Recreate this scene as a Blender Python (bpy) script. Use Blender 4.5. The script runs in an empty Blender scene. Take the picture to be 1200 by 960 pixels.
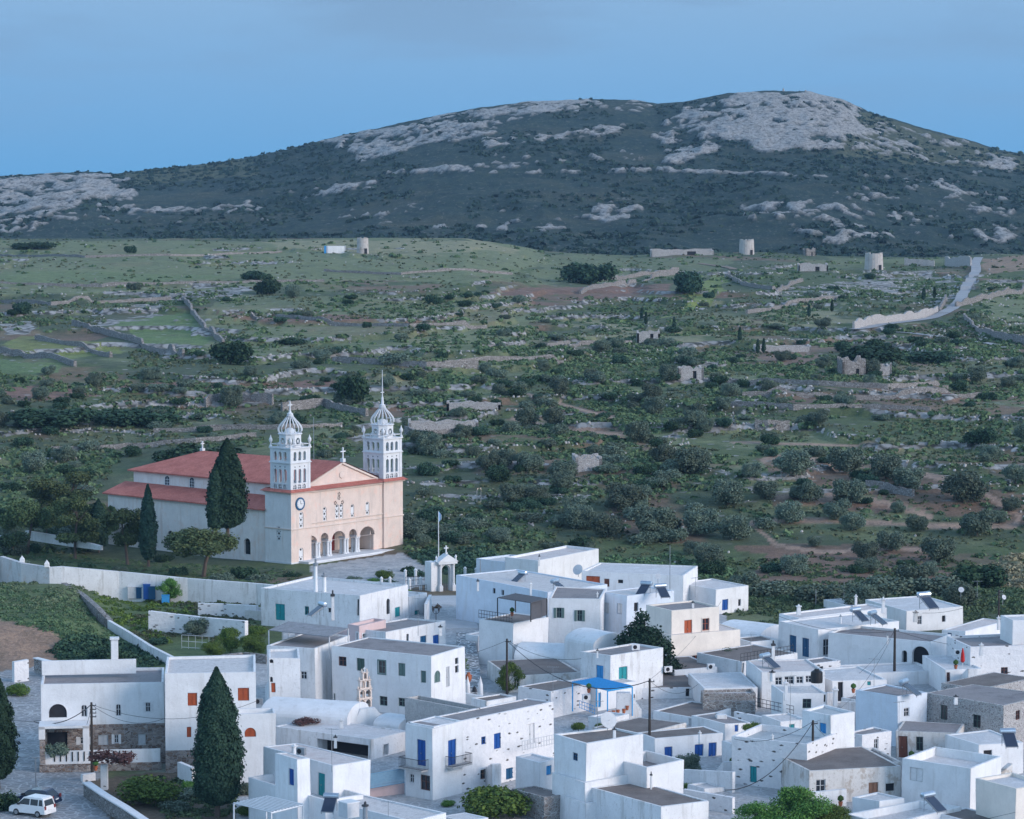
import bpy, bmesh, math, random
import numpy as np
from mathutils import Vector, Matrix
R=math.radians
sc=bpy.context.scene; C=sc.collection
# ---------------- camera, world, sun, exposure ----------------
F=3500.0; HC=57.0; PITCH=math.atan(290/3500)
cam=bpy.data.cameras.new('camera'); cam.lens=105; cam.sensor_width=36; cam.clip_start=1; cam.clip_end=20000
co=bpy.data.objects.new('camera',cam); C.objects.link(co); sc.camera=co
co.location=(0,0,HC); co.rotation_euler=(R(90)-PITCH,0,0)
w=bpy.data.worlds.new('World'); sc.world=w; w.use_nodes=True
nt=w.node_tree; nt.nodes.clear(); N=nt.nodes.new; L=nt.links.new
out=N('ShaderNodeOutputWorld'); bg=N('ShaderNodeBackground'); sky=N('ShaderNodeTexSky'); sky.sky_type='NISHITA'
sky.sun_disc=False; sky.sun_elevation=R(18); sky.sun_rotation=R(120); sky.air_density=1.0; sky.dust_density=0.3; sky.ozone_density=1.5
geo=N('ShaderNodeTexCoord'); sep=N('ShaderNodeSeparateXYZ'); L(geo.outputs['Generated'],sep.inputs[0])
tint=N('ShaderNodeMix'); tint.data_type='RGBA'; tint.blend_type='MULTIPLY'; tint.inputs[0].default_value=1
L(sky.outputs[0],tint.inputs[6]); tint.inputs[7].default_value=(1.04,1.03,0.97,1)
# evening overcast: the low band of sky is a flat mid blue, streaked with violet cloud higher up
ramp=N('ShaderNodeMapRange'); ramp.inputs[1].default_value=0.06; ramp.inputs[2].default_value=0.3; L(sep.outputs[2],ramp.inputs[0])
mp=N('ShaderNodeMapping'); mp.inputs['Scale'].default_value=(4.5,4.5,26); L(geo.outputs['Generated'],mp.inputs[0])
nz=N('ShaderNodeTexNoise'); nz.inputs['Scale'].default_value=1.7; nz.inputs['Detail'].default_value=6; nz.inputs['Roughness'].default_value=.55; L(mp.outputs[0],nz.inputs[0])
gr=N('ShaderNodeMapRange'); gr.inputs[1].default_value=-0.005; gr.inputs[2].default_value=0.055; L(sep.outputs[2],gr.inputs[0])
low=N('ShaderNodeMix'); low.data_type='RGBA'; low.inputs[6].default_value=(.35,.98,1.80,1); low.inputs[7].default_value=(.66,1.16,1.80,1); L(gr.outputs[0],low.inputs[0])
cm=N('ShaderNodeMapRange'); cm.inputs[1].default_value=.44; cm.inputs[2].default_value=.62; L(nz.outputs[0],cm.inputs[0])
cm2=N('ShaderNodeMath'); cm2.operation='MULTIPLY'; L(cm.outputs[0],cm2.inputs[0]); L(gr.outputs[0],cm2.inputs[1])
cm3=N('ShaderNodeMath'); cm3.operation='MULTIPLY'; L(cm2.outputs[0],cm3.inputs[0]); cm3.inputs[1].default_value=.75
cl=N('ShaderNodeMix'); cl.data_type='RGBA'; L(cm3.outputs[0],cl.inputs[0]); L(low.outputs[2],cl.inputs[6]); cl.inputs[7].default_value=(.55,.93,1.45,1)
mx=N('ShaderNodeMix'); mx.data_type='RGBA'; L(ramp.outputs[0],mx.inputs[0]); L(cl.outputs[2],mx.inputs[6]); L(tint.outputs[2],mx.inputs[7])
L(mx.outputs[2],bg.inputs[0]); bg.inputs[1].default_value=0.10; L(bg.outputs[0],out.inputs[0])
sl=bpy.data.lights.new('sun','SUN'); sl.energy=0.55; sl.angle=R(25); sl.color=(1.0,.84,.76)
so=bpy.data.objects.new('sun',sl); C.objects.link(so)
def sun_dir(el,az):  # az measured from +Y clockwise, where the light comes from
    return Vector((math.sin(az)*math.cos(el),math.cos(az)*math.cos(el),math.sin(el)))
so.rotation_euler=sun_dir(R(18),R(120)).to_track_quat('Z','Y').to_euler()
vs=sc.view_settings; vs.view_transform='Standard'; vs.look='None'; vs.gamma=1; vs.use_curve_mapping=False; vs.exposure=1.98
sc.render.resolution_x=1024; sc.render.resolution_y=819
HAZE_D=0.000045
rng=np.random.default_rng(7); random.seed(7)
# ---------------- projection helpers (real positions from sight lines) ----------------
cp,sp=math.cos(PITCH),math.sin(PITCH)
def ray(px,py):
    u=(px-600)/F; v=-(py-480)/F
    return Vector((u,cp+v*sp,-sp+v*cp))
def P(px,py,Y):
    d=ray(px,py); t=Y/d.y; return Vector((d.x*t,Y,HC+d.z*t))
def proj(x,y,z):
    dz=z-HC; dep=y*cp-dz*sp; up=y*sp+dz*cp
    return 600+F*x/dep, 480-F*up/dep
def hash2(i,j,seed):
    h=(i.astype(np.int64)*374761393+j.astype(np.int64)*668265263+seed*1442695)&0x7fffffff
    h=((h^(h>>13))*1274126177)&0x7fffffff
    return ((h^(h>>16))&0xffff)/65535.0
def vn(x,y,seed=0):
    x=np.asarray(x,float); y=np.asarray(y,float)
    i=np.floor(x); j=np.floor(y); fx=x-i; fy=y-j; fx=fx*fx*(3-2*fx); fy=fy*fy*(3-2*fy)
    a=hash2(i,j,seed); b=hash2(i+1,j,seed); c=hash2(i,j+1,seed); d=hash2(i+1,j+1,seed)
    return (a*(1-fx)+b*fx)*(1-fy)+(c*(1-fx)+d*fx)*fy
def fbm(x,y,o=4,seed=0):
    s=0;a=.5;t=0
    for k in range(o):
        s=s+a*vn(np.asarray(x)*2**k,np.asarray(y)*2**k,seed+k*17); t+=a; a*=.5
    return s/t
def sstep(x,a,b):
    t=np.clip((x-a)/(b-a),0,1); return t*t*(3-2*t)
EDGE=np.array([(-400,281),(0,281),(545,280),(600,288),(640,296),(740,301),(790,297),(900,297),(990,302),(1100,303),(1150,299),(1600,300)],float)
def gz(X,Y,full=False):
    X=np.asarray(X,float); Y=np.asarray(Y,float)
    s=600+F*X/np.maximum(Y,150)
    base=np.interp(Y,[0,380,425,450,470,500,550,600],[0,0,-2.3,-2.6,-1.2,4,6.5,8])
    # right side: the ground behind the houses starts to rise later and gentler; left: church terrace stays level
    lft=sstep(s,420,100)
    base=np.where(Y<600,base+lft*np.interp(Y,[0,400,440,470,500,550,600],[0,0,-.4,-1.5,-5,-3.4,0]),base)
    ez=HC-(np.interp(s,EDGE[:,0],EDGE[:,1])-190)/F*1262
    g=np.interp(Y,[600,700,850,1000,1180,1262],[0,.24,.52,.76,.97,1.0])
    z=np.where(Y<600,base,8+(ez-8)*g)
    # drop behind the plateau
    z=z-sstep(Y,1275,1500)*(z+8)
    # natural bumps
    hill=sstep(Y,455,520)
    z=z+hill*((fbm(X/60,Y/60,3,3)-.5)*4.0*np.clip((1300-Y)/500,0.12,1)+(fbm(X/9,Y/9,3,9)-.5)*.7)
    # terraces
    tm=sstep(Y,470,530)*(1-sstep(Y,1120,1230))
    st=1.55; q=(z+(fbm(X/45,Y/45,3,31)-.5)*2.2)/st; fr=q-np.floor(q)
    zt=z+(sstep(fr,.90,.975)-fr)*st
    keep=sstep(fbm(X/70,Y/110,2,77),.30,.42)
    z=z+(zt-z)*tm*.9*keep; tq=(np.floor(q),fr,tm*keep)
    # earth bank beside the street, lower left
    bank=sstep(s,150,60)*sstep(Y,338,352)*(1-sstep(Y,385,400))
    z=z+bank*2.6
    z=z+(1-hill)*(fbm(X/14,Y/14,3,5)-.5)*.25
    return (z,)+tq if full else z
def G(px,py,zoff=0):
    d=ray(px,py); Y=np.linspace(235,1500,5200); t=Y/d.y
    z=HC+d.z*t; g=gz(d.x*t,Y)+zoff; k=np.argmax(z<=g)
    if not (z[k]<=g[k]): k=len(Y)-1
    return Vector((d.x*t[k],Y[k],float(g[k])))
# ---------------- materials ----------------
def mat(name,rough=.85):
    m=bpy.data.materials.new(name); m.use_nodes=True; nt=m.node_tree; b=nt.nodes['Principled BSDF']
    b.inputs['Roughness'].default_value=rough; b.inputs['Specular IOR Level'].default_value=.25
    return m,nt,b
def ramp_(nt,fac,stops):
    r=nt.nodes.new('ShaderNodeValToRGB'); e=r.color_ramp.elements
    while len(e)<len(stops): e.new(.5)
    for k,(p,c) in enumerate(stops):
        e[k].position=p; e[k].color=(c[0],c[1],c[2],1) if not isinstance(c,(int,float)) else (c,c,c,1)
    nt.links.new(fac,r.inputs[0]); return r.outputs[0]
def noise_(nt,scale,detail=4,rough=.6,vec=None,sc3=None):
    n=nt.nodes.new('ShaderNodeTexNoise'); n.inputs['Scale'].default_value=scale; n.inputs['Detail'].default_value=detail; n.inputs['Roughness'].default_value=rough
    if vec is not None:
        if sc3:
            mp=nt.nodes.new('ShaderNodeMapping'); mp.inputs['Scale'].default_value=sc3; nt.links.new(vec,mp.inputs[0]); vec=mp.outputs[0]
        nt.links.new(vec,n.inputs['Vector'])
    return n.outputs[0]
def vor_(nt,scale,vec,sc3=None,feature='F1',rnd=1):
    n=nt.nodes.new('ShaderNodeTexVoronoi'); n.inputs['Scale'].default_value=scale; n.feature=feature; n.inputs['Randomness'].default_value=rnd
    if sc3:
        mp=nt.nodes.new('ShaderNodeMapping'); mp.inputs['Scale'].default_value=sc3; nt.links.new(vec,mp.inputs[0]); vec=mp.outputs[0]
    nt.links.new(vec,n.inputs['Vector']); return n
def coord(nt,world=True):
    if world: return nt.nodes.new('ShaderNodeNewGeometry').outputs['Position']
    return nt.nodes.new('ShaderNodeTexCoord').outputs['Object']
def mix_(nt,f,a,b,mode='MIX'):
    m=nt.nodes.new('ShaderNodeMix'); m.data_type='RGBA'; m.blend_type=mode
    for i,v in ((0,f),(6,a),(7,b)):
        if isinstance(v,(int,float)): m.inputs[i].default_value=v
        elif isinstance(v,tuple): m.inputs[i].default_value=(*v[:3],1)
        else: nt.links.new(v,m.inputs[i])
    return m.outputs[2]
def math_(nt,op,a,b=None):
    m=nt.nodes.new('ShaderNodeMath'); m.operation=op
    for i,v in ((0,a),(1,b)):
        if v is None: continue
        if isinstance(v,(int,float)): m.inputs[i].default_value=v
        else: nt.links.new(v,m.inputs[i])
    return m.outputs[0]
def bump_(nt,b,h,strength=.5,dist=.05,bevel=0):
    m=nt.nodes.new('ShaderNodeBump'); m.inputs['Strength'].default_value=strength; m.inputs['Distance'].default_value=dist
    nt.links.new(h,m.inputs['Height'])
    if bevel:
        v=nt.nodes.new('ShaderNodeBevel'); v.samples=3; v.inputs[0].default_value=bevel; nt.links.new(v.outputs[0],m.inputs['Normal'])
    nt.links.new(m.outputs[0],b.inputs['Normal'])
def plaster(name,c,dirt=(.45,.42,.38),amt=.5,streak=.5,bev=.12,patch=None):
    m,nt,b=mat(name); v=coord(nt)
    n1=noise_(nt,.55,5,.65,v); n2=noise_(nt,5,4,.6,v); n3=noise_(nt,1.0,4,.6,v,(1.6,1.6,.22))
    c2=tuple(x*.84 for x in c)
    col=mix_(nt,ramp_(nt,n1,[(.3,0.0),(.7,1.0)]),c,c2)
    f=math_(nt,'MULTIPLY',ramp_(nt,n3,[(.54,0.0),(.8,1.0)]),streak)
    col=mix_(nt,f,col,dirt)
    f2=math_(nt,'MULTIPLY',ramp_(nt,n2,[(.56,0.0),(.75,1.0)]),amt*.6)
    col=mix_(nt,f2,col,dirt)
    if patch:
        n4=noise_(nt,.8,5,.7,v,(1,1,.8)); col=mix_(nt,math_(nt,'MULTIPLY',ramp_(nt,n4,[(.55,0.0),(.62,1.0)]),patch[1]),col,patch[0])
    nt.links.new(col,b.inputs['Base Color']); bump_(nt,b,n2,.5,.05,bev); return m
def rubble(name,cols,joint,scale=2.2,jw=.07,white=None,flat=(1,1,1.7)):
    m,nt,b=mat(name,.95); v=coord(nt)
    d=noise_(nt,1.5,3,.5,v)
    e=vor_(nt,scale,v,flat,'DISTANCE_TO_EDGE'); c=vor_(nt,scale,v,flat,'F1')
    sepc=nt.nodes.new('ShaderNodeSeparateColor'); nt.links.new(c.outputs['Color'],sepc.inputs[0])
    col=ramp_(nt,sepc.outputs[0],[(i/(len(cols)-1),cc) for i,cc in enumerate(cols)])
    n=noise_(nt,9,4,.7,v); col=mix_(nt,.55,col,ramp_(nt,n,[(.3,(.3,.3,.3)),(.7,(1,1,1))]),'MULTIPLY')
    jm=ramp_(nt,e.outputs['Distance'],[(jw*.4,1.0),(jw,0.0)])
    col=mix_(nt,jm,col,joint)
    if white is not None:   # whitewash over most stones, joints/holes left dark
        keep=ramp_(nt,sepc.outputs[1],[(white[1]-.02,1.0),(white[1],0.0)])
        # only the stones below the threshold stay unpainted
        col=mix_(nt,keep,white[0],mix_(nt,jm,col,white[0]))
        sh=ramp_(nt,noise_(nt,.6,5,.6,v),[(.35,0.0),(.75,.25)]); col=mix_(nt,sh,col,(.5,.5,.5))
    nt.links.new(col,b.inputs['Base Color']); hgt=ramp_(nt,e.outputs['Distance'],[(0,0.0),(jw*1.6,1.0)])
    bump_(nt,b,hgt,.8,.08 if white is None else .03); return m
def gapstone(name,c=(.74,.73,.74)):
    # whitewashed rubble with small dark pockets left between stones
    m,nt,b=mat(name,.9); v=coord(nt)
    vo=vor_(nt,1.0,v,(1,1,2.4),'F1',1); sepc=nt.nodes.new('ShaderNodeSeparateColor'); nt.links.new(vo.outputs['Color'],sepc.inputs[0])
    wob=noise_(nt,6,3,.6,v); dd=math_(nt,'ADD',vo.outputs['Distance'],math_(nt,'MULTIPLY',math_(nt,'SUBTRACT',wob,.5),.35))
    pocket=ramp_(nt,dd,[(.17,1.0),(.25,0.0)]); sel=ramp_(nt,sepc.outputs[0],[(.38,0.0),(.42,1.0)])
    f=math_(nt,'MULTIPLY',pocket,sel)
    n=noise_(nt,2.5,5,.65,v); base=mix_(nt,ramp_(nt,n,[(.35,0.0),(.75,.5)]),c,(.50,.50,.52))
    col=mix_(nt,f,base,(.10,.095,.09)); nt.links.new(col,b.inputs['Base Color'])
    bump_(nt,b,n,.8,.12,.05); return m
def roofm(name,c1,c2,c3=None,sc_=.5):
    m,nt,b=mat(name,.95); v=coord(nt)
    n=noise_(nt,sc_,6,.7,v); n2=noise_(nt,6,3,.6,v)
    col=ramp_(nt,n,[(.3,c1),(.7,c2)] if c3 is None else [(.3,c1),(.52,c2),(.72,c3)])
    col=mix_(nt,.5,col,ramp_(nt,n2,[(.3,(.55,.55,.55)),(.7,(1,1,1))]),'MULTIPLY')
    nt.links.new(col,b.inputs['Base Color']); bump_(nt,b,n2,.5,.04); return m
def paint(name,c,rough=.5,var=.15,metal=0,spec=.3):
    m,nt,b=mat(name,rough); v=coord(nt,False); n=noise_(nt,3,4,.6,v)
    col=mix_(nt,ramp_(nt,n,[(.35,0.0),(.7,1.0)]),c,tuple(x*(1-var) for x in c)); nt.links.new(col,b.inputs['Base Color'])
    b.inputs['Metallic'].default_value=metal; b.inputs['Specular IOR Level'].default_value=spec; return m
M={}
W0=(.78,.78,.79)
M['white']=plaster('whitewash',W0,(.48,.46,.44),amt=.6,streak=.6)
M['white2']=plaster('whitewash_worn',(.76,.76,.77),(.38,.36,.34),1.0,1.0)
M['whitecold']=plaster('whitewash_blue_tint',(.68,.74,.82),amt=.35,streak=.4)
M['old']=plaster('whitewash_old',(.66,.64,.62),(.30,.27,.24),1.0,1.0,patch=((.40,.34,.29),.8))
M['cream']=plaster('cream_plaster',(.80,.73,.66),amt=.4,streak=.4)
M['pink']=plaster('pink_plaster',(.66,.50,.49),(.40,.33,.32),.6,.5)
M['peach']=plaster('peach_plaster',(.72,.59,.52),(.50,.42,.38),.8,1.0,patch=((.70,.48,.40),.6))
M['peachpale']=plaster('pale_peach_plaster',(.74,.62,.55),(.46,.42,.40),.5,.5)
M['churchwhite']=plaster('church_side_plaster',(.80,.74,.71),(.58,.47,.42),.5,.8,patch=((.70,.55,.48),.45))
M['churchblue']=plaster('tower_side_plaster',(.78,.76,.76),(.55,.47,.43),.5,.7)
M['marble']=plaster('white_marble',(.70,.71,.73),(.45,.46,.48),.5,.35,bev=.02)
M['stone']=rubble('rubble_stone',[(.34,.31,.29),(.24,.20,.18),(.42,.39,.37),(.30,.26,.25)],(.50,.49,.48))
M['brownstone']=rubble('brown_stone',[(.33,.24,.19),(.18,.13,.11),(.46,.40,.36),(.25,.20,.18)],(.36,.33,.32),2.4)
M['drystone']=rubble('dry_stone',[(.36,.345,.335),(.26,.24,.23),(.43,.41,.40),(.30,.285,.275)],(.10,.09,.08),2.2,.06)
M['oldstone']=rubble('old_pointed_stone',[(.40,.37,.36),(.52,.49,.48),(.30,.27,.26),(.56,.54,.53)],(.55,.53,.52),3.6,.14)
M['gap']=gapstone('whitewashed_rubble')
M['roofgrey']=roofm('cement_roof',(.20,.18,.185),(.30,.275,.275),(.25,.225,.225))
M['roofdark']=roofm('dark_earth_roof',(.15,.125,.115),(.25,.215,.20))
M['roofwhite']=roofm('limewashed_roof',(.72,.70,.70),(.60,.58,.58),(.77,.76,.77))
M['roofworn']=roofm('worn_white_roof',(.50,.47,.46),(.66,.63,.62),(.40,.37,.36),.9)
M['roofpink']=roofm('pinkish_roof',(.55,.46,.44),(.66,.60,.58),(.50,.43,.41))
M['roofblue']=roofm('grey_blue_roof',(.36,.40,.43),(.46,.50,.52),(.40,.43,.45))
def tiles():
    m,nt,b=mat('red_roof_tiles',.8); v=coord(nt,False); g=coord(nt)
    n=noise_(nt,.6,4,.6,g); col=ramp_(nt,n,[(.3,(.42,.125,.095)),(.7,(.60,.21,.16))])
    wv=nt.nodes.new('ShaderNodeTexWave'); wv.inputs['Scale'].default_value=.9; wv.bands_direction='Y'; nt.links.new(v,wv.inputs[0])
    n2=noise_(nt,4,4,.7,g); col=mix_(nt,.6,col,ramp_(nt,n2,[(.35,(.55,.5,.5)),(.65,(1,1,1))]),'MULTIPLY')
    nt.links.new(col,b.inputs['Base Color']); bump_(nt,b,wv.outputs['Fac'],.6,.08); return m
M['tiles']=tiles()
for k,c in dict(blue=(.012,.085,.33),skyblue=(.04,.28,.60),teal=(.02,.27,.30),navy=(.012,.085,.19),paleblue=(.30,.47,.62),orange=(.40,.085,.03),brown=(.16,.06,.04),
     green=(.12,.19,.18),redbrown=(.20,.03,.03),greyw=(.55,.56,.58),darkgreen=(.05,.10,.09),wood=(.22,.12,.08),offw=(.70,.70,.71),pergblue=(.04,.34,.68)).items():
    M['p_'+k]=paint('paint_'+k,c)
M['glass']=paint('dark_glass',(.02,.025,.035),.12,.3,spec=.6)
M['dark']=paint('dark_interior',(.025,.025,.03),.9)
M['metal']=paint('grey_metal',(.35,.36,.38),.4,.2,.6)
M['steel']=paint('steel_tank',(.45,.52,.60),.3,.2,.7)
M['iron']=paint('dark_iron',(.05,.05,.055),.6)
M['panel']=paint('solar_glass',(.03,.04,.07),.15,.2,spec=.7)
M['polewood']=paint('pole_wood',(.055,.045,.04),.9,.4)
M['concrete']=roofm('concrete',(.40,.39,.39),(.50,.49,.48),sc_=1.5)
M['cloth']=paint('charcoal_canopy',(.10,.10,.11),.9)
M['terracotta']=paint('terracotta',(.42,.13,.06),.8)
M['red']=paint('red_fabric',(.50,.02,.02),.8)
M['black']=paint('black_plastic',(.02,.02,.022),.5)
M['wire']=paint('wire_black',(.03,.03,.035),.7)
def leafm(name,c1,c2,c3=None):
    m,nt,b=mat(name,.75); at=nt.nodes.new('ShaderNodeAttribute'); at.attribute_name='tone'
    oi=nt.nodes.new('ShaderNodeObjectInfo')
    v=coord(nt); n=noise_(nt,.5,3,.6,v)
    f=math_(nt,'ADD',math_(nt,'MULTIPLY',at.outputs['Fac'],.6),math_(nt,'MULTIPLY',n,.4))
    col=ramp_(nt,f,[(.15,c1),(.8,c2)])
    hs=nt.nodes.new('ShaderNodeHueSaturation'); nt.links.new(col,hs.inputs['Color'])
    nt.links.new(math_(nt,'ADD',math_(nt,'MULTIPLY',oi.outputs['Random'],.6),.7),hs.inputs['Value'])
    nt.links.new(math_(nt,'ADD',math_(nt,'MULTIPLY',oi.outputs['Random'],.06),.47),hs.inputs['Hue'])
    nt.links.new(hs.outputs[0],b.inputs['Base Color']); b.inputs['Specular IOR Level'].default_value=.15
    return m
M['olive']=leafm('olive_leaves',(.055,.085,.065),(.17,.22,.16))
M['bush']=leafm('evergreen_leaves',(.016,.042,.030),(.055,.105,.055))
M['scrub']=leafm('scrub_leaves',(.045,.080,.044),(.13,.19,.09))
M['pine']=leafm('pine_needles',(.035,.06,.028),(.13,.16,.065))
M['cypress']=leafm('cypress_foliage',(.012,.030,.020),(.035,.070,.042))
M['fresh']=leafm('fresh_leaves',(.035,.08,.02),(.15,.24,.05))
M['mscrub']=leafm('mountain_scrub_leaves',(.010,.026,.022),(.035,.062,.044))
M['tuft']=leafm('grass_tufts',(.07,.095,.05),(.145,.165,.095))
M['reed']=leafm('dry_reeds',(.18,.17,.10),(.34,.31,.20))
M['dryred']=leafm('dry_red_twigs',(.09,.05,.04),(.20,.12,.09))
M['bark']=paint('bark',(.13,.10,.085),.95,.4)
# ---------------- mesh helpers ----------------
class MB:
    def __init__(s): s.v=[];s.f=[];s.m=[];s.mats=[]
    def mi(s,m):
        if m is None: return 0
        if m not in s.mats: s.mats.append(m)
        return s.mats.index(m)
    def poly(s,pts,m=None):
        b=len(s.v); s.v+= [tuple(p) for p in pts]; s.f.append(tuple(range(b,b+len(pts)))); s.m.append(s.mi(m))
    def box(s,x0,x1,y0,y1,z0,z1,m=None,T=None,skip=()):
        P_=[(x0,y0,z0),(x1,y0,z0),(x1,y1,z0),(x0,y1,z0),(x0,y0,z1),(x1,y0,z1),(x1,y1,z1),(x0,y1,z1)]
        if T is not None: P_=[tuple(T@Vector(p)) for p in P_]
        b=len(s.v); s.v+=P_; k=s.mi(m)
        for nm,f in (('b',(0,3,2,1)),('t',(4,5,6,7)),('f',(0,1,5,4)),('r',(1,2,6,5)),('k',(2,3,7,6)),('l',(3,0,4,7))):
            if nm in skip: continue
            s.f.append(tuple(b+i for i in f)); s.m.append(k)
    def lathe(s,cx,cy,prof,n=12,m=None,rot=0,T=None):
        b=len(s.v); k=s.mi(m)
        for r,z in prof:
            for i in range(n):
                a=2*math.pi*i/n+rot; p=Vector((cx+r*math.cos(a),cy+r*math.sin(a),z)); s.v.append(tuple(T@p if T is not None else p))
        for j in range(len(prof)-1):
            for i in range(n):
                i2=(i+1)%n; s.f.append((b+j*n+i,b+j*n+i2,b+(j+1)*n+i2,b+(j+1)*n+i)); s.m.append(k)
        s.f.append(tuple(b+i for i in range(n))[::-1]); s.m.append(k)
        s.f.append(tuple(b+(len(prof)-1)*n+i for i in range(n))); s.m.append(k)
    def tube(s,pts,r,n=6,m=None):
        pts=[Vector(p) for p in pts]; b=len(s.v); k=s.mi(m)
        rr=r if isinstance(r,(list,tuple)) else [r]*len(pts)
        for i,p in enumerate(pts):
            d=(pts[min(i+1,len(pts)-1)]-pts[max(i-1,0)]).normalized()
            u=d.cross(Vector((0,0,1)) if abs(d.z)<.9 else Vector((1,0,0))).normalized(); v=d.cross(u)
            for j in range(n):
                a=2*math.pi*j/n; s.v.append(tuple(p+(u*math.cos(a)+v*math.sin(a))*rr[i]))
        for i in range(len(pts)-1):
            for j in range(n):
                j2=(j+1)%n; s.f.append((b+i*n+j,b+i*n+j2,b+(i+1)*n+j2,b+(i+1)*n+j)); s.m.append(k)
        s.f.append(tuple(b+j for j in range(n))); s.m.append(k); s.f.append(tuple(b+(len(pts)-1)*n+j for j in range(n))); s.m.append(k)
    def prism(s,pts2,z0,z1,m=None,T=None):
        n=len(pts2); b=len(s.v); k=s.mi(m)
        for z in (z0,z1):
            for x,y in pts2:
                p=Vector((x,y,z)); s.v.append(tuple(T@p if T is not None else p))
        s.f.append(tuple(b+i for i in range(n))[::-1]); s.m.append(k); s.f.append(tuple(b+n+i for i in range(n))); s.m.append(k)
        for i in range(n):
            j=(i+1)%n; s.f.append((b+i,b+j,b+n+j,b+n+i)); s.m.append(k)
    def build(s,name,m=None,parent=None,smooth=False):
        me=bpy.data.meshes.new(name); me.from_pydata(s.v,[],s.f)
        ms=s.mats if s.mats else [m]
        if s.mats and m is not None and m not in ms: pass
        for x in ms:
            me.materials.append(x if x is not None else m)
        for p,k in zip(me.polygons,s.m): p.material_index=min(k,len(ms)-1)
        if smooth:
            for p in me.polygons: p.use_smooth=True
        me.update(); o=bpy.data.objects.new(name,me); C.objects.link(o)
        if parent is not None: o.parent=parent
        return o
def tag(o,label=None,cat=None,group=None,kind=None):
    if label: o['label']=label
    if cat: o['category']=cat
    if group: o['group']=group
    if kind: o['kind']=kind
    return o
def empty(name,loc,rz=0,label=None,cat=None,group=None):
    o=bpy.data.objects.new(name,None); C.objects.link(o); o.location=loc; o.rotation_euler=(0,0,rz); o.empty_display_size=.5
    return tag(o,label,cat,group)
def copy_tree(o,parent=None):
    c=o.copy(); C.objects.link(c)
    if parent is not None: c.parent=parent
    for ch in list(o.children): copy_tree(ch,c)
    return c
def arr_mesh(name,V,Fq,m,parent=None,tone=None,smooth=False):
    V=np.asarray(V,np.float32); Fq=np.asarray(Fq,np.int32); n=len(Fq); k=Fq.shape[1]
    me=bpy.data.meshes.new(name); me.vertices.add(len(V)); me.vertices.foreach_set('co',V.ravel())
    me.loops.add(n*k); me.loops.foreach_set('vertex_index',Fq.ravel()); me.polygons.add(n)
    me.polygons.foreach_set('loop_start',np.arange(0,n*k,k,dtype=np.int32)); 
    if smooth: me.polygons.foreach_set('use_smooth',np.ones(n,bool))
    me.update(calc_edges=True); me.validate()
    if tone is not None:
        a=me.attributes.new('tone','FLOAT','POINT'); a.data.foreach_set('value',np.asarray(tone,np.float32))
    me.materials.append(m); o=bpy.data.objects.new(name,me); C.objects.link(o)
    if parent is not None: o.parent=parent
    return o
# ---------------- terrain ----------------
def inpoly(px,py,poly):
    ins=np.zeros(px.shape,bool); n=len(poly)
    for i in range(n):
        x1,y1=poly[i]; x2,y2=poly[(i+1)%n]
        if y1==y2: continue
        c=((y1>py)!=(y2>py))&(px<(x2-x1)*(py-y1)/(y2-y1)+x1); ins^=c
    return ins
def near_line(px,py,pts,wd):
    d=np.full(px.shape,1e9)
    for (x1,y1),(x2,y2) in zip(pts[:-1],pts[1:]):
        dx,dy=x2-x1,y2-y1; t=np.clip(((px-x1)*dx+(py-y1)*dy)/(dx*dx+dy*dy),0,1)
        d=np.minimum(d,np.hypot(px-x1-t*dx,(py-y1-t*dy)))
    return d<wd
def riser_mask(X,Y):
    s=600+F*X/np.maximum(Y,150); z=gz(X,Y); z2=gz(X,Y-3.0); return np.clip(((z-z2)/3.0-.14)/.22,0,1)
GRASS=(.09,.12,.05); DRY=(.27,.25,.15); FRESH=(.13,.19,.075); SOIL=(.21,.125,.095); PALE=(.19,.21,.11); STONE=(.38,.36,.34); SCR=(.08,.10,.058); PAVE=(.47,.47,.48); EARTH=(.30,.20,.145); YEL=(.20,.24,.075)
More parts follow.
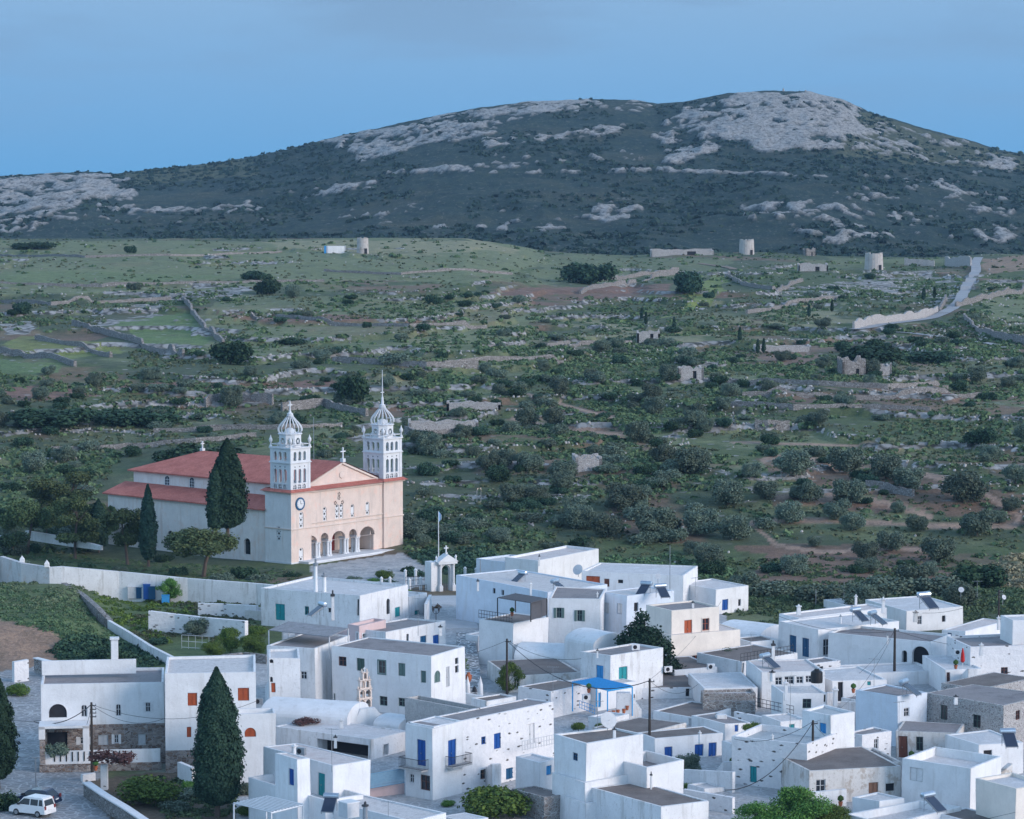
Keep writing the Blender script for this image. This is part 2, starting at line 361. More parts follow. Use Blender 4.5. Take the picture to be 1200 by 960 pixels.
ZONES=[ # (colour, polygon in photo pixels, strength)
 (PALE,[(-60,282),(620,282),(640,300),(600,330),(400,330),(200,345),(-60,345)],.8),
 (DRY,[(300,283),(560,281),(615,293),(500,298),(330,292)],.9),
 (FRESH,[(0,318),(130,318),(300,324),(150,330),(0,330)],.5),
 (PALE,[(260,345),(620,345),(640,440),(560,450),(380,400),(300,430),(200,400)],.7),
 (FRESH,[(120,375),(230,368),(252,404),(225,410),(170,404)],1),
 (YEL,[(25,395),(130,400),(150,415),(70,425),(0,405)],.75),
 (FRESH,[(0,420),(70,427),(60,437),(-40,437)],.9),
 (DRY,[(470,395),(560,400),(520,415),(470,408)],.6),
 (SOIL,[(630,337),(790,333),(790,346),(700,348),(560,345)],1),
 (SOIL,[(250,366),(470,374),(560,377),(470,381),(300,376)],1),
 (SOIL,[(0,452),(70,450),(120,462),(40,470),(0,466)],1),
 (SOIL,[(100,452),(280,446),(300,453),(180,460)],1),(SOIL,[(140,468),(300,462),(330,472),(180,480)],1),
 (SOIL,[(290,452),(390,444),(400,452),(330,462)],1),
 (YEL,[(786,372),(800,345),(835,320),(850,330),(845,345),(815,360)],1),
 (PALE,[(640,300),(860,303),(840,325),(700,330),(620,335)],.6),
 (GRASS,[(870,320),(1100,320),(1080,350),(900,355)],.7),
 (PALE,[(1150,330),(1210,325),(1210,390),(1150,375)],.8),
 (EARTH,[(1150,303),(1210,297),(1210,318),(1160,322)],.9),
 (SOIL,[(900,462),(1180,455),(1200,470),(920,474)],.7),
 (GRASS,[(830,520),(900,528),(890,542),(835,540)],.9),
 (SOIL,[(880,535),(980,538),(1100,560),(1200,580),(1210,620),(1100,600),(1000,575),(900,560)],.8),
 (SOIL,[(900,575),(1050,590),(1040,600),(905,590)],.9),
 (SOIL,[(860,640),(1100,640),(1130,680),(1000,700),(880,680)],.75),
 (SOIL,[(620,395),(700,400),(760,420),(700,430),(640,420)],.25),
 (SOIL,[(640,475),(720,480),(760,500),(690,500)],.6),
 (SOIL,[(800,690),(900,640),(1000,650),(1180,650),(1180,690),(900,705)],.5),(EARTH,[(905,576),(960,575),(1000,588),(930,590)],.8),(SOIL,[(600,500),(700,500),(740,520),(640,520)],.5),(GRASS,[(560,640),(700,630),(900,650),(860,700),(600,680)],.9),
 (PALE,[(1010,430),(1210,425),(1210,450),(1010,452)],.5),
 (FRESH,[(690,425),(730,430),(700,445)],.4),
]
PATHS=[([(893,540),(905,535),(985,541),(1100,560),(1150,575),(1195,605),(1190,616),(1100,616),(940,610),(880,613)],3.0),([(905,582),(965,577),(1040,590),(1090,605)],3.5),
 ([(880,613),(912,640),(960,646),(1080,645)],2.2),([(858,518),(960,522),(1080,525)],1.4),([(600,490),(660,502),(730,510)],1.6),([(620,462),(680,480),(720,490)],1.6)]
def zone_cols(X,Y,Z):
    px,py=proj(X,Y,Z)
    nx=(fbm(X/14,Y/22,3,41)-.5); ny=(fbm(X/14,Y/22,3,55)-.5)
    qx=px+nx*26; qy=py+ny*9
    big=fbm(X/55,Y/80,4,61); fine=fbm(X/7,Y/10,3,63)
    c=np.empty(X.shape+(3,)); S=np.array(SCR); Gc=np.array(GRASS)
    k=sstep(big*.6+fine*.4,.42,.60)[...,None]; c[:]=S*(1-k)+Gc*k
    k=sstep(fbm(X/22,Y/40,4,71),.60,.68)[...,None]*.6; c[:]=c*(1-k)+np.array(SOIL)*k
    k=sstep(fbm(X/30,Y/40,4,73),.60,.70)[...,None]*.6; c[:]=c*(1-k)+np.array(PALE)*k
    _,qi,fr,tk=gz(X,Y,True)
    seg=np.floor(X/42+hash2(qi,qi*0+3,5)*7+(fbm(X/30,Y/30,2,88)-.5)*1.2); hh=hash2(qi,seg,11)
    pal=np.array([SCR,GRASS,PALE,SOIL,DRY,GRASS,SCR,(.26,.17,.13),PALE,SCR]); pc=pal[(hh*9.99).astype(int)]
    k=(tk*.75*sstep(fbm(X/9,Y/14,3,89),.36,.52)*sstep(Y,500,560))[...,None]; c[:]=c*(1-k)+pc*k
    for col,poly,st in ZONES:
        m=inpoly(qx,qy,poly)[...,None]*(st*np.clip(.55+fine*.8,0,1)[...,None]); c[:]=c*(1-m)+np.array(col)*m
    for pts,wd in PATHS:
        m=near_line(px+nx*4,py+ny*2,pts,wd)[...,None]*.95; c[:]=c*(1-m)+np.array((.34,.235,.18))*m
    # village ground and church terrace
    vil=(1-sstep(Y,np.where(px>850,352,385),np.where(px>850,362,400)))*sstep(px,150,250); vil=vil[...,None]; c[:]=c*(1-vil)+np.array(PAVE)*vil
    lf=(inpoly(px,py,[(-400,1400),(-400,770),(20,770),(60,790),(130,930),(130,1400)]))[...,None]; c[:]=np.where(lf,np.array((.29,.29,.30)),c)
    g1=inpoly(px,py,[(-60,650),(75,690),(110,700),(150,745),(210,790),(120,800),(60,790),(-60,735)])[...,None]; 
    g2=inpoly(px,py,[(95,690),(330,690),(330,770),(180,770)])[...,None]
    gg=np.array(GRASS)*(.7+fine[...,None]*.9); c[:]=np.where(g1|g2,gg,c)
    g3=inpoly(qx,py,[(-60,722),(15,728),(62,736),(75,748),(70,775),(30,785),(-60,790)])[...,None]; c[:]=np.where(g3,np.array(EARTH)*(.8+.4*fine[...,None]),c)
    g4=inpoly(qx,qy,[(-60,640),(300,665),(300,700),(-60,680)])[...,None]; c[:]=np.where(g4,np.array(GRASS)*.9+np.array(DRY)*.25*big[...,None],c)
    g5=inpoly(px,py,[(98,915),(180,905),(260,905),(280,970),(150,990)])[...,None]; c[:]=np.where(g5,np.array((.12,.095,.07))*(.7+fine[...,None]*.8),c)
    g6=inpoly(px,py,[(362,664),(472,648),(505,668),(500,684),(470,694),(375,694)])[...,None]; c[:]=np.where(g6,np.array((.42,.42,.43)),c)
    return c
def build_terrain():
    cols=np.arange(-420,1621,3.0); rows=225*1.0034**np.arange(0,570); rows=rows[rows<1520]
    Yg,U=np.meshgrid(rows,cols,indexing='ij'); X=(U-600)/F*Yg; Z=gz(X,Yg)
    c=zone_cols(X,Yg,Z); rk=np.where(Yg>470,riser_mask(X,Yg),0)*(0.25+1.1*sstep(fbm(X/22,Yg/22,3,83),.36,.50))
    # loose rock scree patches
    px,py=proj(X,Yg,Z)
    for poly in ([(230,330),(300,335),(290,355),(215,350),(180,375),(100,385),(120,365)],[(0,375),(60,380),(30,395),(0,392)],[(760,520),(840,480),(880,460),(900,465),(850,500),(790,530)],[(985,420),(1040,420),(1035,440),(985,442)],[(470,470),(560,460),(560,480),(480,490)],[(870,345),(1090,318),(1140,330),(1110,360),(1000,350)]):
        m=inpoly(px+(fbm(X/10,Yg/10,2,91)-.5)*30,py+(fbm(X/10,Yg/10,2,92)-.5)*12,poly); rk=np.maximum(rk,m*sstep(fbm(X/6,Yg/8,3,93),.42,.6)*.9)
    nr,ncol=X.shape; V=np.stack([X,Yg,Z],-1).reshape(-1,3)
    i=np.arange((nr-1)*(ncol-1)); a=(i//(ncol-1))*ncol+i%(ncol-1); Fq=np.stack([a,a+1,a+ncol+1,a+ncol],1)
    m,nt,b=mat('hillside_ground',.95); v=coord(nt)
    at=nt.nodes.new('ShaderNodeAttribute'); at.attribute_name='col'; ar=nt.nodes.new('ShaderNodeAttribute'); ar.attribute_name='rk'
    n1=noise_(nt,.35,6,.7,v); n2=noise_(nt,2.2,4,.7,v)
    col=mix_(nt,.85,at.outputs['Color'],ramp_(nt,n1,[(.25,(.50,.55,.5)),(.5,(1,1,1)),(.75,(1.5,1.4,1.25))]),'MULTIPLY')
    col=mix_(nt,.7,col,ramp_(nt,n2,[(.3,(.5,.5,.5)),(.7,(1.3,1.3,1.3))]),'MULTIPLY')
    vo=vor_(nt,.55,v); sepc=nt.nodes.new('ShaderNodeSeparateColor'); nt.links.new(vo.outputs['Color'],sepc.inputs[0])
    st=mix_(nt,sepc.outputs[0],(.21,.20,.19),(.42,.40,.38)); st=mix_(nt,ramp_(nt,vo.outputs['Distance'],[(.45,0.0),(.8,1.0)]),st,(.06,.06,.05))
    wob=math_(nt,'SUBTRACT',noise_(nt,.9,4,.7,v),.5); f=ramp_(nt,math_(nt,'ADD',ar.outputs['Fac'],math_(nt,'MULTIPLY',wob,1.1)),[(.38,0.0),(.55,1.0)])
    f=math_(nt,'MULTIPLY',f,ramp_(nt,ar.outputs['Fac'],[(.03,0.0),(.2,1.0)]))
    # scattered single stones
    sv=vor_(nt,.35,v); sp2=nt.nodes.new('ShaderNodeSeparateColor'); nt.links.new(sv.outputs['Color'],sp2.inputs[0])
    one=math_(nt,'MULTIPLY',ramp_(nt,sv.outputs['Distance'],[(.22,1.0),(.28,0.0)]),ramp_(nt,sp2.outputs[0],[(.72,0.0),(.74,1.0)]))
    dist=nt.nodes.new('ShaderNodeSeparateXYZ'); nt.links.new(v,dist.inputs[0]); far=ramp_(nt,math_(nt,'DIVIDE',dist.outputs[1],1500),[(.30,0.0),(.34,1.0)])
    one=math_(nt,'MULTIPLY',one,far); f=math_(nt,'MAXIMUM',f,math_(nt,'MULTIPLY',one,.8))
    col=mix_(nt,f,col,st)
    fe=vor_(nt,1.1,v,(1,1,.2),'DISTANCE_TO_EDGE'); near=ramp_(nt,math_(nt,'DIVIDE',dist.outputs[1],1500),[(.262,1.0),(.268,0.0)])
    sg=nt.nodes.new('ShaderNodeSeparateColor'); nt.links.new(at.outputs['Color'],sg.inputs[0]); pv_=ramp_(nt,sg.outputs[2],[(.26,0.0),(.29,1.0)])
    jn=math_(nt,'MULTIPLY',math_(nt,'MULTIPLY',near,pv_),ramp_(nt,noise_(nt,.25,3,.6,v),[(.35,.2),(.6,1.0)]))
    col=mix_(nt,jn,col,mix_(nt,ramp_(nt,fe.outputs['Distance'],[(.03,1.0),(.09,0.0)]),mix_(nt,.55,col,(.27,.275,.28)),(.48,.48,.49)))
    nt.links.new(col,b.inputs['Base Color']); bump_(nt,b,n2,.7,.25)
    o=arr_mesh('ground',V,Fq,m,smooth=True); o['kind']='structure'
    a_=o.data.attributes.new('col','FLOAT_COLOR','POINT'); a_.data.foreach_set('color',np.concatenate([c.reshape(-1,3),np.ones((len(V),1))],1).astype(np.float32).ravel())
    a_=o.data.attributes.new('rk','FLOAT','POINT'); a_.data.foreach_set('value',rk.ravel().astype(np.float32))
build_terrain()
# ---------------- mountain ----------------
SKY=np.array([(-500,215),(-200,208),(0,206),(60,203),(100,201),(140,203),(180,198),(250,191),(300,183),(350,172),(400,159),(450,149),(500,138),(560,127),(620,120),(700,117),(745,118),(770,122),(800,120),(850,110),(900,107),(945,108),(985,117),(1020,133),(1080,150),(1130,163),(1170,176),(1200,181),(1400,205),(1700,230)],float)
ROCK=[([(-60,212),(60,205),(110,207),(160,222),(150,240),(90,238),(40,258),(-60,262)],1.0),
 ([(385,168),(450,152),(520,138),(600,122),(750,118),(760,126),(680,130),(640,136),(590,152),(540,165),(480,180),(420,190),(400,178)],1.0),
 ([(560,168),(640,155),(735,150),(735,156),(640,164),(570,178)],.8),
 ([(765,160),(790,130),(870,110),(950,109),(1015,132),(1000,150),(985,172),(900,180),(880,165),(840,160),(830,175),(790,192),(765,190),(775,175)],1.0),
 ([(470,197),(560,195),(560,203),(480,203)],.9),([(450,202),(760,200),(1050,207),(1050,209),(760,203),(450,204)],.5),
 ([(1040,208),(1150,208),(1110,216),(1160,236),(1100,250),(1080,235)],.36),([(560,243),(650,232),(700,242),(690,250),(600,250)],.42),([(340,225),(440,212),(440,220),(350,235)],.5),
 ([(960,275),(1045,278),(1040,285),(960,284)],.9),([(0,250),(300,235),(320,262),(0,268)],.22),([(560,185),(760,180),(750,192),(560,196)],.30),([(860,232),(1190,225),(1190,285),(880,270)],.16),([(380,240),(760,232),(740,275),(380,262)],.16),([(1010,140),(1190,185),(1190,200),(1000,178)],.22)]
def build_mountain():
    cols=np.arange(-700,1901,3.0); T=np.concatenate([np.linspace(0,1,300),np.linspace(1.01,1.7,30)])
    t,U=np.meshgrid(T,cols,indexing='ij'); Yg=1470+1150*t; X=(U-600)/F*Yg
    ys=np.interp(U,SKY[:,0],SKY[:,1]); 
    prof=np.interp(t,[0,.12,.55,.8,.93,1],[0,.05,.56,.84,.955,1])
    y=318+(ys-318)*prof; y=np.where(t>1,ys+(t-1)*160,y)
    Z=HC-(y-190)/F*Yg
    amp=np.clip(t*4,0,1)*np.clip((1.08-t)*6,.12,1)
    Z=Z+(fbm(X/160,Yg/160,4,11)-.5)*16*amp*np.clip((1-t)*3,.05,1)
    Z=Z-np.abs(fbm(X/70+t*.8,Yg/240,4,13)-.5)*16*amp*np.clip((1-t)*4,.05,1)
    px,py=proj(X,Yg,Z); nx=(fbm(X/35,Yg/60,4,21)-.5)*60; ny=(fbm(X/30,Yg/60,4,22)-.5)*22
    rk=np.zeros(X.shape); fine=.42*fbm(X/34,Yg/80,3,23)+.58*fbm(X/6,Yg/16,3,24)+.055*np.sin(Z*.42+fbm(X/80,Yg/80,3,26)*9)
    for poly,s in ROCK:
        m=inpoly(px+nx*min(1,s),py+ny*(.25 if s==.5 else 1),poly); th=.54-(s-.5)*.24
        rk=np.maximum(rk,m*sstep(fine,th-.01,th+.03))
    gs=(inpoly(px+nx*.5,py+ny*.5,[(985,135),(1020,135),(1200,182),(1200,200),(1080,192),(985,185)])).astype(float)
    gs2=inpoly(px+nx*.5,py+ny*.3,[(140,203),(300,186),(300,205),(150,218)]).astype(float)
    led=(np.abs(fbm(X/38,Yg/38+Z/6,4,25)-.5)*2)
    led=np.abs(fbm(X/16,Yg/40+Z/5,4,25)-.5)*2; Z=Z+rk*(.8+3.6*led)*np.clip((1.02-t)*12,.25,1)
    Z=Z+(fbm(X/9,Yg/18,3,29)-.5)*1.5
    nr,nc=X.shape; V=np.stack([X,Yg,Z],-1).reshape(-1,3)
    i=np.arange((nr-1)*(nc-1)); a=(i//(nc-1))*nc+i%(nc-1); Fq=np.stack([a,a+1,a+nc+1,a+nc],1)
    m,nt,b=mat('mountain_ground',.95); v=coord(nt)
    ar=nt.nodes.new('ShaderNodeAttribute'); ar.attribute_name='rk'; ag=nt.nodes.new('ShaderNodeAttribute'); ag.attribute_name='gs'
    n1=noise_(nt,.012,5,.65,v); n2=noise_(nt,.13,6,.8,v,(1,.5,1)); n3=noise_(nt,.35,3,.6,v,(1,.4,1))
    scr=ramp_(nt,n2,[(.36,(.012,.032,.030)),(.5,(.026,.054,.046)),(.64,(.055,.078,.050))])
    scr=mix_(nt,ramp_(nt,n1,[(.5,0.0),(.66,.6)]),scr,(.10,.10,.065))
    scr=mix_(nt,ramp_(nt,n3,[(.60,0.0),(.66,.55)]),scr,(.20,.19,.165))
    scr=mix_(nt,math_(nt,'MULTIPLY',ag.outputs['Fac'],.75),scr,mix_(nt,ramp_(nt,n3,[(.35,0.0),(.62,1.0)]),(.075,.085,.04),(.16,.165,.085)))
    r1=noise_(nt,.30,6,.85,v,(1,.25,2.2)); rc=ramp_(nt,r1,[(.36,(.05,.055,.05)),(.43,(.27,.265,.25)),(.56,(.53,.51,.49))])
    col=mix_(nt,ar.outputs['Fac'],scr,rc); nt.links.new(col,b.inputs['Base Color']); bump_(nt,b,math_(nt,'ADD',n2,r1),1.0,4)
    o=arr_mesh('mountain',V,Fq,m,smooth=True); o['kind']='structure'
    for nm,arr in (('rk',rk),('gs',np.maximum(gs,gs2*.9))):
        a_=o.data.attributes.new(nm,'FLOAT','POINT'); a_.data.foreach_set('value',arr.ravel().astype(np.float32))
build_mountain()
# haze: even, thin evening air
hz=MB(); hz.box(-1500,1500,-60,3100,-80,150); hm=bpy.data.materials.new('haze_air'); hm.use_nodes=True; hn=hm.node_tree; hn.nodes.clear()
ho=hn.nodes.new('ShaderNodeOutputMaterial'); pv=hn.nodes.new('ShaderNodeVolumePrincipled'); pv.inputs['Density'].default_value=HAZE_D; pv.inputs['Color'].default_value=(.42,.70,1,1); hn.links.new(pv.outputs[0],ho.inputs['Volume'])
h=hz.build('haze',hm); h['kind']='stuff'
# ---------------- draped strips: road, tracks ----------------
def drape(name,pts,wd,m,off=.14,kind='structure',label=None):
    W=[G(*p) for p in pts]; L_=[]
    for a,b in zip(W[:-1],W[1:]):
        n=max(2,int((b-a).length/1.5)); L_+=[a.lerp(b,i/n) for i in range(n)]
    L_.append(W[-1])
    # smooth
    for _ in range(6): L_=[L_[0]]+[(L_[i-1]+L_[i]*2+L_[i+1])/4 for i in range(1,len(L_)-1)]+[L_[-1]]
    mb=MB(); prev=None; K=5
    for i,p in enumerate(L_):
        d=(L_[min(i+1,len(L_)-1)]-L_[max(i-1,0)]); d.z=0; d.normalize(); n=Vector((d.y,-d.x,0)); row=[]
        zc=max(float(gz(p.x+n.x*q,p.y+n.y*q)) for q in np.linspace(-wd/2,wd/2,5))
        for q in np.linspace(-wd/2,wd/2,K): row.append((p.x+n.x*q,p.y+n.y*q,zc+off))
        if prev:
            for k in range(K-1): mb.poly([prev[k],prev[k+1],row[k+1],row[k]])
        prev=row
    o=mb.build(name,m); o['kind']=kind
    return o
M['asphalt']=roofm('pale_concrete_road',(.30,.30,.31),(.42,.42,.43),sc_=.2)
M['dirt']=roofm('dirt_track',(.22,.16,.125),(.30,.235,.19),sc_=.3)
drape('road',[(1147,302),(1143,309),(1144,318),(1138,330),(1130,342),(1126,352),(1117,361),(1106,368)],3.7,M['asphalt'])
drape('road',[(1106,368),(1095,372),(1065,377),(1040,380),(1018,384),(1000,388)],3.4,M['asphalt'])
drape('path',[(1035,388),(1070,391),(1110,397),(1150,402),(1186,409)],2.4,M['asphalt'])
drape('path',[(820,309),(850,313),(860,316)],3,M['dirt'])
# ---------------- dry stone walls ----------------
def drywall(pts,h,label,group=None,m='drystone',th=.7,name='dry_stone_wall'):
    W=[G(*p) for p in pts]; L_=[]
    for a,b in zip(W[:-1],W[1:]):
        n=max(2,int((b-a).length/1.2)); L_+=[a.lerp(b,i/n) for i in range(n)]
    L_.append(W[-1]); mb=MB(); rows=[]; hs_=random.random()*50
    for i,p in enumerate(L_):
        d=(L_[min(i+1,len(L_)-1)]-L_[max(i-1,0)]); d.z=0
        if d.length<1e-6: d=Vector((1,0,0))
        d.normalize(); n=Vector((d.y,-d.x,0)); z=float(gz(p.x,p.y)); nn1=float(fbm(np.array(i*.23),np.array(hs_),3,7)); hh=h*(.45+.75*nn1+.10*random.random()); t=th*(.9+.2*random.random())
        j=random.uniform(-.06,.06)
        rows.append([(p.x+n.x*(t*.6+j),p.y+n.y*(t*.6+j),z-1.2),(p.x+n.x*(t*.42+j),p.y+n.y*(t*.42+j),z+hh),(p.x-n.x*(t*.42-j),p.y-n.y*(t*.42-j),z+hh*.95),(p.x-n.x*(t*.6-j),p.y-n.y*(t*.6-j),z-1.2)])
    for a,b in zip(rows[:-1],rows[1:]):
        for k in range(3): mb.poly([a[k],b[k],b[k+1],a[k+1]])
    mb.poly(rows[0]); mb.poly(rows[-1][::-1])
    o=mb.build(name,M[m]); return tag(o,label,'wall',group)
WG='dry stone walls across the fields and terraces'
for pts,h,lab in [
 ([(0,413),(25,417),(55,420),(88,430)],1.5,'dry stone wall closing the lowest green field at the left edge of the hillside'),
 ([(42,398),(75,404),(110,414),(130,419)],1.2,'short dry stone wall between the two pale fields left of the bright green field'),
 ([(85,382),(120,391),(165,403),(215,418)],1.7,'long grey dry stone wall running down below the bright green field'),
 ([(214,352),(228,370),(240,385),(262,402)],1.6,'dry stone wall climbing along the right side of the bright green field'),
 ([(295,369),(380,376),(480,383),(570,385)],1.0,'low dry stone wall in front of the brown ploughed strip in mid plateau'),
 ([(390,425),(440,427),(500,431),(560,430)],1.6,'terrace wall just below the round bush above the right bell tower'),
 ([(240,478),(275,470),(320,472)],1.8,'pale dry stone wall behind the red church roof, left of the tall evergreen'),
 ([(330,482),(380,478),(430,488)],2.2,'broken pale stone wall between the two bell tower domes'),
 ([(60,530),(150,526),(230,519),(300,512)],1.1,'thin terrace wall crossing just above the church roof'),
 ([(180,507),(260,504),(330,503),(400,500)],1.1,'upper thin terrace wall behind the left bell tower'),
 ([(520,428),(560,424),(600,423),(660,427)],1.3,'low terrace wall on the slope right of the tall flag spire'),
 ([(680,345),(720,335),(800,322)],1.4,'curving stone wall climbing past the red soil patch'),
 ([(700,330),(745,325),(795,318)],1.6,'stone wall above the red soil patch right of the dark thicket'),
 ([(850,325),(870,334),(905,340),(940,330)],1.5,'curved stone wall below the nearer ruined windmill'),
 ([(875,368),(920,360),(950,354),(985,350)],1.3,'slanting stone wall on the green slope right of the yellow strip'),
 ([(640,408),(680,405),(740,404)],1.2,'short grey wall on the shrubby slope in the centre'),
 ([(880,452),(960,452),(1040,456),(1110,456)],1.2,'long terrace wall under the ruined stone barn'),
 ([(870,466),(960,465),(1050,468),(1150,466)],1.3,'second long terrace wall under the ruined stone barn'),
 ([(850,476),(930,480),(1010,478),(1090,482)],1.2,'third long terrace wall under the ruined stone barn'),
 ([(885,500),(900,501),(925,500)],1.5,'short pale wall stub above the row of round olive trees'),
 ([(1120,360),(1150,352),(1210,338)],2.0,'broad stone wall right of the road bend'),
 ([(1130,372),(1140,385),(1155,392),(1175,398)],1.5,'rubble wall falling from the road bend towards the lower track'),
 ([(1155,392),(1180,400),(1215,406)],2.2,'wide grey stone wall at the right edge above the lower track'),
 ([(1015,570),(1040,575),(1070,582)],1.4,'pale stone wall under the third and fourth round olive trees'),
 ([(475,510),(500,513),(540,511)],1.6,'pale terrace wall just right of the right bell tower'),
 ([(0,355),(60,358),(130,355),(200,352)],1.2,'low wall on the upper left plateau'),
 ([(0,332),(120,336),(240,332),(380,330)],.9,'thin wall line across the upper left plateau'),
 ([(380,318),(470,322),(600,322)],.9,'thin wall line below the small white building on the plateau'),
 ([(0,300),(100,302),(200,300),(330,296)],.9,'farthest thin wall line on the left plateau'),
 ]: drywall(pts,h,lab,WG)
drywall([(1000,386),(1020,381),(1060,376),(1085,372),(1098,367)],2.6,'long pinkish retaining wall beside the concrete road','',m='oldstone',name='retaining_wall')
drywall([(1100,366),(1106,358),(1108,350)],1.8,'short end of rough wall where the road bends','',m='drystone',name='retaining_wall')
drywall([(1108,312),(1138,312)],4,'squared stone enclosure wall beside the top of the road','',m='oldstone')
drywall([(1060,311),(1095,312)],3,'low ruined wall left of the squared enclosure by the road top','',m='oldstone')
# small rough stone buildings on the hill
def hut(px,py,w_,h_,d_,ang,label,name='stone_hut',m='oldstone',door=True,ruin=True,roofm_=None,cat='building'):
    g=G(px,py); e=empty(name,(g.x,g.y,g.z-.3),R(ang),label,cat); mb=MB(); n=7; seg=[]
    t=.5
    pts=[(-w_/2,0),(w_/2,0),(w_/2,d_),(-w_/2,d_)]
    for k in range(4):
        a=Vector(pts[k]); b=Vector(pts[(k+1)%4])
        hl_=[h_+(random.uniform(-.30,.08)*h_ if ruin else 0) for _ in range(n+1)]
        for i in range(n):
            p=a.lerp(b,i/n); q=a.lerp(b,(i+1)/n)
            dd=(b-a).normalized(); nn=Vector((-dd.y,dd.x))*t
            if door and k==0 and i==4: z0=min(2.0,h_*.7)
            else: z0=-1
            A_=[(p.x,p.y,z0),(q.x,q.y,z0),(q.x,q.y,hl_[i+1]),(p.x,p.y,hl_[i])]; B_=[(x+nn.x,y+nn.y,z) for x,y,z in A_]; mb.poly(A_); mb.poly(B_[::-1]); mb.poly([A_[3],A_[2],B_[2],B_[3]]); mb.poly([A_[0],A_[3],B_[3],B_[0]]); mb.poly([A_[1],B_[1],B_[2],A_[2]])
    mb.build('wall',M[m],e)
    if roofm_: r=MB(); r.box(-w_/2+.1,w_/2-.1,.1,d_-.1,h_-.35,h_-.1); r.build('roof',M[roofm_],e)
    if door:
        r=MB(); r.box(-w_/2+w_*4/7,-w_/2+w_*5/7,.3,.35,-.3,min(2.0,h_*.7)); r.build('doorway',M['dark'],e)
    return e
def windmill(px,py,r,h_,label):
    g=G(px,py); e=empty('windmill_ruin',(g.x,g.y,g.z-.5),0,label,'windmill'); mb=MB(); n=20
    for i in range(n):
        a0=2*math.pi*i/n; a1=2*math.pi*(i+1)/n; hh=h_*(1+random.uniform(-.06,.05)-(.12 if 3<i<7 else 0))
        r0=r*1.06; r1=r*.95; q=[]
        for a in (a0,a1): q.append((Vector((r0*math.cos(a),r0*math.sin(a),-1)),Vector((r1*math.cos(a),r1*math.sin(a),hh)),Vector(((r1-.7)*math.cos(a),(r1-.7)*math.sin(a),hh)),Vector(((r0-.7)*math.cos(a),(r0-.7)*math.sin(a),-1))))
        mid=-math.pi/2+.7; am=(a0+a1)/2-2*math.pi
        mb.poly([q[0][0],q[1][0],q[1][1],q[0][1]]); mb.poly([q[0][1],q[1][1],q[1][2],q[0][2]]); mb.poly([q[0][2],q[1][2],q[1][3],q[0][3]])
        mb.poly([q[0][0],q[0][1],q[0][2],q[0][3]]); mb.poly([q[1][0],q[1][1],q[1][2],q[1][3]])
    mb.build('wall',M['millwall'],e)
    d=MB(); a=-math.pi/2+.6; T=Matrix.Rotation(a,4,'Z'); d.box(r*.95,r*1.09,-.55,.55,.3,2.4,T=T); d.build('doorway',M['dark'],e); return e
M['millwall']=plaster('mill_plaster',(.50,.47,.45),(.36,.31,.28),1,1,patch=((.34,.29,.26),.9))
windmill(875,298,3.1,6.6,'pale round ruined windmill tower standing on the skyline mound'); windmill(1024,316,3.5,6.8,'squat ruined windmill tower right of the mound, with broken rim')
windmill(425,297,2.2,6.3,'narrow tall ruined windmill stump beside the small white building')
hut(394,297,7.5,3,5,5,'small white building with blue end far out on the plateau',m='white',ruin=False,roofm_='roofwhite',door=False)
bb=MB(); g=G(381,297); bb.box(g.x-.4,g.x+.35,g.y+.2,g.y+3,g.z,g.z+2.8); tag(bb.build('blue_shed',M['p_skyblue']),'tiny bright blue shed at the end of the white plateau building','shed')
hut(950,300,4.5,3.6,3,20,'ragged ruined tower stub between the two windmills',m='drystone',name='ruin'); hut(953,318,11,3.2,5,0,'long low ruined stone house on the mound under the windmills',m='oldstone',name='ruin')
hut(800,299,26,2.6,8,2,'long low ruined building with a doorway left of the windmill',m='oldstone',name='ruin')
hut(810,444,5.6,2.9,4,6,'small square stone hut with dark doorway on the shrubby slope')
hut(690,550,4.6,2.6,4,8,'small pale stone hut low on the slope right of centre',door=False)
hut(1001,441,5.5,4.6,4,12,'tall broken gable of the ruined stone barn',name='barn_ruin',m='drystone'); hut(1022,440,9,3.0,5,4,'long low wing of the ruined stone barn',name='barn_ruin',m='oldstone',door=False)
hut(918,413,14,2.0,5,2,'long pale stone sheep pen beside two small cypresses',m='oldstone',name='stone_pen',door=False)
hut(760,398,6,2.5,4,0,'half hidden pale stone hut left of the road walls',m='oldstone')
hut(520,508,13,2.6,5,4,'pale stone terrace house just right of the right bell tower',m='oldstone',door=False)
hut(555,481,11,2.0,4,0,'low pale stone ruin on the slope right of the spire',m='oldstone',door=False)
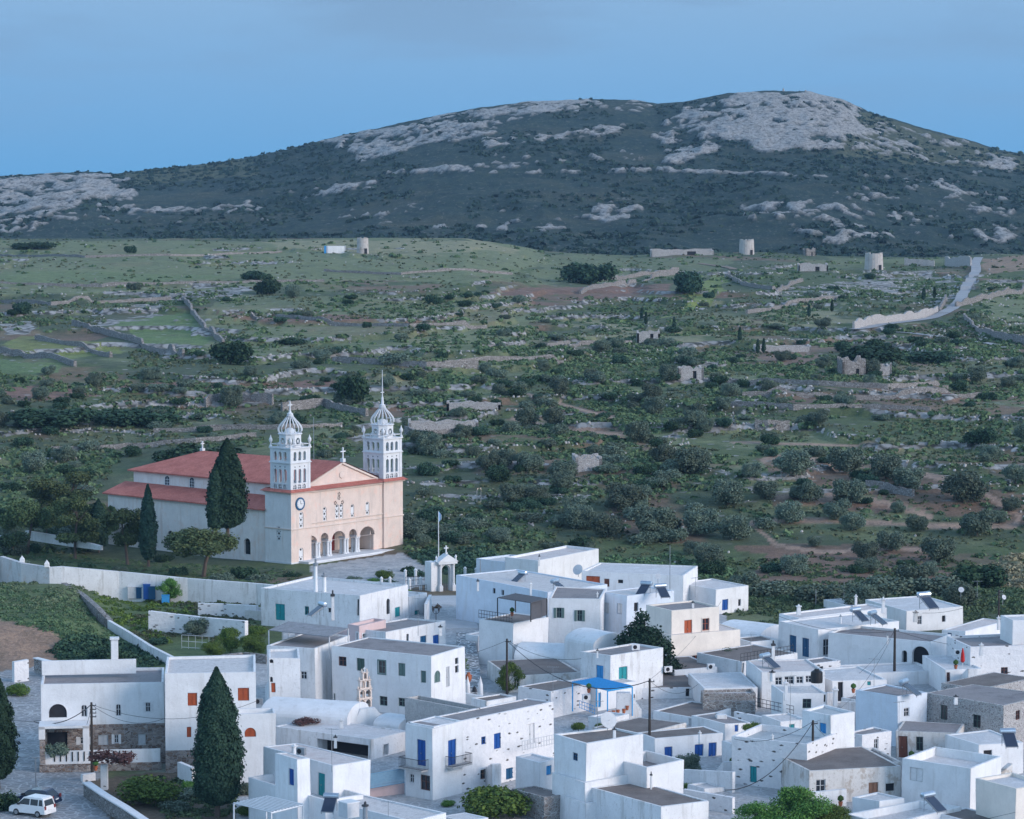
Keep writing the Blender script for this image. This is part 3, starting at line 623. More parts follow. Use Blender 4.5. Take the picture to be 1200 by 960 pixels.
# ---------------- houses ----------------
def plane_hit(Cx,Cy,d,px,py):
    r=ray(px,py); a=d[0];b=d[1]; det=a*(-r.y)+r.x*b
    u=((-Cx)*(-r.y)+r.x*(-Cy))/det; t=(a*(-Cy)-b*(-Cx))/det
    return u,HC+t*r.z
ARC=8
def wall_face(mb,T,wd,z0,z1,holes,dep,m):
    """grid wall in local x (0..wd), z; outward is -y; holes (u0,u1,v0,v1,arch)"""
    us=sorted(set([0,wd]+[h[0] for h in holes]+[h[1] for h in holes])); vs_=sorted(set([z0,z1]+[h[2] for h in holes]+[h[3] for h in holes]))
    us=[u for u in us if 0<=u<=wd]; vs_=[v for v in vs_ if z0<=v<=z1]
    def q(*p): mb.poly([tuple(T@Vector(x)) for x in p],m)
    for u0,u1 in zip(us[:-1],us[1:]):
        for v0,v1 in zip(vs_[:-1],vs_[1:]):
            uc,vc=(u0+u1)/2,(v0+v1)/2
            if any(h[0]<uc<h[1] and h[2]<vc<h[3] for h in holes): continue
            q((u0,0,v0),(u1,0,v0),(u1,0,v1),(u0,0,v1))
    for u0,u1,v0,v1,arch in holes:
        d=dep
        if arch:
            r=(u1-u0)/2; k=min(r,(v1-v0)*.9)*(arch if arch<1 else 1); c=(u0+u1)/2; vs0=v1-k
            A=[(c-r*math.cos(math.pi*i/(2*ARC)),vs0+k*math.sin(math.pi*i/(2*ARC))) for i in range(2*ARC+1)]
            l=A[:ARC+1]; rr=A[ARC:]
            q(*([(u0,0,v1)]+[(x,0,y) for x,y in l])) ; q(*([(u1,0,v1)]+[(x,0,y) for x,y in rr]))
            for (xa,ya),(xb,yb) in zip(A[:-1],A[1:]): q((xa,0,ya),(xb,0,yb),(xb,d,yb),(xa,d,ya))
            q((u0,0,v0),(u0,d,v0),(u0,d,vs0),(u0,0,vs0)); q((u1,0,v0),(u1,0,vs0),(u1,d,vs0),(u1,d,v0)); q((u0,0,v0),(u1,0,v0),(u1,d,v0),(u0,d,v0))
        else:
            q((u0,0,v0),(u0,d,v0),(u0,d,v1),(u0,0,v1)); q((u1,0,v0),(u1,0,v1),(u1,d,v1),(u1,d,v0)); q((u0,0,v0),(u1,0,v0),(u1,d,v0),(u0,d,v0)); q((u0,0,v1),(u0,d,v1),(u1,d,v1),(u1,0,v1))
def opening(e,T,h,kind,col,dep,wallm):
    u0,u1,v0,v1,arch=h; wd=u1-u0; ht=v1-v0; d=dep
    def bx(mb,a,b,c,f,z0,z1,m=None): mb.box(a,b,c,f,z0,z1,m,T=T)
    isdoor=ht>1.75
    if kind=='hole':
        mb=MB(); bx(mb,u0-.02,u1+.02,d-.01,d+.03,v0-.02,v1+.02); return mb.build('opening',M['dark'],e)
    if kind=='sh':   # closed leaf: boards with rails
        mb=MB(); y0=d-.07; mb_n='door' if isdoor else 'shutter'
        bx(mb,u0-.02,u1+.02,d-.02,d+.03,v0-.02,v1+.02)
        half=(u0+u1)/2
        leaves=[(u0+.04,half-.015),(half+.015,u1-.04)] if wd>.55 else [(u0+.04,u1-.04)]
        for a,b in leaves:
            bx(mb,a,b,y0,d-.025,v0+.03,v1-.04)
            bx(mb,a+.01,a+.07,y0-.03,y0-.002,v0+.04,v1-.05); bx(mb,b-.07,b-.01,y0-.03,y0-.002,v0+.04,v1-.05)
            for zz in (v0+.06,v0+ht*.48,v1-.16): bx(mb,a+.08,b-.08,y0-.025,y0-.002,zz,zz+.09)
        o=mb.build(mb_n,M['p_'+col],e)
        if isdoor:
            k=MB(); bx(k,half-.09,half-.05,y0-.09,y0-.032,v0+ht*.45,v0+ht*.45+.12); k.build('handle',M['metal'],o)
        return o
    # glazed window with frame and bars, optional open shutters
    mb=MB(); t=.06; y0=d-.08; bx(mb,u0,u0+t,y0,d,v0,v1); bx(mb,u1-t,u1,y0,d,v0,v1); bx(mb,u0+t,u1-t,y0,d,v0,v0+t); bx(mb,u0+t,u1-t,y0,d,v1-t,v1)
    bx(mb,(u0+u1)/2-.03,(u0+u1)/2+.03,y0+.004,d-.004,v0+t,v1-t); bx(mb,u0+t,(u0+u1)/2-.03,y0+.01,d-.01,v0+ht*.55,v0+ht*.55+.04); bx(mb,(u0+u1)/2+.03,u1-t,y0+.01,d-.01,v0+ht*.55,v0+ht*.55+.04)
    o=mb.build('window',M['p_'+col],e); p=MB(); bx(p,u0+.01,u1-.01,d-.03,d-.02,v0+.01,v1-.01); p.build('pane',M['glass'],o)
    bk=MB(); bx(bk,u0-.02,u1+.02,d+.001,d+.03,v0-.02,v1+.02); bk.build('backing',M['dark'],o)
    if kind=='wins':
        for s in (0,1):
            a,b=(u0-wd*.52,u0-.02) if s==0 else (u1+.02,u1+wd*.52)
            k=MB(); bx(k,a,b,-.07,-.03,v0,v1); 
            for zz in np.arange(v0+.1,v1-.1,.12): bx(k,a+.06,b-.06,-.085,-.072,zz,zz+.07)
            k.build('shutter',M['p_'+col],o)
    if kind=='wincase':  # white casement surround with side leaves
        for s in (0,1):
            a,b=(u0-wd*.6,u0-.01) if s==0 else (u1+.01,u1+wd*.6)
            k=MB(); bx(k,a,b,-.06,-.02,v0-.05,v1+.05); k.build('shutter',M['p_offw'],o)
    if kind=='wint':
        k=MB(); bx(k,u0-.12,u1+.12,-.04,.0-.003,v1+.003,v1+.12); bx(k,u0-.12,u1+.12,-.06,-.003,v0-.12,v0-.003); bx(k,u0-.12,u0-.003,-.04,-.003,v0,v1); bx(k,u1+.003,u1+.12,-.04,-.003,v0,v1); k.build('sill',M['cream'] if col=='orange' else M['p_'+col],o)
    return o
class House:
    def __init__(s,label,Cxy,Y,ang,name='house',cat='house',group=None):
        s.p=P(Cxy[0],Cxy[1],Y); s.a=R(ang); s.e=empty(name,(s.p.x,s.p.y,0),s.a,label,cat,group); s.ang=ang
    def block(s,Cxy,Y,xl,xr,base=-1.5,wm='white',roof='roofwhite',par=.28,dl=None,dr=None,win=(),dep=.16,top=None,rw=None,z1=None):
        """front corner at photo pixel Cxy, depth Y. xl / xr = where the left / right faces end; or dl / dr in metres"""
        c=P(Cxy[0],Cxy[1],Y); ca,sa=math.cos(s.a),math.sin(s.a)
        def ln(d,x):
            u=(x-600)/F; # X=u*dep, dep=Y cp-(z-HC) sp
            k=(c.z-HC)*sp; return (u*(c.y*cp-k)-c.x)/(d[0]-u*cp*d[1])
        A=ln((ca,sa),xr) if dr is None else dr; B=ln((-sa,ca),xl) if dl is None else dl
        Z=c.z if z1 is None else z1; q=c-s.p; lx=q.x*ca+q.y*sa; ly=-q.x*sa+q.y*ca
        s.A,s.B,s.Z,s.lx,s.ly=A,B,Z,lx,ly
        hr,hl=[],[]; ops=[]
        for w_ in win:
            f,x0,y0,x1,y1,kind,col=w_[:7]; d=(ca,sa) if f=='R' else (-sa,ca)
            xm,ym=(x0+x1)/2,(y0+y1)/2
            ua=plane_hit(c.x,c.y,d,x0,ym)[0]; ub=plane_hit(c.x,c.y,d,x1,ym)[0]; za=plane_hit(c.x,c.y,d,xm,y1)[1]; zb=plane_hit(c.x,c.y,d,xm,y0)[1]
            ua,ub=min(ua,ub),max(ua,ub); mx_=A if f=='R' else B
            if ub-ua<.35: m_=(ua+ub)/2; ua,ub=m_-.2,m_+.2
            ua=max(.12,min(ua,mx_-.3)); ub=min(mx_-.12,max(ub,ua+.25)); za=max(za,base+.05); zb=min(zb,Z-.15)
            if zb-za<.2: continue
            arch=1 if 'a' in kind.split('_')[1:] else 0; kk=kind.split('_')[0]
            if f=='R': h=(ua,ub,za,zb,arch); hr.append(h)
            else: h=(B-ub,B-ua,za,zb,arch); hl.append(h)
            ops.append((f,h,kk,col))
        mb=MB(); TR=Matrix.Translation((lx,ly,0)); TL=Matrix.Translation((lx,ly+B,0))@Matrix.Rotation(-math.pi/2,4,'Z')
        wall_face(mb,TR,A,base,Z,hr,dep,None); wall_face(mb,TL,B,base,Z,hl,dep,None)
        t=.24; x0,x1,y0,y1=lx,lx+A,ly,ly+B; zr=Z-par
        mb.poly([(x1,y0,base),(x1,y1,base),(x1,y1,Z),(x1,y0,Z)]); mb.poly([(x1,y1,base),(x0,y1,base),(x0,y1,Z),(x1,y1,Z)])
        o=[(x0,y0),(x1,y0),(x1,y1),(x0,y1)]; i_=[(x0+t,y0+t),(x1-t,y0+t),(x1-t,y1-t),(x0+t,y1-t)]
        jz=[random.uniform(-.03,.03) for _ in range(4)]
        for k in range(4):
            k2=(k+1)%4
            mb.poly([(*o[k],Z),(*o[k2],Z),(*i_[k2],Z),(*i_[k],Z)]); mb.poly([(*i_[k],Z),(*i_[k2],Z),(*i_[k2],zr-.05),(*i_[k],zr-.05)])
        before=set(bpy.data.objects); mb.build('wall',M[wm],s.e)
        rb=MB(); rb.poly([(*i_[0],zr),(*i_[1],zr),(*i_[2],zr+.04),(*i_[3],zr+.04)],None); rb.build('roof',M[roof],s.e)
        for f,h,kk,col in ops:
            opening(s.e,TR if f=='R' else TL,h,kk,col,dep,wm)
        if rw: # stone lower storey facing, proud of the wall: (face,z_top,mat)
            for f,zt,mt in rw:
                holes=[h for h in (hr if f=='R' else hl)]
                k=MB(); T=(TR if f=='R' else TL)@Matrix.Translation((0,-.035,0)); hh=[(a,b,max(c_,base),min(d_,zt),g_) for a,b,c_,d_,g_ in holes if c_<zt]
                wall_face(k,T,A if f=='R' else B,base,zt,hh,.035,None); k.build('stone_facing',M[mt],s.e)
        cj=[(random.uniform(-.13,.13),random.uniform(-.13,.13),random.uniform(-.12,.12)) for _ in range(4)]
        for o in set(bpy.data.objects)-before:
            if o.type!='MESH': continue
            n=len(o.data.vertices); co_=np.empty(n*3); o.data.vertices.foreach_get('co',co_); co_=co_.reshape(-1,3)
            a=((co_[:,0]-lx)/max(A,.1)); b=((co_[:,1]-ly)/max(B,.1)); zf=np.clip(co_[:,2]/max(Z,.5),0,1)
            for k_,wt in enumerate([(1-a)*(1-b),a*(1-b),a*b,(1-a)*b]):
                co_[:,0]+=wt*cj[k_][0]*zf; co_[:,1]+=wt*cj[k_][1]*zf; co_[:,2]+=wt*cj[k_][2]*zf
            o.data.vertices.foreach_set('co',co_.ravel()); o.data.update()
        return s
    def child(s,name,mb,m): return mb.build(name,M[m] if m else None,s.e)
    def loc(s,x,y,Y):  # photo pixel at depth Y -> local coords
        c=P(x,y,Y)-s.p; ca,sa=math.cos(s.a),math.sin(s.a); return Vector((c.x*ca+c.y*sa,-c.x*sa+c.y*ca,c.z+s.p.z))
H1=House('long white house with arched balcony and brown stone ground floor beside the cobbled street',(47,802),279,7)
H1.block((47,802),279,37,193,par=.3,dl=8.5,roof='roofgrey',rw=[('R',3.9,'brownstone')],win=[('R',57,825,78,841,'hole_a','x'),('R',95,826,102,840,'win_a','greyw'),('R',136,825,142,839,'win_a','greyw'),('R',171,823,177,834,'wincase','greyw'),
 ('R',55,858,79,889,'hole','x'),('R',94,864,102,872,'wincase','greyw'),('R',115,861,127,873,'sh','greyw'),('R',134,861,139,871,'wincase','greyw'),('R',162,860,171,873,'sh','greyw')])
k=MB(); k.box(.0,11.2,-3.0,-2.8,-.5,2.0); 
k2=MB()
for i in range(14): k2.box(1.3+i*.55,1.42+i*.55,-3.05,-2.75,1.0,1.9)
H1.child('balustrade',k,'white'); H1.child('baluster_gap',k2,'dark'); k=MB(); k.box(-.05,11.3,-3.1,-2.7,-1,.75); k.box(0,.5,-3.2,-2.6,.75,3.1); H1.child('terrace_wall',k,'brownstone')
k=MB(); k.box(4.0,4.6,-2.95,-2.5,.8,4.3); k.box(-.1,.5,-2.95,-2.5,3.1,4.3); k.box(-.1,4.6,-2.95,-.04,4.1,4.35); H1.child('porch',k,'white')
k=MB(); k.box(0,9,4.5,4.8,7.9,9.3); k.box(6.6,7.3,4.6,5.3,8,11.2); k.box(6.5,7.4,4.5,5.4,11.2,11.4); H1.child('chimney_wall',k,'white')
H2=House('white two storey house with orange shutters behind the tallest cypress',(193,789),276,6)
H2.block((193,789),276,180,300,dl=9,roof='roofworn',rw=[('R',2.1,'brownstone')],win=[('R',220,812,231,827,'sh','orange'),('R',279,806,292,821,'sh','orange'),('R',219,852,224,864,'sh','orange'),('R',286,852,298,863,'sh','orange')])
H2.block((270,836),270,262,322,z1=None,dl=2.5,win=[('R',286,852,299,863,'sh_a','orange')],par=.7)
H2.block((316,772),300,292,352,dl=6,win=[('R',318,771,320,778,'hole_a','x'),('R',319,801,323,812,'sh','orange'),('R',316,794,320,800,'hole_a','x')],wm='white2')
H3=House('long white house with teal shutters in front of the church steps',(421,699),358,60)
H3.block((421,699),358,306,479,wm='white2',roof='roofwhite',par=.3,win=[('L',323,708,334,727,'sh','teal'),('L',357,711,362,721,'win','teal'),('L',385,713,387,718,'hole','x'),('L',418,703,421,722,'hole_a','x'),('R',463,712,469,723,'sh','teal'),('R',453,702,457,720,'hole_a','x')])
H3.block((479,699),372,470,501,dl=6,wm='white2',roof='roofwhite',win=[('R',486,715,492,726,'sh','teal')])
H3.block((306,716),369,287,318,dr=2,wm='old',win=[('L',289,731,292,737,'hole','x')])
H4=House('house with pink walls and a corrugated porch roof over its terrace',(452,738),331,52)
H4.block((452,742),332,407,523,wm='white2',roof='roofgrey',par=.2,win=[('R',493,746,500,759,'sh','navy'),('R',508,745,515,759,'sh','blue'),('R',477,744,479,757,'hole','x')])
H4.block((421,733),333,407,452,wm='pink',roof='roofpink',par=.35,win=[('L',418,741,424,752,'wint','offw'),('R',425,742,430,753,'wint','offw')])
H4.block((400,741),338,345,410,wm='pink',roof='roofgrey',par=.1,win=[('L',354,744,361,752,'win','greyw'),('L',364,744,370,752,'win','greyw')])
H5=House('long white house with green shutters and a row of small windows under the pink one',(505,769),303,57)
H5.block((505,769),303,390,546,roof='roofgrey',par=.12,wm='white',win=[('L',398,769,407,780,'win','brown'),('L',419,771,428,786,'sh','darkgreen'),('L',444,774,452,789,'wint','green'),('L',467,777,475,792,'sh','green'),('L',493,786,499,800,'sh','green'),
  ('L',383,812,392,822,'sh','darkgreen'),('L',445,816,454,827,'win','green'),('L',467,818,476,828,'win','green'),('R',509,786,516,800,'sh_a','green'),('R',523,782,527,805,'sh','greyw'),('R',534,772,538,779,'hole','x'),('R',534,781,538,789,'hole','x')])
H5b=House('blank whitewashed terrace house with one grey window beneath the corrugated porch',(370,762),309,70)
H5b.block((370,760),309,313,410,par=.15,wm='white2',roof='roofgrey',win=[('L',353,787,360,796,'win','greyw')])
H20=House('plain white flat topped building at the top edge of the village',(630,656),400,52)
H20.block((630,656),400,592,702,par=.35,dl=None,wm='white',roof='roofpink')
H20.block((592,659),404,575,630,dl=5,wm='whitecold',z1=None,win=[('R',597,661,600,665,'hole','x')])
H25=House('long low white house with a red brown garage door behind the roof heaters',(682,672),378,-16)
H25.block((682,670),378,676,800,dl=9,par=.2,win=[('R',687,676,703,689,'sh','orange'),('R',708,679,714,688,'sh','brown'),('R',724,680,730,684,'hole','x')])
H21=House('broad white house with two tiny windows facing the church plaza',(640,692),355,38)
H21.block((640,694),356,552,712,par=.15,roof='roofworn',wm='whitecold',dl=18,win=[('L',577,690,580,696,'hole','x'),('L',587,692,590,698,'hole','x')])
H22=House('white terrace block carrying the charcoal canopy',(600,729),336,52)
H22.block((600,731),334,561,642,par=.12,wm='white',roof='roofdark',win=[])
H23=House('white house with two grey green shuttered windows right of the charcoal canopy',(643,702),342,-6)
H23.block((643,701),342,640,703,dl=9,par=.15,roof='roofgrey',win=[('R',652,712,658,724,'wins','green'),('R',676,715,682,728,'wins','green')])
H24=House('white flat roofed house with blocked windows and the tall mast on its roof',(733,698),345,38)
H24.block((733,698),345,702,790,par=.15,wm='whitecold',roof='roofworn',win=[('L',707,706,713,718,'sh','offw'),('L',722,707,728,719,'sh','offw'),('R',742,706,747,716,'hole','x')])
H27=House('small white house with a bright blue shutter at the village edge',(838,692),372,38)
H27.block((838,690),374,795,877,par=.15,win=[('L',845,702,846,703,'hole','x'),('R',846,702,853,715,'sh','blue'),('R',865,702,868,710,'hole','x'),('R',864,717,868,723,'hole','x')])
H26=House('tall cream house with brown shutters beside the dense dark tree',(787,717),332,31)
H26.block((787,716),332,758,843,par=.2,wm='cream',roof='roofgrey',win=[('R',802,727,811,747,'sh','orange'),('R',823,725,831,739,'wint','orange'),('R',811,768,821,779,'wint','orange')])
H26.block((787,745),331,776,868,dl=4,z1=None,wm='cream',roof='roofpink',par=.1,win=[('R',811,768,821,780,'wint','orange'),('R',842,761,850,782,'sh','brown')])
H28=House('big white house with two dark blue shuttered doors and long stepped roofs',(959,738),335,34)
H28.block((959,738),335,912,975,par=.2,win=[('L',925,745,933,765,'sh','navy'),('L',940,748,948,770,'sh','navy'),('R',965,749,972,768,'win','greyw')],dr=12)
H28.block((935,724),350,912,1000,par=.2,z1=None,dr=14,roof='roofpink')
H28b=House('white house with two open arches and tall chimney line, right of the blue doored one',(1092,752),328,60)
H28b.block((1092,752),328,970,1102,par=.25,roof='roofgrey',win=[('L',1057,762,1063,782,'hole_a','x'),('L',1069,757,1089,781,'hole_a','x'),('L',1078,792,1088,801,'win','greyw'),('R',1094,790,1098,800,'hole','x')],dep=.5,dr=6)
H29=House('wide white house with the twin tank heater at the back right of the village',(1070,722),362,22)
H29.block((1062,716),360,975,1129,dl=10,par=.15,wm='white',win=[('R',1075,722,1080,732,'win','greyw'),('R',1104,722,1108,729,'hole','x')])
H29.block((1000,712),372,974,1060,dl=8,par=.15,roof='roofwhite')
H30=House('low white house with one navy door under a pink edged roof',(1132,741),341,56)
H30.block((1132,741),341,1105,1200,par=.1,dr=11,roof='roofpink',win=[('L',1111,742,1116,759,'sh','navy'),('L',1120,745,1124,757,'hole','x')])
H31=House('whitewashed rubble house with small brown window at the right edge',(1150,759),320,10)
H31.block((1137,758),320,1130,1240,dl=8,par=.3,wm='gap',roof='roofgrey',win=[('R',1173,782,1181,790,'win','brown'),('R',1109,790,1113,799,'hole','x')])
H31.block((1186,727),323,1180,1240,dl=4,par=.2,wm='white',z1=None)
H31b=House('low white house between the arched house and the rubble house',(1118,778),318,8)
H31b.block((1109,784),317,1102,1150,dl=9,par=.15,roof='roofwhite',win=[('R',1110,787,1114,799,'win','brown')])
H12=House('small whitewashed rubble block beside the blue terrace',(645,812),303,48)
H12.block((645,811),303,607,693,par=.1,wm='gap',roof='roofdark',win=[('L',639,820,642,826,'hole','x')])
H11=House('old grey house with weathered walls and flat earth roof behind the pole',(600,795),318,14)
H11.block((596,792),318,582,680,par=.06,wm='old',roof='roofdark',dl=10,win=[('R',602,795,608,806,'win','greyw')])
H13=House('white house with bright blue door above the blue pergola terrace',(715,770),311,42)
H13.block((715,769),311,681,777,par=.2,wm='white2',roof='roofgrey',win=[('L',699,780,707,796,'sh','skyblue'),('R',725,782,735,803,'sh','teal')])
H13.block((700,805),307,690,745,dl=5,par=.05,win=[('R',699,812,704,829,'sh','skyblue'),('R',749,812,755,829,'sh','wood')],roof='roofworn')
H14=House('low whitewashed rubble house with dark roof right of the blue pergola',(757,812),315,8)
H14.block((745,806),314,740,822,par=.08,dl=10,wm='gap',roof='roofdark',win=[('R',804,806,807,816,'hole','x')])
H14.block((790,790),330,778,842,par=.08,dl=9,wm='white',roof='roofdark',z1=None)
H15=House('white house with broad dark flat roof and a narrow door below it',(817,838),301,54)
H15.block((817,841),299,765,862,par=.12,wm='white',roof='roofdark',win=[('L',807,839,812,852,'sh','greyw'),('R',834,849,842,856,'sh','blue')])
H16=House('low house with grey earth roof and cream eaves behind the white cube',(806,848),290,50)
H16.block((752,861),286,717,806,par=.06,wm='old',roof='roofdark',dl=6)
H17=House('white house with royal blue door and two blue shutters',(768,864),281,24)
H17.block((768,865),281,757,846,par=.08,dl=3.6,wm='white',roof='roofdark',win=[('R',779,875,788,889,'sh','blue'),('R',814,872,824,886,'sh','blue'),('R',830,870,839,899,'sh','blue')])
H10=House('grey parapeted flat roof house behind the balcony house',(548,830),300,44)
H10.block((549,833),284,475,566,par=.7,wm='concrete',roof='roofgrey')
H9=House('two storey white house with two royal blue balcony doors',(507,853),264,49)
H9.block((507,853),264,475,650,par=.12,roof='roofgrey',wm='gap',win=[('R',525,867,534,897,'sh','blue'),('R',564,864,569,873,'win','blue'),('R',579,860,587,878,'sh','blue'),('R',618,849,627,872,'sh','offw'),('R',593,900,603,913,'sh','navy'),('R',563,902,571,913,'win','wood')])
H9.block((507,852.7),263.7,475,541,par=.1,wm='white',roof='roofwhite',dl=None,win=[('L',489,866,499,897,'sh','blue'),('L',493,908,504,926,'win','brown'),('L',480,907,485,917,'win','greyw'),('R',525,867,534,897,'sh','blue')])
H6=House('white house with a broad white roof and open porch behind the front blue door cube',(434,865),282,56)
H6.block((434,867),282,322,478,par=.1,wm='white2',roof='roofwhite',win=[('L',372,870,431,892,'hole','x'),('R',449,872,455,885,'win','green')],dep=1.6)
H7=House('front white cube house with turquoise blue door and narrow blue window',(389,897),250,40)
H7.block((389,897),250,308,432,par=.08,roof='roofpink',win=[('L',372,906,380,933,'sh','teal')])
H7.block((349,891),247.5,322,365,par=.08,roof='roofpink',win=[('L',339,902,345,921,'sh','blue')])
H7.block((382,937),246.5,291,392,par=.7,dr=4,z1=None,roof='roofwhite')
H8=House('white roof in the bottom foreground carrying the heater frame and chimney pipe',(483,957),250,44)
H8.block((483,962),240,380,524,par=.12,roof='roofworn')
H8b=House('low white slab roof at the bottom beside the small green shrub',(545,958),251,40)
H8b.block((545,964),242,517,572,par=.05,roof='roofwhite')
H18=House('tall plain white cube house with one tiny window and stepped plinth',(685,870),254,37)
H18.block((685,870),254,651,753,par=.18,roof='roofdark',win=[('L',671,882,676,891,'win','navy')])
H18.block((685,917),253.2,647,757,z1=None,par=.05,roof='roofwhite',win=[])
H18.block((757,898),254,745,800,par=.9,dl=5,roof='roofgrey',win=[])
H18.block((685,928),252.6,663,700,par=.05,dr=5,dl=3,z1=2.2)
H18b=House('low white house with wide brown earth roof under the plain cube',(775,945),254,36)
H18b.block((775,946),246,676,830,par=.08,wm='white2',roof='roofdark',dl=9.5)
H19=House('small bare rubble stone building with a tiny white framed window',(622,932),263,38)
H19.block((638,934),255,601,664,par=.1,wm='stone',roof='roofdark',win=[('L',617,940,621,946,'wint','offw')])
H19b=House('small whitewashed store behind the rubble stone building',(640,917),272,35)
H19b.block((644,919),270,620,668,par=.1,wm='white',roof='roofgrey')
H33=House('pinkish white house with a band of small windows and black tank',(893,793),306,8)
H33.block((893,788),309,884,968,dl=8,par=.15,wm='white2',roof='roofpink',win=[('R',909,794,917,803,'win','greyw'),('R',920,793,931,802,'win','greyw'),('R',934,793,942,801,'win','greyw'),('R',945,792,952,800,'win','greyw')])
H33.block((917,813),298,886,968,dl=5,par=.12,wm='white',roof='roofworn',win=[('R',940,819,950,830,'win','darkgreen'),('R',970,812,976,822,'hole','x')])
H33c=House('white lane house with a black doorway and small blue shutter',(985,800),309,16)
H33c.block((975,799),312,966,1040,dl=8,par=.15,win=[('R',982,794,988,822,'hole','x'),('R',1017,796,1021,803,'sh','teal')])
H33d=House('low white terrace block below the arched house',(1060,800),316,12)
H33d.block((1000,789),322,990,1095,dl=6,par=.2,roof='roofwhite')
H33e=House('white house with dark railing terrace and mushroom chimney left of the blue doors',(877,785),318,40)
H33e.block((868,775),322,851,935,par=.1,dl=7,wm='white2',roof='roofdark',win=[('R',857,778,860,790,'hole','x')])
H33f=House('white vaulted roof store with stone retaining front',(860,812),310,6)
H33f.block((824,806),308,815,887,par=.05,dl=9,wm='white',roof='roofwhite')
H33f.block((824,813),306,818,886,par=.3,dl=2,wm='stone',roof='roofworn')
H34=House('white box house with bright sky blue shutter and small awning',(975,838),284,42)
H34.block((975,838),272,939,1002,par=.25,roof='roofblue',win=[('L',961,847,969,859,'sh','skyblue')])
H35=House('large white house with pocked wall and two turquoise shutters above the green tree',(947,872),267,60)
H35.block((947,872),267,858,980,par=.6,roof='roofblue',wm='gap',win=[('L',879,898,887,917,'sh','teal'),('L',916,903,925,921,'sh','teal')])
H36=House('tall white house with faded pale blue shutters beside the brown door ruin',(1053,817),288,44)
H36.block((1053,817),288,1003,1086,par=.15,wm='whitecold',roof='roofgrey',win=[('L',1005,863,1014,877,'sh','paleblue'),('L',1035,868,1045,882,'sh','paleblue'),('R',1060,830,1066,840,'win','greyw')])
H37=House('crumbling pale house with brown door and dark framed window',(1051,857),283,-14)
H37.block((1051,857),283,1048,1122,dl=6,par=.05,wm='old',roof='roofgrey',win=[('R',1053,863,1064,888,'sh','brown'),('R',1074,864,1082,880,'win','darkgreen')])
H32=House('old unpainted rubble house with flat grey roof at the right edge',(1176,827),285,45)
H32.block((1176,827),285,1085,1230,par=.06,wm='oldstone',roof='roofgrey',win=[('L',1102,827,1110,844,'win','darkgreen'),('L',1140,838,1149,853,'win','darkgreen'),('L',1139,868,1146,878,'sh','brown'),('L',1102,857,1107,863,'hole','x'),('R',1190,833,1195,844,'win','brown')])
H32.block((1150,808),300,1145,1210,par=.05,dl=5,wm='oldstone',roof='roofdark')
H38=House('white walled roof terrace house left of the broken rubble arch',(1137,899),259,55)
H38.block((1137,899),259,1057,1173,par=.8,roof='roofwhite',wm='white',win=[('L',1066,900,1081,915,'sh','offw')])
H43=House('small white room with black doorway under a square solar heater',(1163,873),274,22)
H43.block((1146,874),274,1143,1200,dl=6,par=.12,win=[('R',1152,880,1162,896,'hole','x')])
H42=House('derelict roofless looking house with weeds on its earth roof',(975,908),262,16)
H42.block((948,904),262,940,1056,dl=9,par=.05,wm='old',roof='roofdark',win=[('R',1018,917,1029,931,'sh','wood'),('R',1038,918,1048,927,'hole','x'),('R',956,914,967,930,'win','greyw')])
H42.block((990,896),266,985,1056,dl=6,par=.2,wm='old',roof='roofgrey')
H39=House('white roof terrace with charcoal painted inner parapet at the bottom edge',(1060,962),250,42)
H39.block((1040,966),247,992,1126,par=.7,roof='roofworn',wm='white')
H40=House('white house with dark brown sloping flat roof at the bottom right',(1150,965),250,40)
H40.block((1150,966),248,1096,1186,par=.1,roof='roofdark',wm='white')
H41=House('cream cornered white house cut by the right edge of the photo',(1189,925),248,30)
H41.block((1189,924),248,1184,1230,dl=5,par=.3,wm='cream',roof='roofwhite')
H44=House('low white lane house behind the royal blue door house',(870,838),292,30)
H44.block((850,850),290,842,880,dl=6,par=.1,wm='white',roof='roofgrey',win=[('R',861,845,865,858,'sh','blue')])
H45=House('low whitewashed rear house left of the brown crumbling ones',(1020,830),300,36)
H45.block((1012,822),302,985,1050,par=.1,wm='white2',roof='roofgrey')
H46=House('white yard house with flat grey roof between the dark tree and the tiled lane',(760,790),322,20)
H46.block((790,785),322,776,842,dl=8,par=.1,wm='white',roof='roofdark')
H47=House('white chapel like block with rounded roof edge beside the dense dark tree',(700,750),330,40)
H47.block((715,748),329,680,722,par=.05,wm='white',roof='roofwhite')
# vaulted (barrel) roofs
def vault(label,p0,p1,Y0,Y1,wd,h,base=-1,name='vaulted_house',cat='house',m='white'):
    a=P(*p0,Y0); b=P(*p1,Y1); d=(b-a); d.z=0; Ln=d.length; z=(a.z+b.z)/2
    nn_=Vector((d.y,-d.x,0)).normalized()*wd/2; e=empty(name,(a.x+nn_.x,a.y+nn_.y,0),math.atan2(d.y,d.x),label,cat); mb=MB(); n=14
    pr=[(0,base)]+[(wd*(1-math.cos(math.pi*i/n))/2,z-h+h*math.sin(math.pi*i/n)) for i in range(n+1)]+[(wd,base)]
    K=10
    for k in range(K):
        xa,xb=Ln*k/K,Ln*(k+1)/K
        for (y0,z0),(y1,z1) in zip(pr[:-1],pr[1:]): mb.poly([(xa,y0,z0),(xb,y0,z0),(xb,y1,z1),(xa,y1,z1)])
    mb.poly([(0,y,zz) for y,zz in pr]); mb.poly([(Ln,y,zz) for y,zz in pr][::-1]); mb.build('wall',M[m],e,smooth=False)
    return e,Ln,z
vault('long white barrel vaulted chapel roof in front of the green shuttered house',(318,819),(420,822),296,293,6,1.3,cat='chapel',name='chapel')
vault('low white barrel vaulted building behind the dense dark tree',(610,751),(694,758),333,331,6,1.2)
vault('short white barrel vault against the cream house',(682,737),(716,741),330,326,5,1.2)
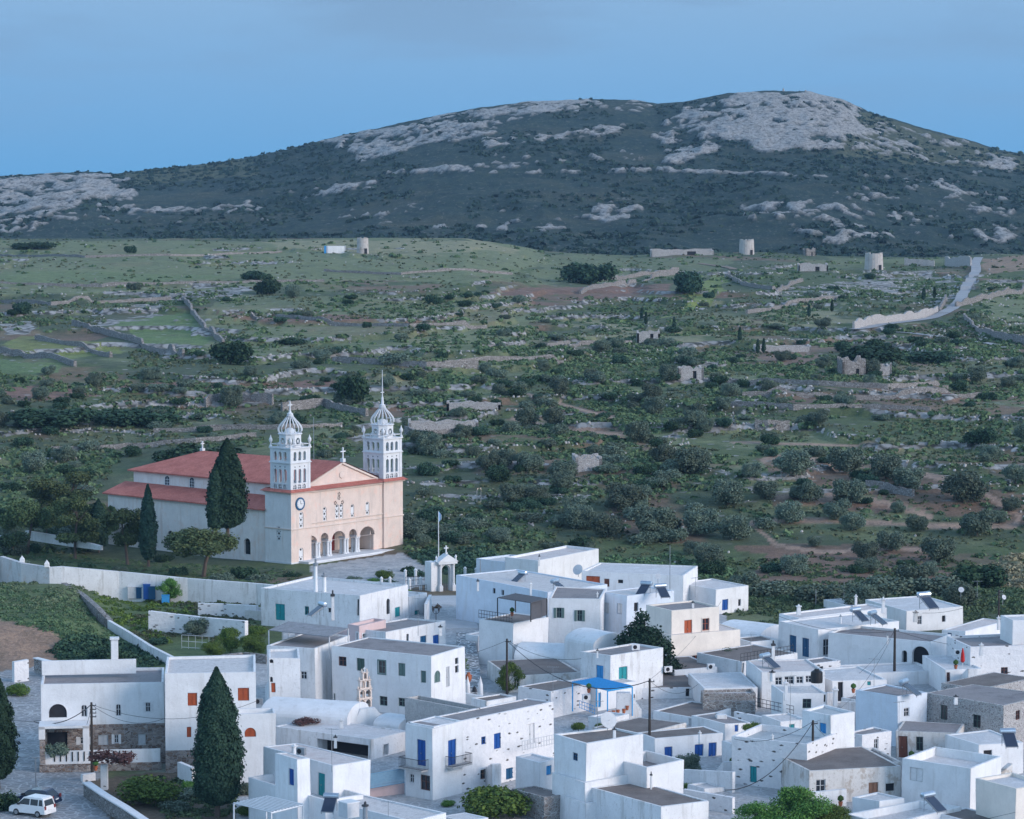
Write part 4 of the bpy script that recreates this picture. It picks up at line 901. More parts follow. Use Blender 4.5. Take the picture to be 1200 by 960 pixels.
vault('large white barrel vaulted shed at the back beside the cream house',(856,727),(908,732),352,348,7,1.6)
vault('small white rounded roof in front of the ornate belfry',(452,836),(482,840),293,291,4,.9)

for C_,Y_,xl_,xr_,a_,wn,lab in [((632,893),263,604,652,40,[('R',640,897,646,908,'sh','skyblue')],'small white shed attached to the far end of the balcony house'),
 ((712,843),293,690,738,44,[],'low white block below the blue terrace'),((826,925),266,805,850,38,[('L',811,930,816,940,'sh','blue')],'tiny white outhouse beside the white cube yard'),
 ((862,872),279,846,884,30,[('R',868,876,873,888,'sh','wood')],'narrow white store between the royal blue door house and the pocked wall'),((570,822),300,552,604,40,[('R',580,826,585,838,'sh','wood')],'low whitewashed shed at the foot of the stepped lane'),
 ((915,846),290,893,945,26,[('R',925,849,931,861,'sh','teal')],'small white house with teal door behind the pocked wall terrace'),((1010,862),279,990,1044,40,[('R',1024,866,1029,878,'win','greyw')],'low white lean-to at the foot of the pale blue shuttered house'),
 ((1030,940),254,1000,1060,42,[],'low white shed behind the charcoal parapet terrace'),((560,745),345,546,585,60,[],'narrow white block beside the stepped lane top'),((880,752),338,860,912,34,[('R',888,757,893,768,'sh','navy')],'white lane house between the vaulted shed and the dark railing terrace'),
 ((1150,735),352,1130,1185,40,[('R',1160,738,1165,746,'sh','navy')],'small white house far right behind the pink edged roof'),((948,778),322,930,985,28,[('R',960,781,965,790,'hole','x')],'white stepped roof block under the two blue doors')]:
    h_=House(lab,C_,Y_,a_); h_.block(C_,Y_,xl_,xr_,par=.15,wm=random.choice(['white','white2','gap']),roof=random.choice(['roofwhite','roofgrey','roofworn','roofdark']),win=wn)
# ---------------- church ----------------
CP=P(341,579,440); church=empty('church',(CP.x,CP.y,0),R(50),'large peach and white church with twin lattice bell towers and red tiled roofs','church')
ZC=7.95; ZF=-2.2; ZB=-5.5
def ch(name,mb,m,par=None,smooth=False): return mb.build(name,M[m] if m else None,par or church,smooth)
def fu(px,py,y0=0):  # facade-plane coordinates at local y0
    ca,sa=math.cos(R(50)),math.sin(R(50)); return plane_hit(CP.x-sa*y0,CP.y+ca*y0,(ca,sa),px,py)
def su(px,py,x0=0):
    ca,sa=math.cos(R(50)),math.sin(R(50)); return plane_hit(CP.x+ca*x0,CP.y+sa*x0,(-sa,ca),px,py)
TF=Matrix.Identity(4)
def TL(x,yend): return Matrix.Translation((x,yend,0))@Matrix.Rotation(-math.pi/2,4,'Z')
def hole_f(x0,y0,x1,y1,yl=0,arch=1,base=None):
    xm,ym=(x0+x1)/2,(y0+y1)/2; a=fu(x0,ym,yl)[0]; b=fu(x1,ym,yl)[0]; return [a,b,fu(xm,y1,yl)[1] if base is None else base,fu(xm,y0,yl)[1],arch]
def lattice(par,T,h,d=.10):
    """white plaster lattice window: panel with round dark lights"""
    u0,u1,v0,v1=h[:4]; mb=MB(); mb.box(u0,u1,d,d+.05,v0,v1,T=T); w_=mb.build('window',M['marble'],par)
    k=MB(); c=(u0+u1)/2; n=max(2,int((v1-v0-.3)/.62))
    for i in range(n):
        z=v0+.35+i*(v1-v0-.55)/max(1,n-1)*.95
        k.lathe(0,0,[(.17,0),(.17,.03)],8,T=T@Matrix.Translation((c,d-.005,z))@Matrix.Rotation(math.pi/2,4,'X'))
        for s in (-1,1):
            k.lathe(0,0,[(.07,0),(.07,.03)],6,T=T@Matrix.Translation((c+s*.26,d-.005,z+.3))@Matrix.Rotation(math.pi/2,4,'X'))
    k.build('pane',M['dark'],w_); return w_
# towers
TW=4.3
def tower(x0,dx,dy,side_m,holesF,holesL,name='bell_tower_base'):
    mb=MB(); wall_face(mb,Matrix.Translation((x0,0,0)),dx,ZB,ZC,[h for h in holesF],.12,None)
    mb.poly([(x0+dx,0,ZB),(x0+dx,dy,ZB),(x0+dx,dy,ZC),(x0+dx,0,ZC)]); mb.poly([(x0,dy,ZB),(x0,dy,ZC),(x0+dx,dy,ZC),(x0+dx,dy,ZB)]); mb.poly([(x0,0,ZC),(x0+dx,0,ZC),(x0+dx,dy,ZC),(x0,dy,ZC)])
    tw_=ch('tower_wall',mb,'peach'); bm_=bmesh.new(); bm_.from_mesh(tw_.data); bmesh.ops.remove_doubles(bm_,verts=bm_.verts,dist=.01); bm_.to_mesh(tw_.data); bm_.free(); k=MB(); wall_face(k,TL(x0,dy),dy,ZB,ZC,holesL,.12,None); ch('tower_side',k,side_m)
    k=MB(); k.box(x0-.08,x0+dx+.08,-.08,dy+.08,ZB,ZF-.1); ch('plinth',k,'marble')
    k=MB(); k.box(x0-.12,x0+dx+.12,-.12,dy+.12,2.55,2.72); k.box(x0-.25,x0+dx+.25,-.25,dy+.25,ZC,ZC+.22); ch('cornice',k,'peachpale')
    k=MB(); o=[(x0-.6,-.6),(x0+dx+.6,-.6),(x0+dx+.6,dy+.6),(x0-.6,dy+.6)]; i_=[(x0,-.0),(x0+dx,0),(x0+dx,dy),(x0,dy)]
    for q in range(4): r=(q+1)%4; k.poly([(*o[q],ZC+.24),(*o[r],ZC+.24),(*i_[r],ZC+.62),(*i_[q],ZC+.62)])
    k.box(x0-.6,x0+dx+.6,-.6,dy+.6,ZC+.221,ZC+.239); ch('tile_eave',k,'tiles')
f1=[hole_f(350.6,600,355.5,619),hole_f(350.3,642,355.5,658)]
def sideh(x0,y0,x1,y1,x=0,dy=5.4):
    a=su(x0,(y0+y1)/2,x)[0]; b=su(x1,(y0+y1)/2,x)[0]; lo,hi=min(a,b),max(a,b); return [dy-hi,dy-lo,su((x0+x1)/2,y1,x)[1],su((x0+x1)/2,y0,x)[1],1]
l1=[sideh(324,617,329,634)]
tower(0,TW,5.4,'churchblue',f1,l1)
for h in f1: lattice(church,TF,h)
lattice(church,TL(0,5.4),l1[0])
f2=[hole_f(458,585,463,602),hole_f(458,625,463,642)]
tower(20.4,TW,5.4,'peach',f2,[])
for h in f2: lattice(church,Matrix.Translation((0,0,0)),h)
# clock on the left tower
cx,cz=fu(351.3,590.5); k=MB(); T=Matrix.Translation((cx,-.02,cz))@Matrix.Rotation(math.pi/2,4,'X'); k.lathe(0,0,[(.98,0),(.98,.12),(.80,.14)],20,M['p_navy'],T=T); k.lathe(0,0,[(.72,.141),(.70,.16)],20,M['marble'],T=T)
cl_=ch('clock',k,None); k=MB()
k.box(-.03,.03,-.22,-.19,0,.5,T=Matrix.Translation((cx,0,cz))); k.box(-.03,.33,-.25,-.22,-.03,.03,T=Matrix.Translation((cx,0,cz)))
for i in range(12):
    a=i*math.pi/6; k.box(-.02,.02,-.2,-.182,.56,.68,T=Matrix.Translation((cx,0,cz))@Matrix.Rotation(a,4,'Y'))
ch('clock_hands',k,'iron',cl_)
# main facade: local y=.35
YF=.35
arches=[hole_f(358,628,371.6,700,YF,1,ZF),hole_f(376,624.5,385,700,YF,1,ZF),hole_f(389.3,622.3,404.8,700,YF,1,ZF),hole_f(409.2,620,418.2,700,YF,1,ZF),hole_f(422,617,439,700,YF,1,ZF)]
arches[0][0]=max(arches[0][0],TW-.9)
# keep a solid pier between neighbours: openings above column height only
wins=[hole_f(378.4,594,382.6,611,YF),hole_f(393,591,397.3,608,YF),hole_f(397.9,590.5,402,607.5,YF),hole_f(411,591,415,607,YF),hole_f(428.5,588,432.7,603.5,YF)]
ZS=fu(400,640,YF)[1]
k=MB(); wall_face(k,Matrix.Translation((2,YF,0)),18.6,ZF+2.35,ZC,[[h[0]-2,h[1]-2,max(h[2],ZF+2.35),h[3],h[4]] for h in arches+wins],.55,None); ch('facade',k,'peach')
k=MB(); k.box(18.35,20.42,YF+.002,YF+.6,ZB,ZF+2.35); ch('facade_pier',k,'peach')
for h in wins: lattice(church,Matrix.Translation((0,YF,0)),h)
# window trim and string courses
k=MB(); k.box(TW,20.4,YF-.12,YF-.002,2.45,2.68); k.box(TW,20.4,YF-.16,YF-.002,3.1,3.28); k.box(TW,20.4,YF-.3,YF-.002,ZC-.15,ZC+.2); ch('string_course',k,'peachpale')
for x in (6.2,9.3,13.2,16.2,19.2): 
    pass
k=MB(); o=[(TW+.3,YF-.85),(20.4-.3,YF-.85),(20.1,1.6),(TW+.3,1.6)]
k.poly([(TW+.6,YF-.85,ZC+.22),(19.8,YF-.85,ZC+.22),(19.8,1.7,ZC+.75),(TW+.6,1.7,ZC+.75)]); k.box(TW+.6,19.8,YF-.85,YF+.3,ZC+.201,ZC+.215); ch('tile_eave',k,'tiles')
# rosettes over the central window
k=MB(); rc=[(397,583.5),(392.8,589.5),(401.3,588.7),(397.2,577+2)]
for (a,b) in rc:
    x,z=fu(a,b,YF); 
    for q in range(5): T=Matrix.Translation((x+.22*math.cos(q*1.256),YF-.005,z+.22*math.sin(q*1.256)))@Matrix.Rotation(math.pi/2,4,'X'); k.lathe(0,0,[(.10,0),(.10,.03)],6,T=T)
ch('rosette',k,'dark')
# columns
base_z=ZF
for gi,(a,b) in enumerate([(0,1),(1,2),(2,3),(3,4)]):
    x0=arches[a][1]; x1=arches[b][0]; xm=(x0+x1)/2
    for y in (YF+.28,YF+1.05):
        for x in ((x0+.12),(x1-.12)) if x1-x0>.7 else (xm,):
            k=MB(); k.lathe(x,y,[(.34,base_z),(.34,base_z+.15),(.22,base_z+.25),(.20,base_z+2.0),(.30,base_z+2.2),(.32,base_z+2.34)],10); ch('column',k,'marble')
    k=MB(); k.box(xm-max(.45,(x1-x0)/2),xm+max(.45,(x1-x0)/2),YF+.001,YF+1.4,ZF+2.351,ZF+2.6); ch('impost',k,'marble')
# porch interior
k=MB(); k.box(2,18.4,4.6,4.9,ZF,5); k.box(1.9,2.1,1,4.8,ZF,5); k.box(18.3,18.5,YF+.6,4.8,ZF,5); k.box(2,18.4,YF+.6,4.7,3.4,3.7); ch('porch_wall',k,'peachpale')
k=MB(); k.box(1.6,20.6,-2.0,4.8,ZF-.35,ZF); ch('porch_floor',k,'marble')
for x,w_,m_ in ((5.6,1.2,'p_brown'),(12.4,1.7,'p_redbrown'),):
    k=MB(); k.box(x,x+w_,4.5,4.58,ZF,ZF+2.6); k.box(x+w_/2-.03,x+w_/2+.03,4.44,4.5,ZF,ZF+2.6); ch('door',k,m_[0:] if m_ in M else m_)
dx0,_=fu(426.8,647,4.6); dx1,_=fu(432.5,647,4.6)
k=MB(); k.box(dx0,dx1,4.5,4.58,ZF,fu(430,637.5,4.6)[1]); ch('door',k,'p_redbrown'); k=MB(); zt=fu(430,637.5,4.6)[1]; k.box(dx0-.35,dx0-.01,4.4,4.595,ZF,zt+.3); k.box(dx1+.01,dx1+.35,4.4,4.595,ZF,zt+.3); k.box(dx0-.01,dx1+.01,4.4,4.595,zt+.01,zt+.3); ch('door_frame',k,'marble')
# steps in front
k=MB()
for i in range(8): k.box(3.0-.5*i,18.6+.1*i,-2.0-.42*(i+1),-1.99,ZF-.35-.17*(i+1),ZF-.17*(i+1)); 
ch('steps',k,'marble')
# pediment + nave roofs
YP=1.4; ZE=8.7; ZR=11.7
k=MB(); k.poly([(4.9,YP,ZE),(19.9,YP,ZE),(12.4,YP,ZR-.15)]); k.poly([(4.2,YP+.02,ZC),(20.4,YP+.02,ZC),(20.4,YP+.02,ZE),(4.2,YP+.02,ZE)]); ch('pediment',k,'peach')
k=MB()
for s in (-1,1):
    a=Vector((12.4+s*8.1,0,ZE-.1)); b=Vector((12.4,0,ZR)); 
    d=(b-a).normalized(); n=Vector((-d.z,0,d.x)) if s<0 else Vector((d.z,0,-d.x))
    n=Vector((0,0,1)); pts=[a-n*.28,b-n*.28,b+n*.02,a+n*.02]; 
    for y0,y1 in ((YP-.28,YP-.02),):
        k.poly([(p.x,y0,p.z) for p in pts]); k.poly([(p.x,y1,p.z) for p in pts]); k.poly([(pts[0].x,y0,pts[0].z),(pts[1].x,y0,pts[1].z),(pts[1].x,y1,pts[1].z),(pts[0].x,y1,pts[0].z)])
k.box(4.4,20.4,YP-.25,YP-.015,ZE-.22,ZE-.0); ch('pediment_moulding',k,'peachpale')
k=MB(); k.lathe(0,0,[(.55,0),(.5,.1),(.3,.12)],14,T=Matrix.Translation((12.4,YP-.01,9.75))@Matrix.Rotation(math.pi/2,4,'X')); ch('medallion',k,'peachpale')
YE=39.0; NX0,NX1=4.6,20.2; ZNE=8.75; ZA0=5.35; ZA1=6.75
k=MB(); k.poly([(NX0,YP,ZC-3),(NX0,YE,ZC-3),(NX0,YE,ZNE),(NX0,YP,ZNE)]); k.poly([(NX1,YP,ZC-3),(NX1,YE,ZC-3),(NX1,YE,ZNE),(NX1,YP,ZNE)]); k.poly([(NX0,YE,ZB),(NX1,YE,ZB),(NX1,YE,ZNE),(NX0,YE,ZNE)])
ch('nave_wall',k,'churchwhite')
hz_=[]
for (x0,y0,x1,y1) in ((193.3,558,199,572),(222.3,560,228,574),(252,562,258,576),(281,564,287,578)):
    a=su(x0,(y0+y1)/2,NX0)[0]; b=su(x1,(y0+y1)/2,NX0)[0]; hz_.append((NX0-.0,min(a,b),max(a,b),su((x0+x1)/2,y1,NX0)[1],su((x0+x1)/2,y0,NX0)[1]))
for xx,a,b,z0,z1 in hz_:
    T=TL(NX0-.03,b); k=MB(); 
    A=[(-.02*0,z0),(b-a,z0)]; r=(b-a)/2; pts=[(0,0,z0),(b-a,0,z0)]+[((b-a)/2+r*math.cos(t),0,z1-r+r*math.sin(t)) for t in np.linspace(0,math.pi,9)]
    k.poly([tuple(T@Vector(p)) for p in pts]); w_=ch('window',k,'glass'); k=MB(); 
    for q in (0.0,(b-a)/2-.04,b-a-.08): k.box(q,q+.08,-.05,-.004,z0,z1-r*.4,T=T)
    for zz in np.linspace(z0,z1-r,4): k.box(0,b-a,-.045,-.006,zz,zz+.06,T=T)
    k.build('window_bars',M['marble'],w_)
# nave roof (hipped at the back)
ov=.7; xm=12.4
k=MB(); e0=(NX0-ov,YP-.35,ZNE-.05); e1=(NX0-ov,YE+ov,ZNE-.05); r0=(xm,YP-.35,ZR+.1); r1=(xm,YE-7.5,ZR+.1-.25); f0=(NX1+ov,YP-.35,ZNE-.05); f1_=(NX1+ov,YE+ov,ZNE-.05)
k.poly([e0,r0,r1,e1]); k.poly([f0,f1_,r1,r0]); k.poly([e1,r1,f1_]); 
for a,b in ((e0,e1),(f0,f1_),(e1,f1_)): k.poly([a,b,(b[0],b[1],b[2]-.22),(a[0],a[1],a[2]-.22)])
ch('roof',k,'tiles'); k=MB(); k.poly([(NX0-ov,YP,ZNE-.28),(NX1+ov,YP,ZNE-.28),(NX1+ov,YE+ov,ZNE-.28),(NX0-ov,YE+ov,ZNE-.28)]); ch('eave_soffit',k,'churchwhite')
# aisles
hA=[]
for (x0,y0,x1,y1) in ((196.3,622,203.3,641),(286,631,293.5,650),(241,626,248,645)):
    a=su(x0,(y0+y1)/2,.3)[0]; b=su(x1,(y0+y1)/2,.3)[0]; lo,hi=min(a,b),max(a,b); hA.append([40.3-hi,40.3-lo,su((x0+x1)/2,y1,.3)[1],su((x0+x1)/2,y0,.3)[1],1])
k=MB(); wall_face(k,TL(.3,40.3),34.9,ZB,ZA0,hA,.35,None); k.poly([(24.4,5.4,ZB),(24.4,40.3,ZB),(24.4,40.3,ZA0),(24.4,5.4,ZA0)]); k.poly([(.3,40.3,ZB),(24.4,40.3,ZB),(24.4,40.3,ZA0),(.3,40.3,ZA0)]); ch('aisle_wall',k,'churchwhite')
for h in hA: k=MB(); k.box(h[0]-.05,h[1]+.05,.34,.38,h[2]-.05,h[3]+.05,T=TL(.3,40.3)); ch('window',k,'glass')
k=MB()
for a,b in ((-.35,NX0),(25.05,NX1)):
    k.poly([(a,5.2,ZA0-.05),(b,5.2,ZA1),(b,40.9,ZA1),(a,40.9,ZA0-.05)]); k.poly([(a,5.2,ZA0-.05),(a,40.9,ZA0-.05),(a,40.9,ZA0-.25),(a,5.2,ZA0-.25)])
k.poly([(-.35,40.9,ZA0-.05),(NX0,YE-.5,ZA1),(NX1,YE-.5,ZA1),(25.05,40.9,ZA0-.05)]); ch('aisle_roof',k,'tiles')
k=MB(); k.box(.0,.29,5.5,40.2,ZB,ZB+1.6); k.box(.15,.29,5.5,40.2,ZA0-.5,ZA0-.26); ch('plinth',k,'churchblue')
def cross(mb,x,y,z,h,t=.07,T=None):
    mb.box(x-t,x+t,y-t,y+t,z,z+h,T=T); mb.box(x-h*.32,x-t-.001,y-t*.9,y+t*.9,z+h*.58,z+h*.58+2*t,T=T); mb.box(x+t+.001,x+h*.32,y-t*.9,y+t*.9,z+h*.58,z+h*.58+2*t,T=T)
k=MB(); k.box(xm-.3,xm+.3,YP-.6,YP,ZR+.0,ZR+.55); cross(k,xm,YP-.3,ZR+.55,1.7,.09); ch('gable_cross',k,'marble')
k=MB(); k.box(xm-.3,xm+.3,YE-7.8,YE-7.2,ZR-.15,ZR+.25); cross(k,xm,YE-7.5,ZR+.25,1.1,.09); ch('rear_cross',k,'marble')
# belfries
def belfry(cx,cy,spire):
    z0=ZC+.45; bt=empty('belfry',(cx,cy,z0),0); bt.parent=church; s=2.06
    lv=[('balustrade',0,.95),('arcade',.95,4.05),('arcade',4.3,6.2)]
    k=MB(); k.box(-s-.1,s+.1,-s-.1,s+.1,-.1,.08); 
    for q in range(4):
        T=Matrix.Rotation(q*math.pi/2,4,'Z')@Matrix.Translation((-s,-s,0))
        # bottom lattice panels: slab with three ring openings
        hs=[(.55+i*.98,1.35+i*.98-.1,.2,.85,1) for i in range(3)]
        wall_face(k,T,2*s,.08,.95,hs,.25,None)
        for i in range(3):
            c=(hs[i][0]+hs[i][1])/2; k.box(c-.3,c+.3,.08,.16,.46,.56,T=T); k.box(c-.05,c+.05,.06,.18,.2,.85,T=T)
        wall_face(k,T,2*s,.951,4.05,[(.62+i*1.02,1.24+i*1.02,1.05,3.15,1) for i in range(3)],.3,None)
        wall_face(k,T,2*s,4.301,6.1,[(.62+i*1.02,1.24+i*1.02,4.4,5.75,1) for i in range(3)],.3,None)
        # small round holes in the spandrels
        for i in range(4):
            for zc in (3.55,5.92): 
                pass
    k.build('arcade',M['marble'],bt)
    k=MB()
    for q in range(4):
        T=Matrix.Rotation(q*math.pi/2,4,'Z')@Matrix.Translation((-s,-s,0))
        for i in range(3): 
            for zc in (3.5,): k.lathe(0,0,[(.10,0),(.10,.02)],8,T=T@Matrix.Translation((.93+i*1.02,.0,zc))@Matrix.Rotation(math.pi/2,4,'X'))
    k.build('vent_hole',M['dark'],bt)
    k=MB()
    for q in range(4):  # corner pilasters and mullion columns
        for (a,b) in ((-s,-s),):
            T=Matrix.Rotation(q*math.pi/2,4,'Z'); k.box(-s-.06,-s+.42,-s-.06,-s+.42,.09,4.03,T=T); k.box(-s-.05,-s+.40,-s-.05,-s+.40,4.32,6.2,T=T)
    k.box(-s-.2,s+.2,-s-.2,s+.2,4.04,4.16); k.box(-s-.1,s+.1,-s-.1,s+.1,4.16,4.31); k.box(-s-.2,s+.2,-s-.2,s+.2,6.2,6.36); k.box(-s-.1,s+.1,-s-.1,s+.1,6.1,6.2)
    k.box(-s-.05,s+.05,-s-.05,s+.05,.9,.98)
    k.build('cornice',M['marble'],bt)
    # corner finials
    for sx in (-1,1):
        for sy in (-1,1):
            k=MB(); k.lathe(sx*(s-.02),sy*(s-.02),[(.22,6.36),(.22,6.6),(.10,6.68),(.10,6.95),(.26,7.25),(.27,7.5),(.12,7.8),(.02,8.15)],8); k.build('finial',M['marble'],bt)
    # scroll rails between finials and the drum
    k=MB()
    for q in range(8): a=q*math.pi/4+math.pi/8; k.tube([(2.05*math.cos(a),2.05*math.sin(a),6.5),(1.95*math.cos(a),1.95*math.sin(a),6.85),(1.6*math.cos(a),1.6*math.sin(a),7.0)],.07,5)
    for q in range(4): T=Matrix.Rotation(q*math.pi/2,4,'Z'); k.box(-s+.2,s-.2,-s+.02,-s+.14,6.75,6.85,T=T)
    k.build('scroll',M['marble'],bt)
    # octagonal lattice drum
    k=MB(); rr=1.62; w8=2*rr*math.tan(math.pi/8)
    for q in range(8):
        T=Matrix.Rotation(q*math.pi/4,4,'Z')@Matrix.Translation((-w8/2,-rr,0)); c=w8/2
        hs=[(c-.42,c+.42,6.75,7.75,.8)]; wall_face(k,T,w8,6.36,8.2,hs,.12,None)
        for sx in (-1,1): k.box(c-.03,c+.03,.02,.10,6.65,7.7,T=T@Matrix.Translation((c,0,7.2))@Matrix.Rotation(sx*.7,4,'Y')@Matrix.Translation((-c,0,-7.2)))
        k.lathe(0,0,[(.17,0),(.17,.12)],8,T=T@Matrix.Translation((c,.13,7.25))@Matrix.Rotation(math.pi/2,4,'X'))
    k.lathe(0,0,[(1.75,8.2),(1.85,8.32),(1.7,8.42)],16); k.lathe(0,0,[(1.6,8.42),(.95,8.43),(.75,8.8),(.4,9.1),(.1,9.2)],14); k.build('drum',M['marble'],bt)
    k=MB()
    prof=[(1.62,8.42),(1.78,8.72),(1.80,9.05),(1.64,9.45),(1.32,9.88),(.94,10.28),(.62,10.65),(.44,10.97),(.36,11.2)]
    for q in range(16):
        a=q*math.pi/8; k.tube([(r*math.cos(a),r*math.sin(a),z) for r,z in prof],[.08]*len(prof),5)
    k.lathe(0,0,[(.38,11.15),(.46,11.2),(.46,11.32),(.26,11.4),(.16,11.6)],12); k.build('onion_ribs',M['marble'],bt)
    k=MB()
    if spire:
        k.lathe(0,0,[(.24,11.4),(.18,12.4),(.13,12.5),(.10,12.7),(.08,13.2),(.04,16.7)],8); cross(k,0,0,12.5,1.2,.06); k.build('spire',M['marble'],bt)
    else:
        k.lathe(0,0,[(.16,11.5),(.2,11.65),(.1,11.75)],8); cross(k,0,0,11.65,1.45,.075); k.build('cross',M['marble'],bt)
belfry(2.15,2.2,False); belfry(22.5,2.2,True)
# mast on the nave roof
k=MB(); k.tube([(12.2,7,ZR-1),(12.2,7,ZR+6.5)],.05,5); ch('mast',k,'metal')
# side stair and terrace right of the church front
g=P(455,655,452)
k=MB(); k.box(19.5,24.4,-5,-.3,ZB,ZF-.4); ch('stair_block',k,'marble')
k=MB()
for i in range(9): k.box(20.5,22.0,-5-.3*i-.3,-5-.3*i,ZB,ZF-.4-.17*i)
ch('side_steps',k,'marble')
k=MB(); 
for x in (20.45,22.05): k.tube([(x,-4.8,ZF+.5),(x,-7.8,ZF-1.0)],.05,5); k.tube([(x,-4.8,ZF-.4),(x,-4.8,ZF+.5)],.05,5); k.tube([(x,-7.8,ZF-1.9),(x,-7.8,ZF-1.0)],.05,5)
ch('handrail',k,'iron')
def PZ(px,py,z):
    d=ray(px,py); t=(z-HC)/d.z; return Vector((d.x*t,d.y*t,z))
# ---------------- vegetation ----------------
def quads(cen,nrm,size,rng,asp=1.0):
    n=len(cen); a=rng.normal(size=(n,3)); u=np.cross(nrm,a); u/=np.linalg.norm(u,axis=1)[:,None]+1e-9; v=np.cross(nrm,u); v/=np.linalg.norm(v,axis=1)[:,None]+1e-9
    s=(size*(.6+.8*rng.random(n)))[:,None]; u=u*s; v=v*s*asp
    V=np.stack([cen-u-v*.6,cen+u*.8-v,cen+u+v*.7,cen-u*.7+v],1).reshape(-1,3); Fq=np.arange(n*4).reshape(-1,4); return V,Fq
def crown_pts(n,lobes,rng,shell=.55):
    """lobes: (x,y,z,rx,rz). points spread over the lobes, mostly in the outer part"""
    wts=np.array([l[3]**2 for l in lobes]); k=rng.choice(len(lobes),n,p=wts/wts.sum()); L_=np.array(lobes)[k]
    d=rng.normal(size=(n,3)); d/=np.linalg.norm(d,axis=1)[:,None]; r=shell+(1-shell)*rng.random(n)**.7; r*=1+.12*rng.normal(size=n)
    c=np.stack([L_[:,0]+d[:,0]*r*L_[:,3],L_[:,1]+d[:,1]*r*L_[:,3],L_[:,2]+d[:,2]*r*L_[:,4]],1); return c,d
def make_crown(kind,n,seed,leaf,m,parent,name='crown'):
    g=np.random.default_rng(seed); lob=[]
    if kind=='round':
        lob=[(0,0,.55,.34,.36)]
        for i in range(9): a=i*2.4+g.random(); q=.24+.1*g.random(); lob.append((q*math.cos(a),q*math.sin(a),.36+.42*g.random(),.17+.1*g.random(),.16+.09*g.random()))
    elif kind=='ball':
        lob=[(0,0,.42,.36,.36)]
        for i in range(11): a=i*2.4+g.random(); q=.22+.12*g.random(); lob.append((q*math.cos(a),q*math.sin(a),.24+.45*g.random(),.17+.08*g.random(),.17+.08*g.random()))
    elif kind=='low':
        for i in range(8): a=i*2.4+g.random(); q=.34*g.random()**.5; lob.append((q*math.cos(a),q*math.sin(a)*.8,.22+.12*g.random(),.16+.1*g.random(),.16+.1*g.random()))
    elif kind=='wide':
        for i in range(11): a=g.random()*6.28; q=.42*g.random()**.6; lob.append((q*math.cos(a),q*math.sin(a)*.7,.16+.1*g.random(),.12+.08*g.random(),.11+.08*g.random()))
    elif kind=='umbrella':
        for i in range(12): a=i*2.4+g.random(); q=.36*((i+.5)/12)**.5; lob.append((q*math.cos(a),q*math.sin(a),.52+.30*(1-q*2.4)+.10*g.random(),.15+.06*g.random(),.13+.06*g.random()))
    elif kind=='rough':
        for i in range(30): a=g.random()*6.28; h_=g.random(); q=.44*math.sqrt(g.random())*math.sqrt(max(.12,1-(2*h_-.9)**2)); lob.append((q*math.cos(a),q*math.sin(a),.20+.62*h_,.10+.09*g.random(),.09+.08*g.random()))
    elif kind=='cone':
        for i in range(34): h_=g.random()**1.0; a=i*2.4+g.random(); q=.34*(1-h_**2.2)*(.4+.6*g.random()); lob.append((q*math.cos(a),q*math.sin(a),.08+.84*h_,.10+.10*(1-h_),.09+.06*g.random()))
    elif kind=='irregular':
        for i in range(9): a=i*2.4+g.random(); q=.30*g.random()**.5; lob.append((q*math.cos(a)*1.25,q*math.sin(a)*1.25,.36+.58*g.random(),.13+.07*g.random(),.07+.045*g.random()))
    c,d=crown_pts(n,lob,g); c[:,2]=np.maximum(c[:,2],.02)
    nr=d*.6+g.normal(size=d.shape)*.6+np.array([0,0,.3]); nr/=np.linalg.norm(nr,axis=1)[:,None]
    V,Fq=quads(c,nr,leaf,g); t=np.repeat(np.clip(.5+.22*g.normal(size=n),0,1),4)
    return arr_mesh(name,V,Fq,m,parent,t)
def make_cypress(n,seed,leaf,parent,lean=0,wide=.5):
    g=np.random.default_rng(seed); t=g.random(n)**.85; h=.04+.96*t
    h=.09+.91*t; prof=np.interp(h,[0,.09,.15,.26,.45,.65,.8,.92,1],[.2,.35,.78,1,.97,.80,.55,.28,.03])
    a=g.random(n)*2*math.pi; lump=.80+.62*(fbm(a*1.6+seed*7,h*13,3,seed)-.3)*(.55+fbm(np.cos(a)*2+5,h*5,2,seed+3))+.07*g.normal(size=n); r=prof*wide*.5*(.72+.28*g.random(n))*lump
    c=np.stack([r*np.cos(a),r*np.sin(a),h],1); nr=np.stack([np.cos(a),np.sin(a),np.full(n,.35)],1)+g.normal(size=(n,3))*.45; nr/=np.linalg.norm(nr,axis=1)[:,None]
    V,Fq=quads(c,nr,leaf,g,1.0); tn=np.repeat(np.clip(.5+.22*g.normal(size=n)+.2*np.sin(a*7+h*30),0,1),4); return arr_mesh('crown',V,Fq,M['cypress'],parent,tn)
def trunk(parent,h,r,bend=.0,limbs=0,seed=0,name='trunk'):
    g=random.Random(seed); k=MB(); pts=[(0,0,-.06),(bend*.3,0,h*.35),(bend*.8,bend*.2,h*.7),(bend,bend*.3,h)]; k.tube(pts,[r*1.3,r,r*.8,r*.55],7)
    for i in range(limbs):
        a=i*2.4+g.random(); b=Vector(pts[2]).lerp(Vector(pts[3]),g.random()); q=.16+.12*g.random(); k.tube([b,b+Vector((q*.5*math.cos(a),q*.5*math.sin(a),.09)),b+Vector((q*math.cos(a),q*math.sin(a),.2))],[r*.5,r*.35,r*.15],5)
    return k.build(name,M['bark'],parent)
VEG={}
def proto(key,name,kind,n,leaf,m,seed,th=.3,tr=.02,bend=0,limbs=4):
    e=empty(name,(0,-500,-100)); make_crown(kind,n,seed,leaf,M[m],e)
    if th: trunk(e,th,tr,bend,limbs,seed)
    VEG.setdefault(key,[]).append([e,False])
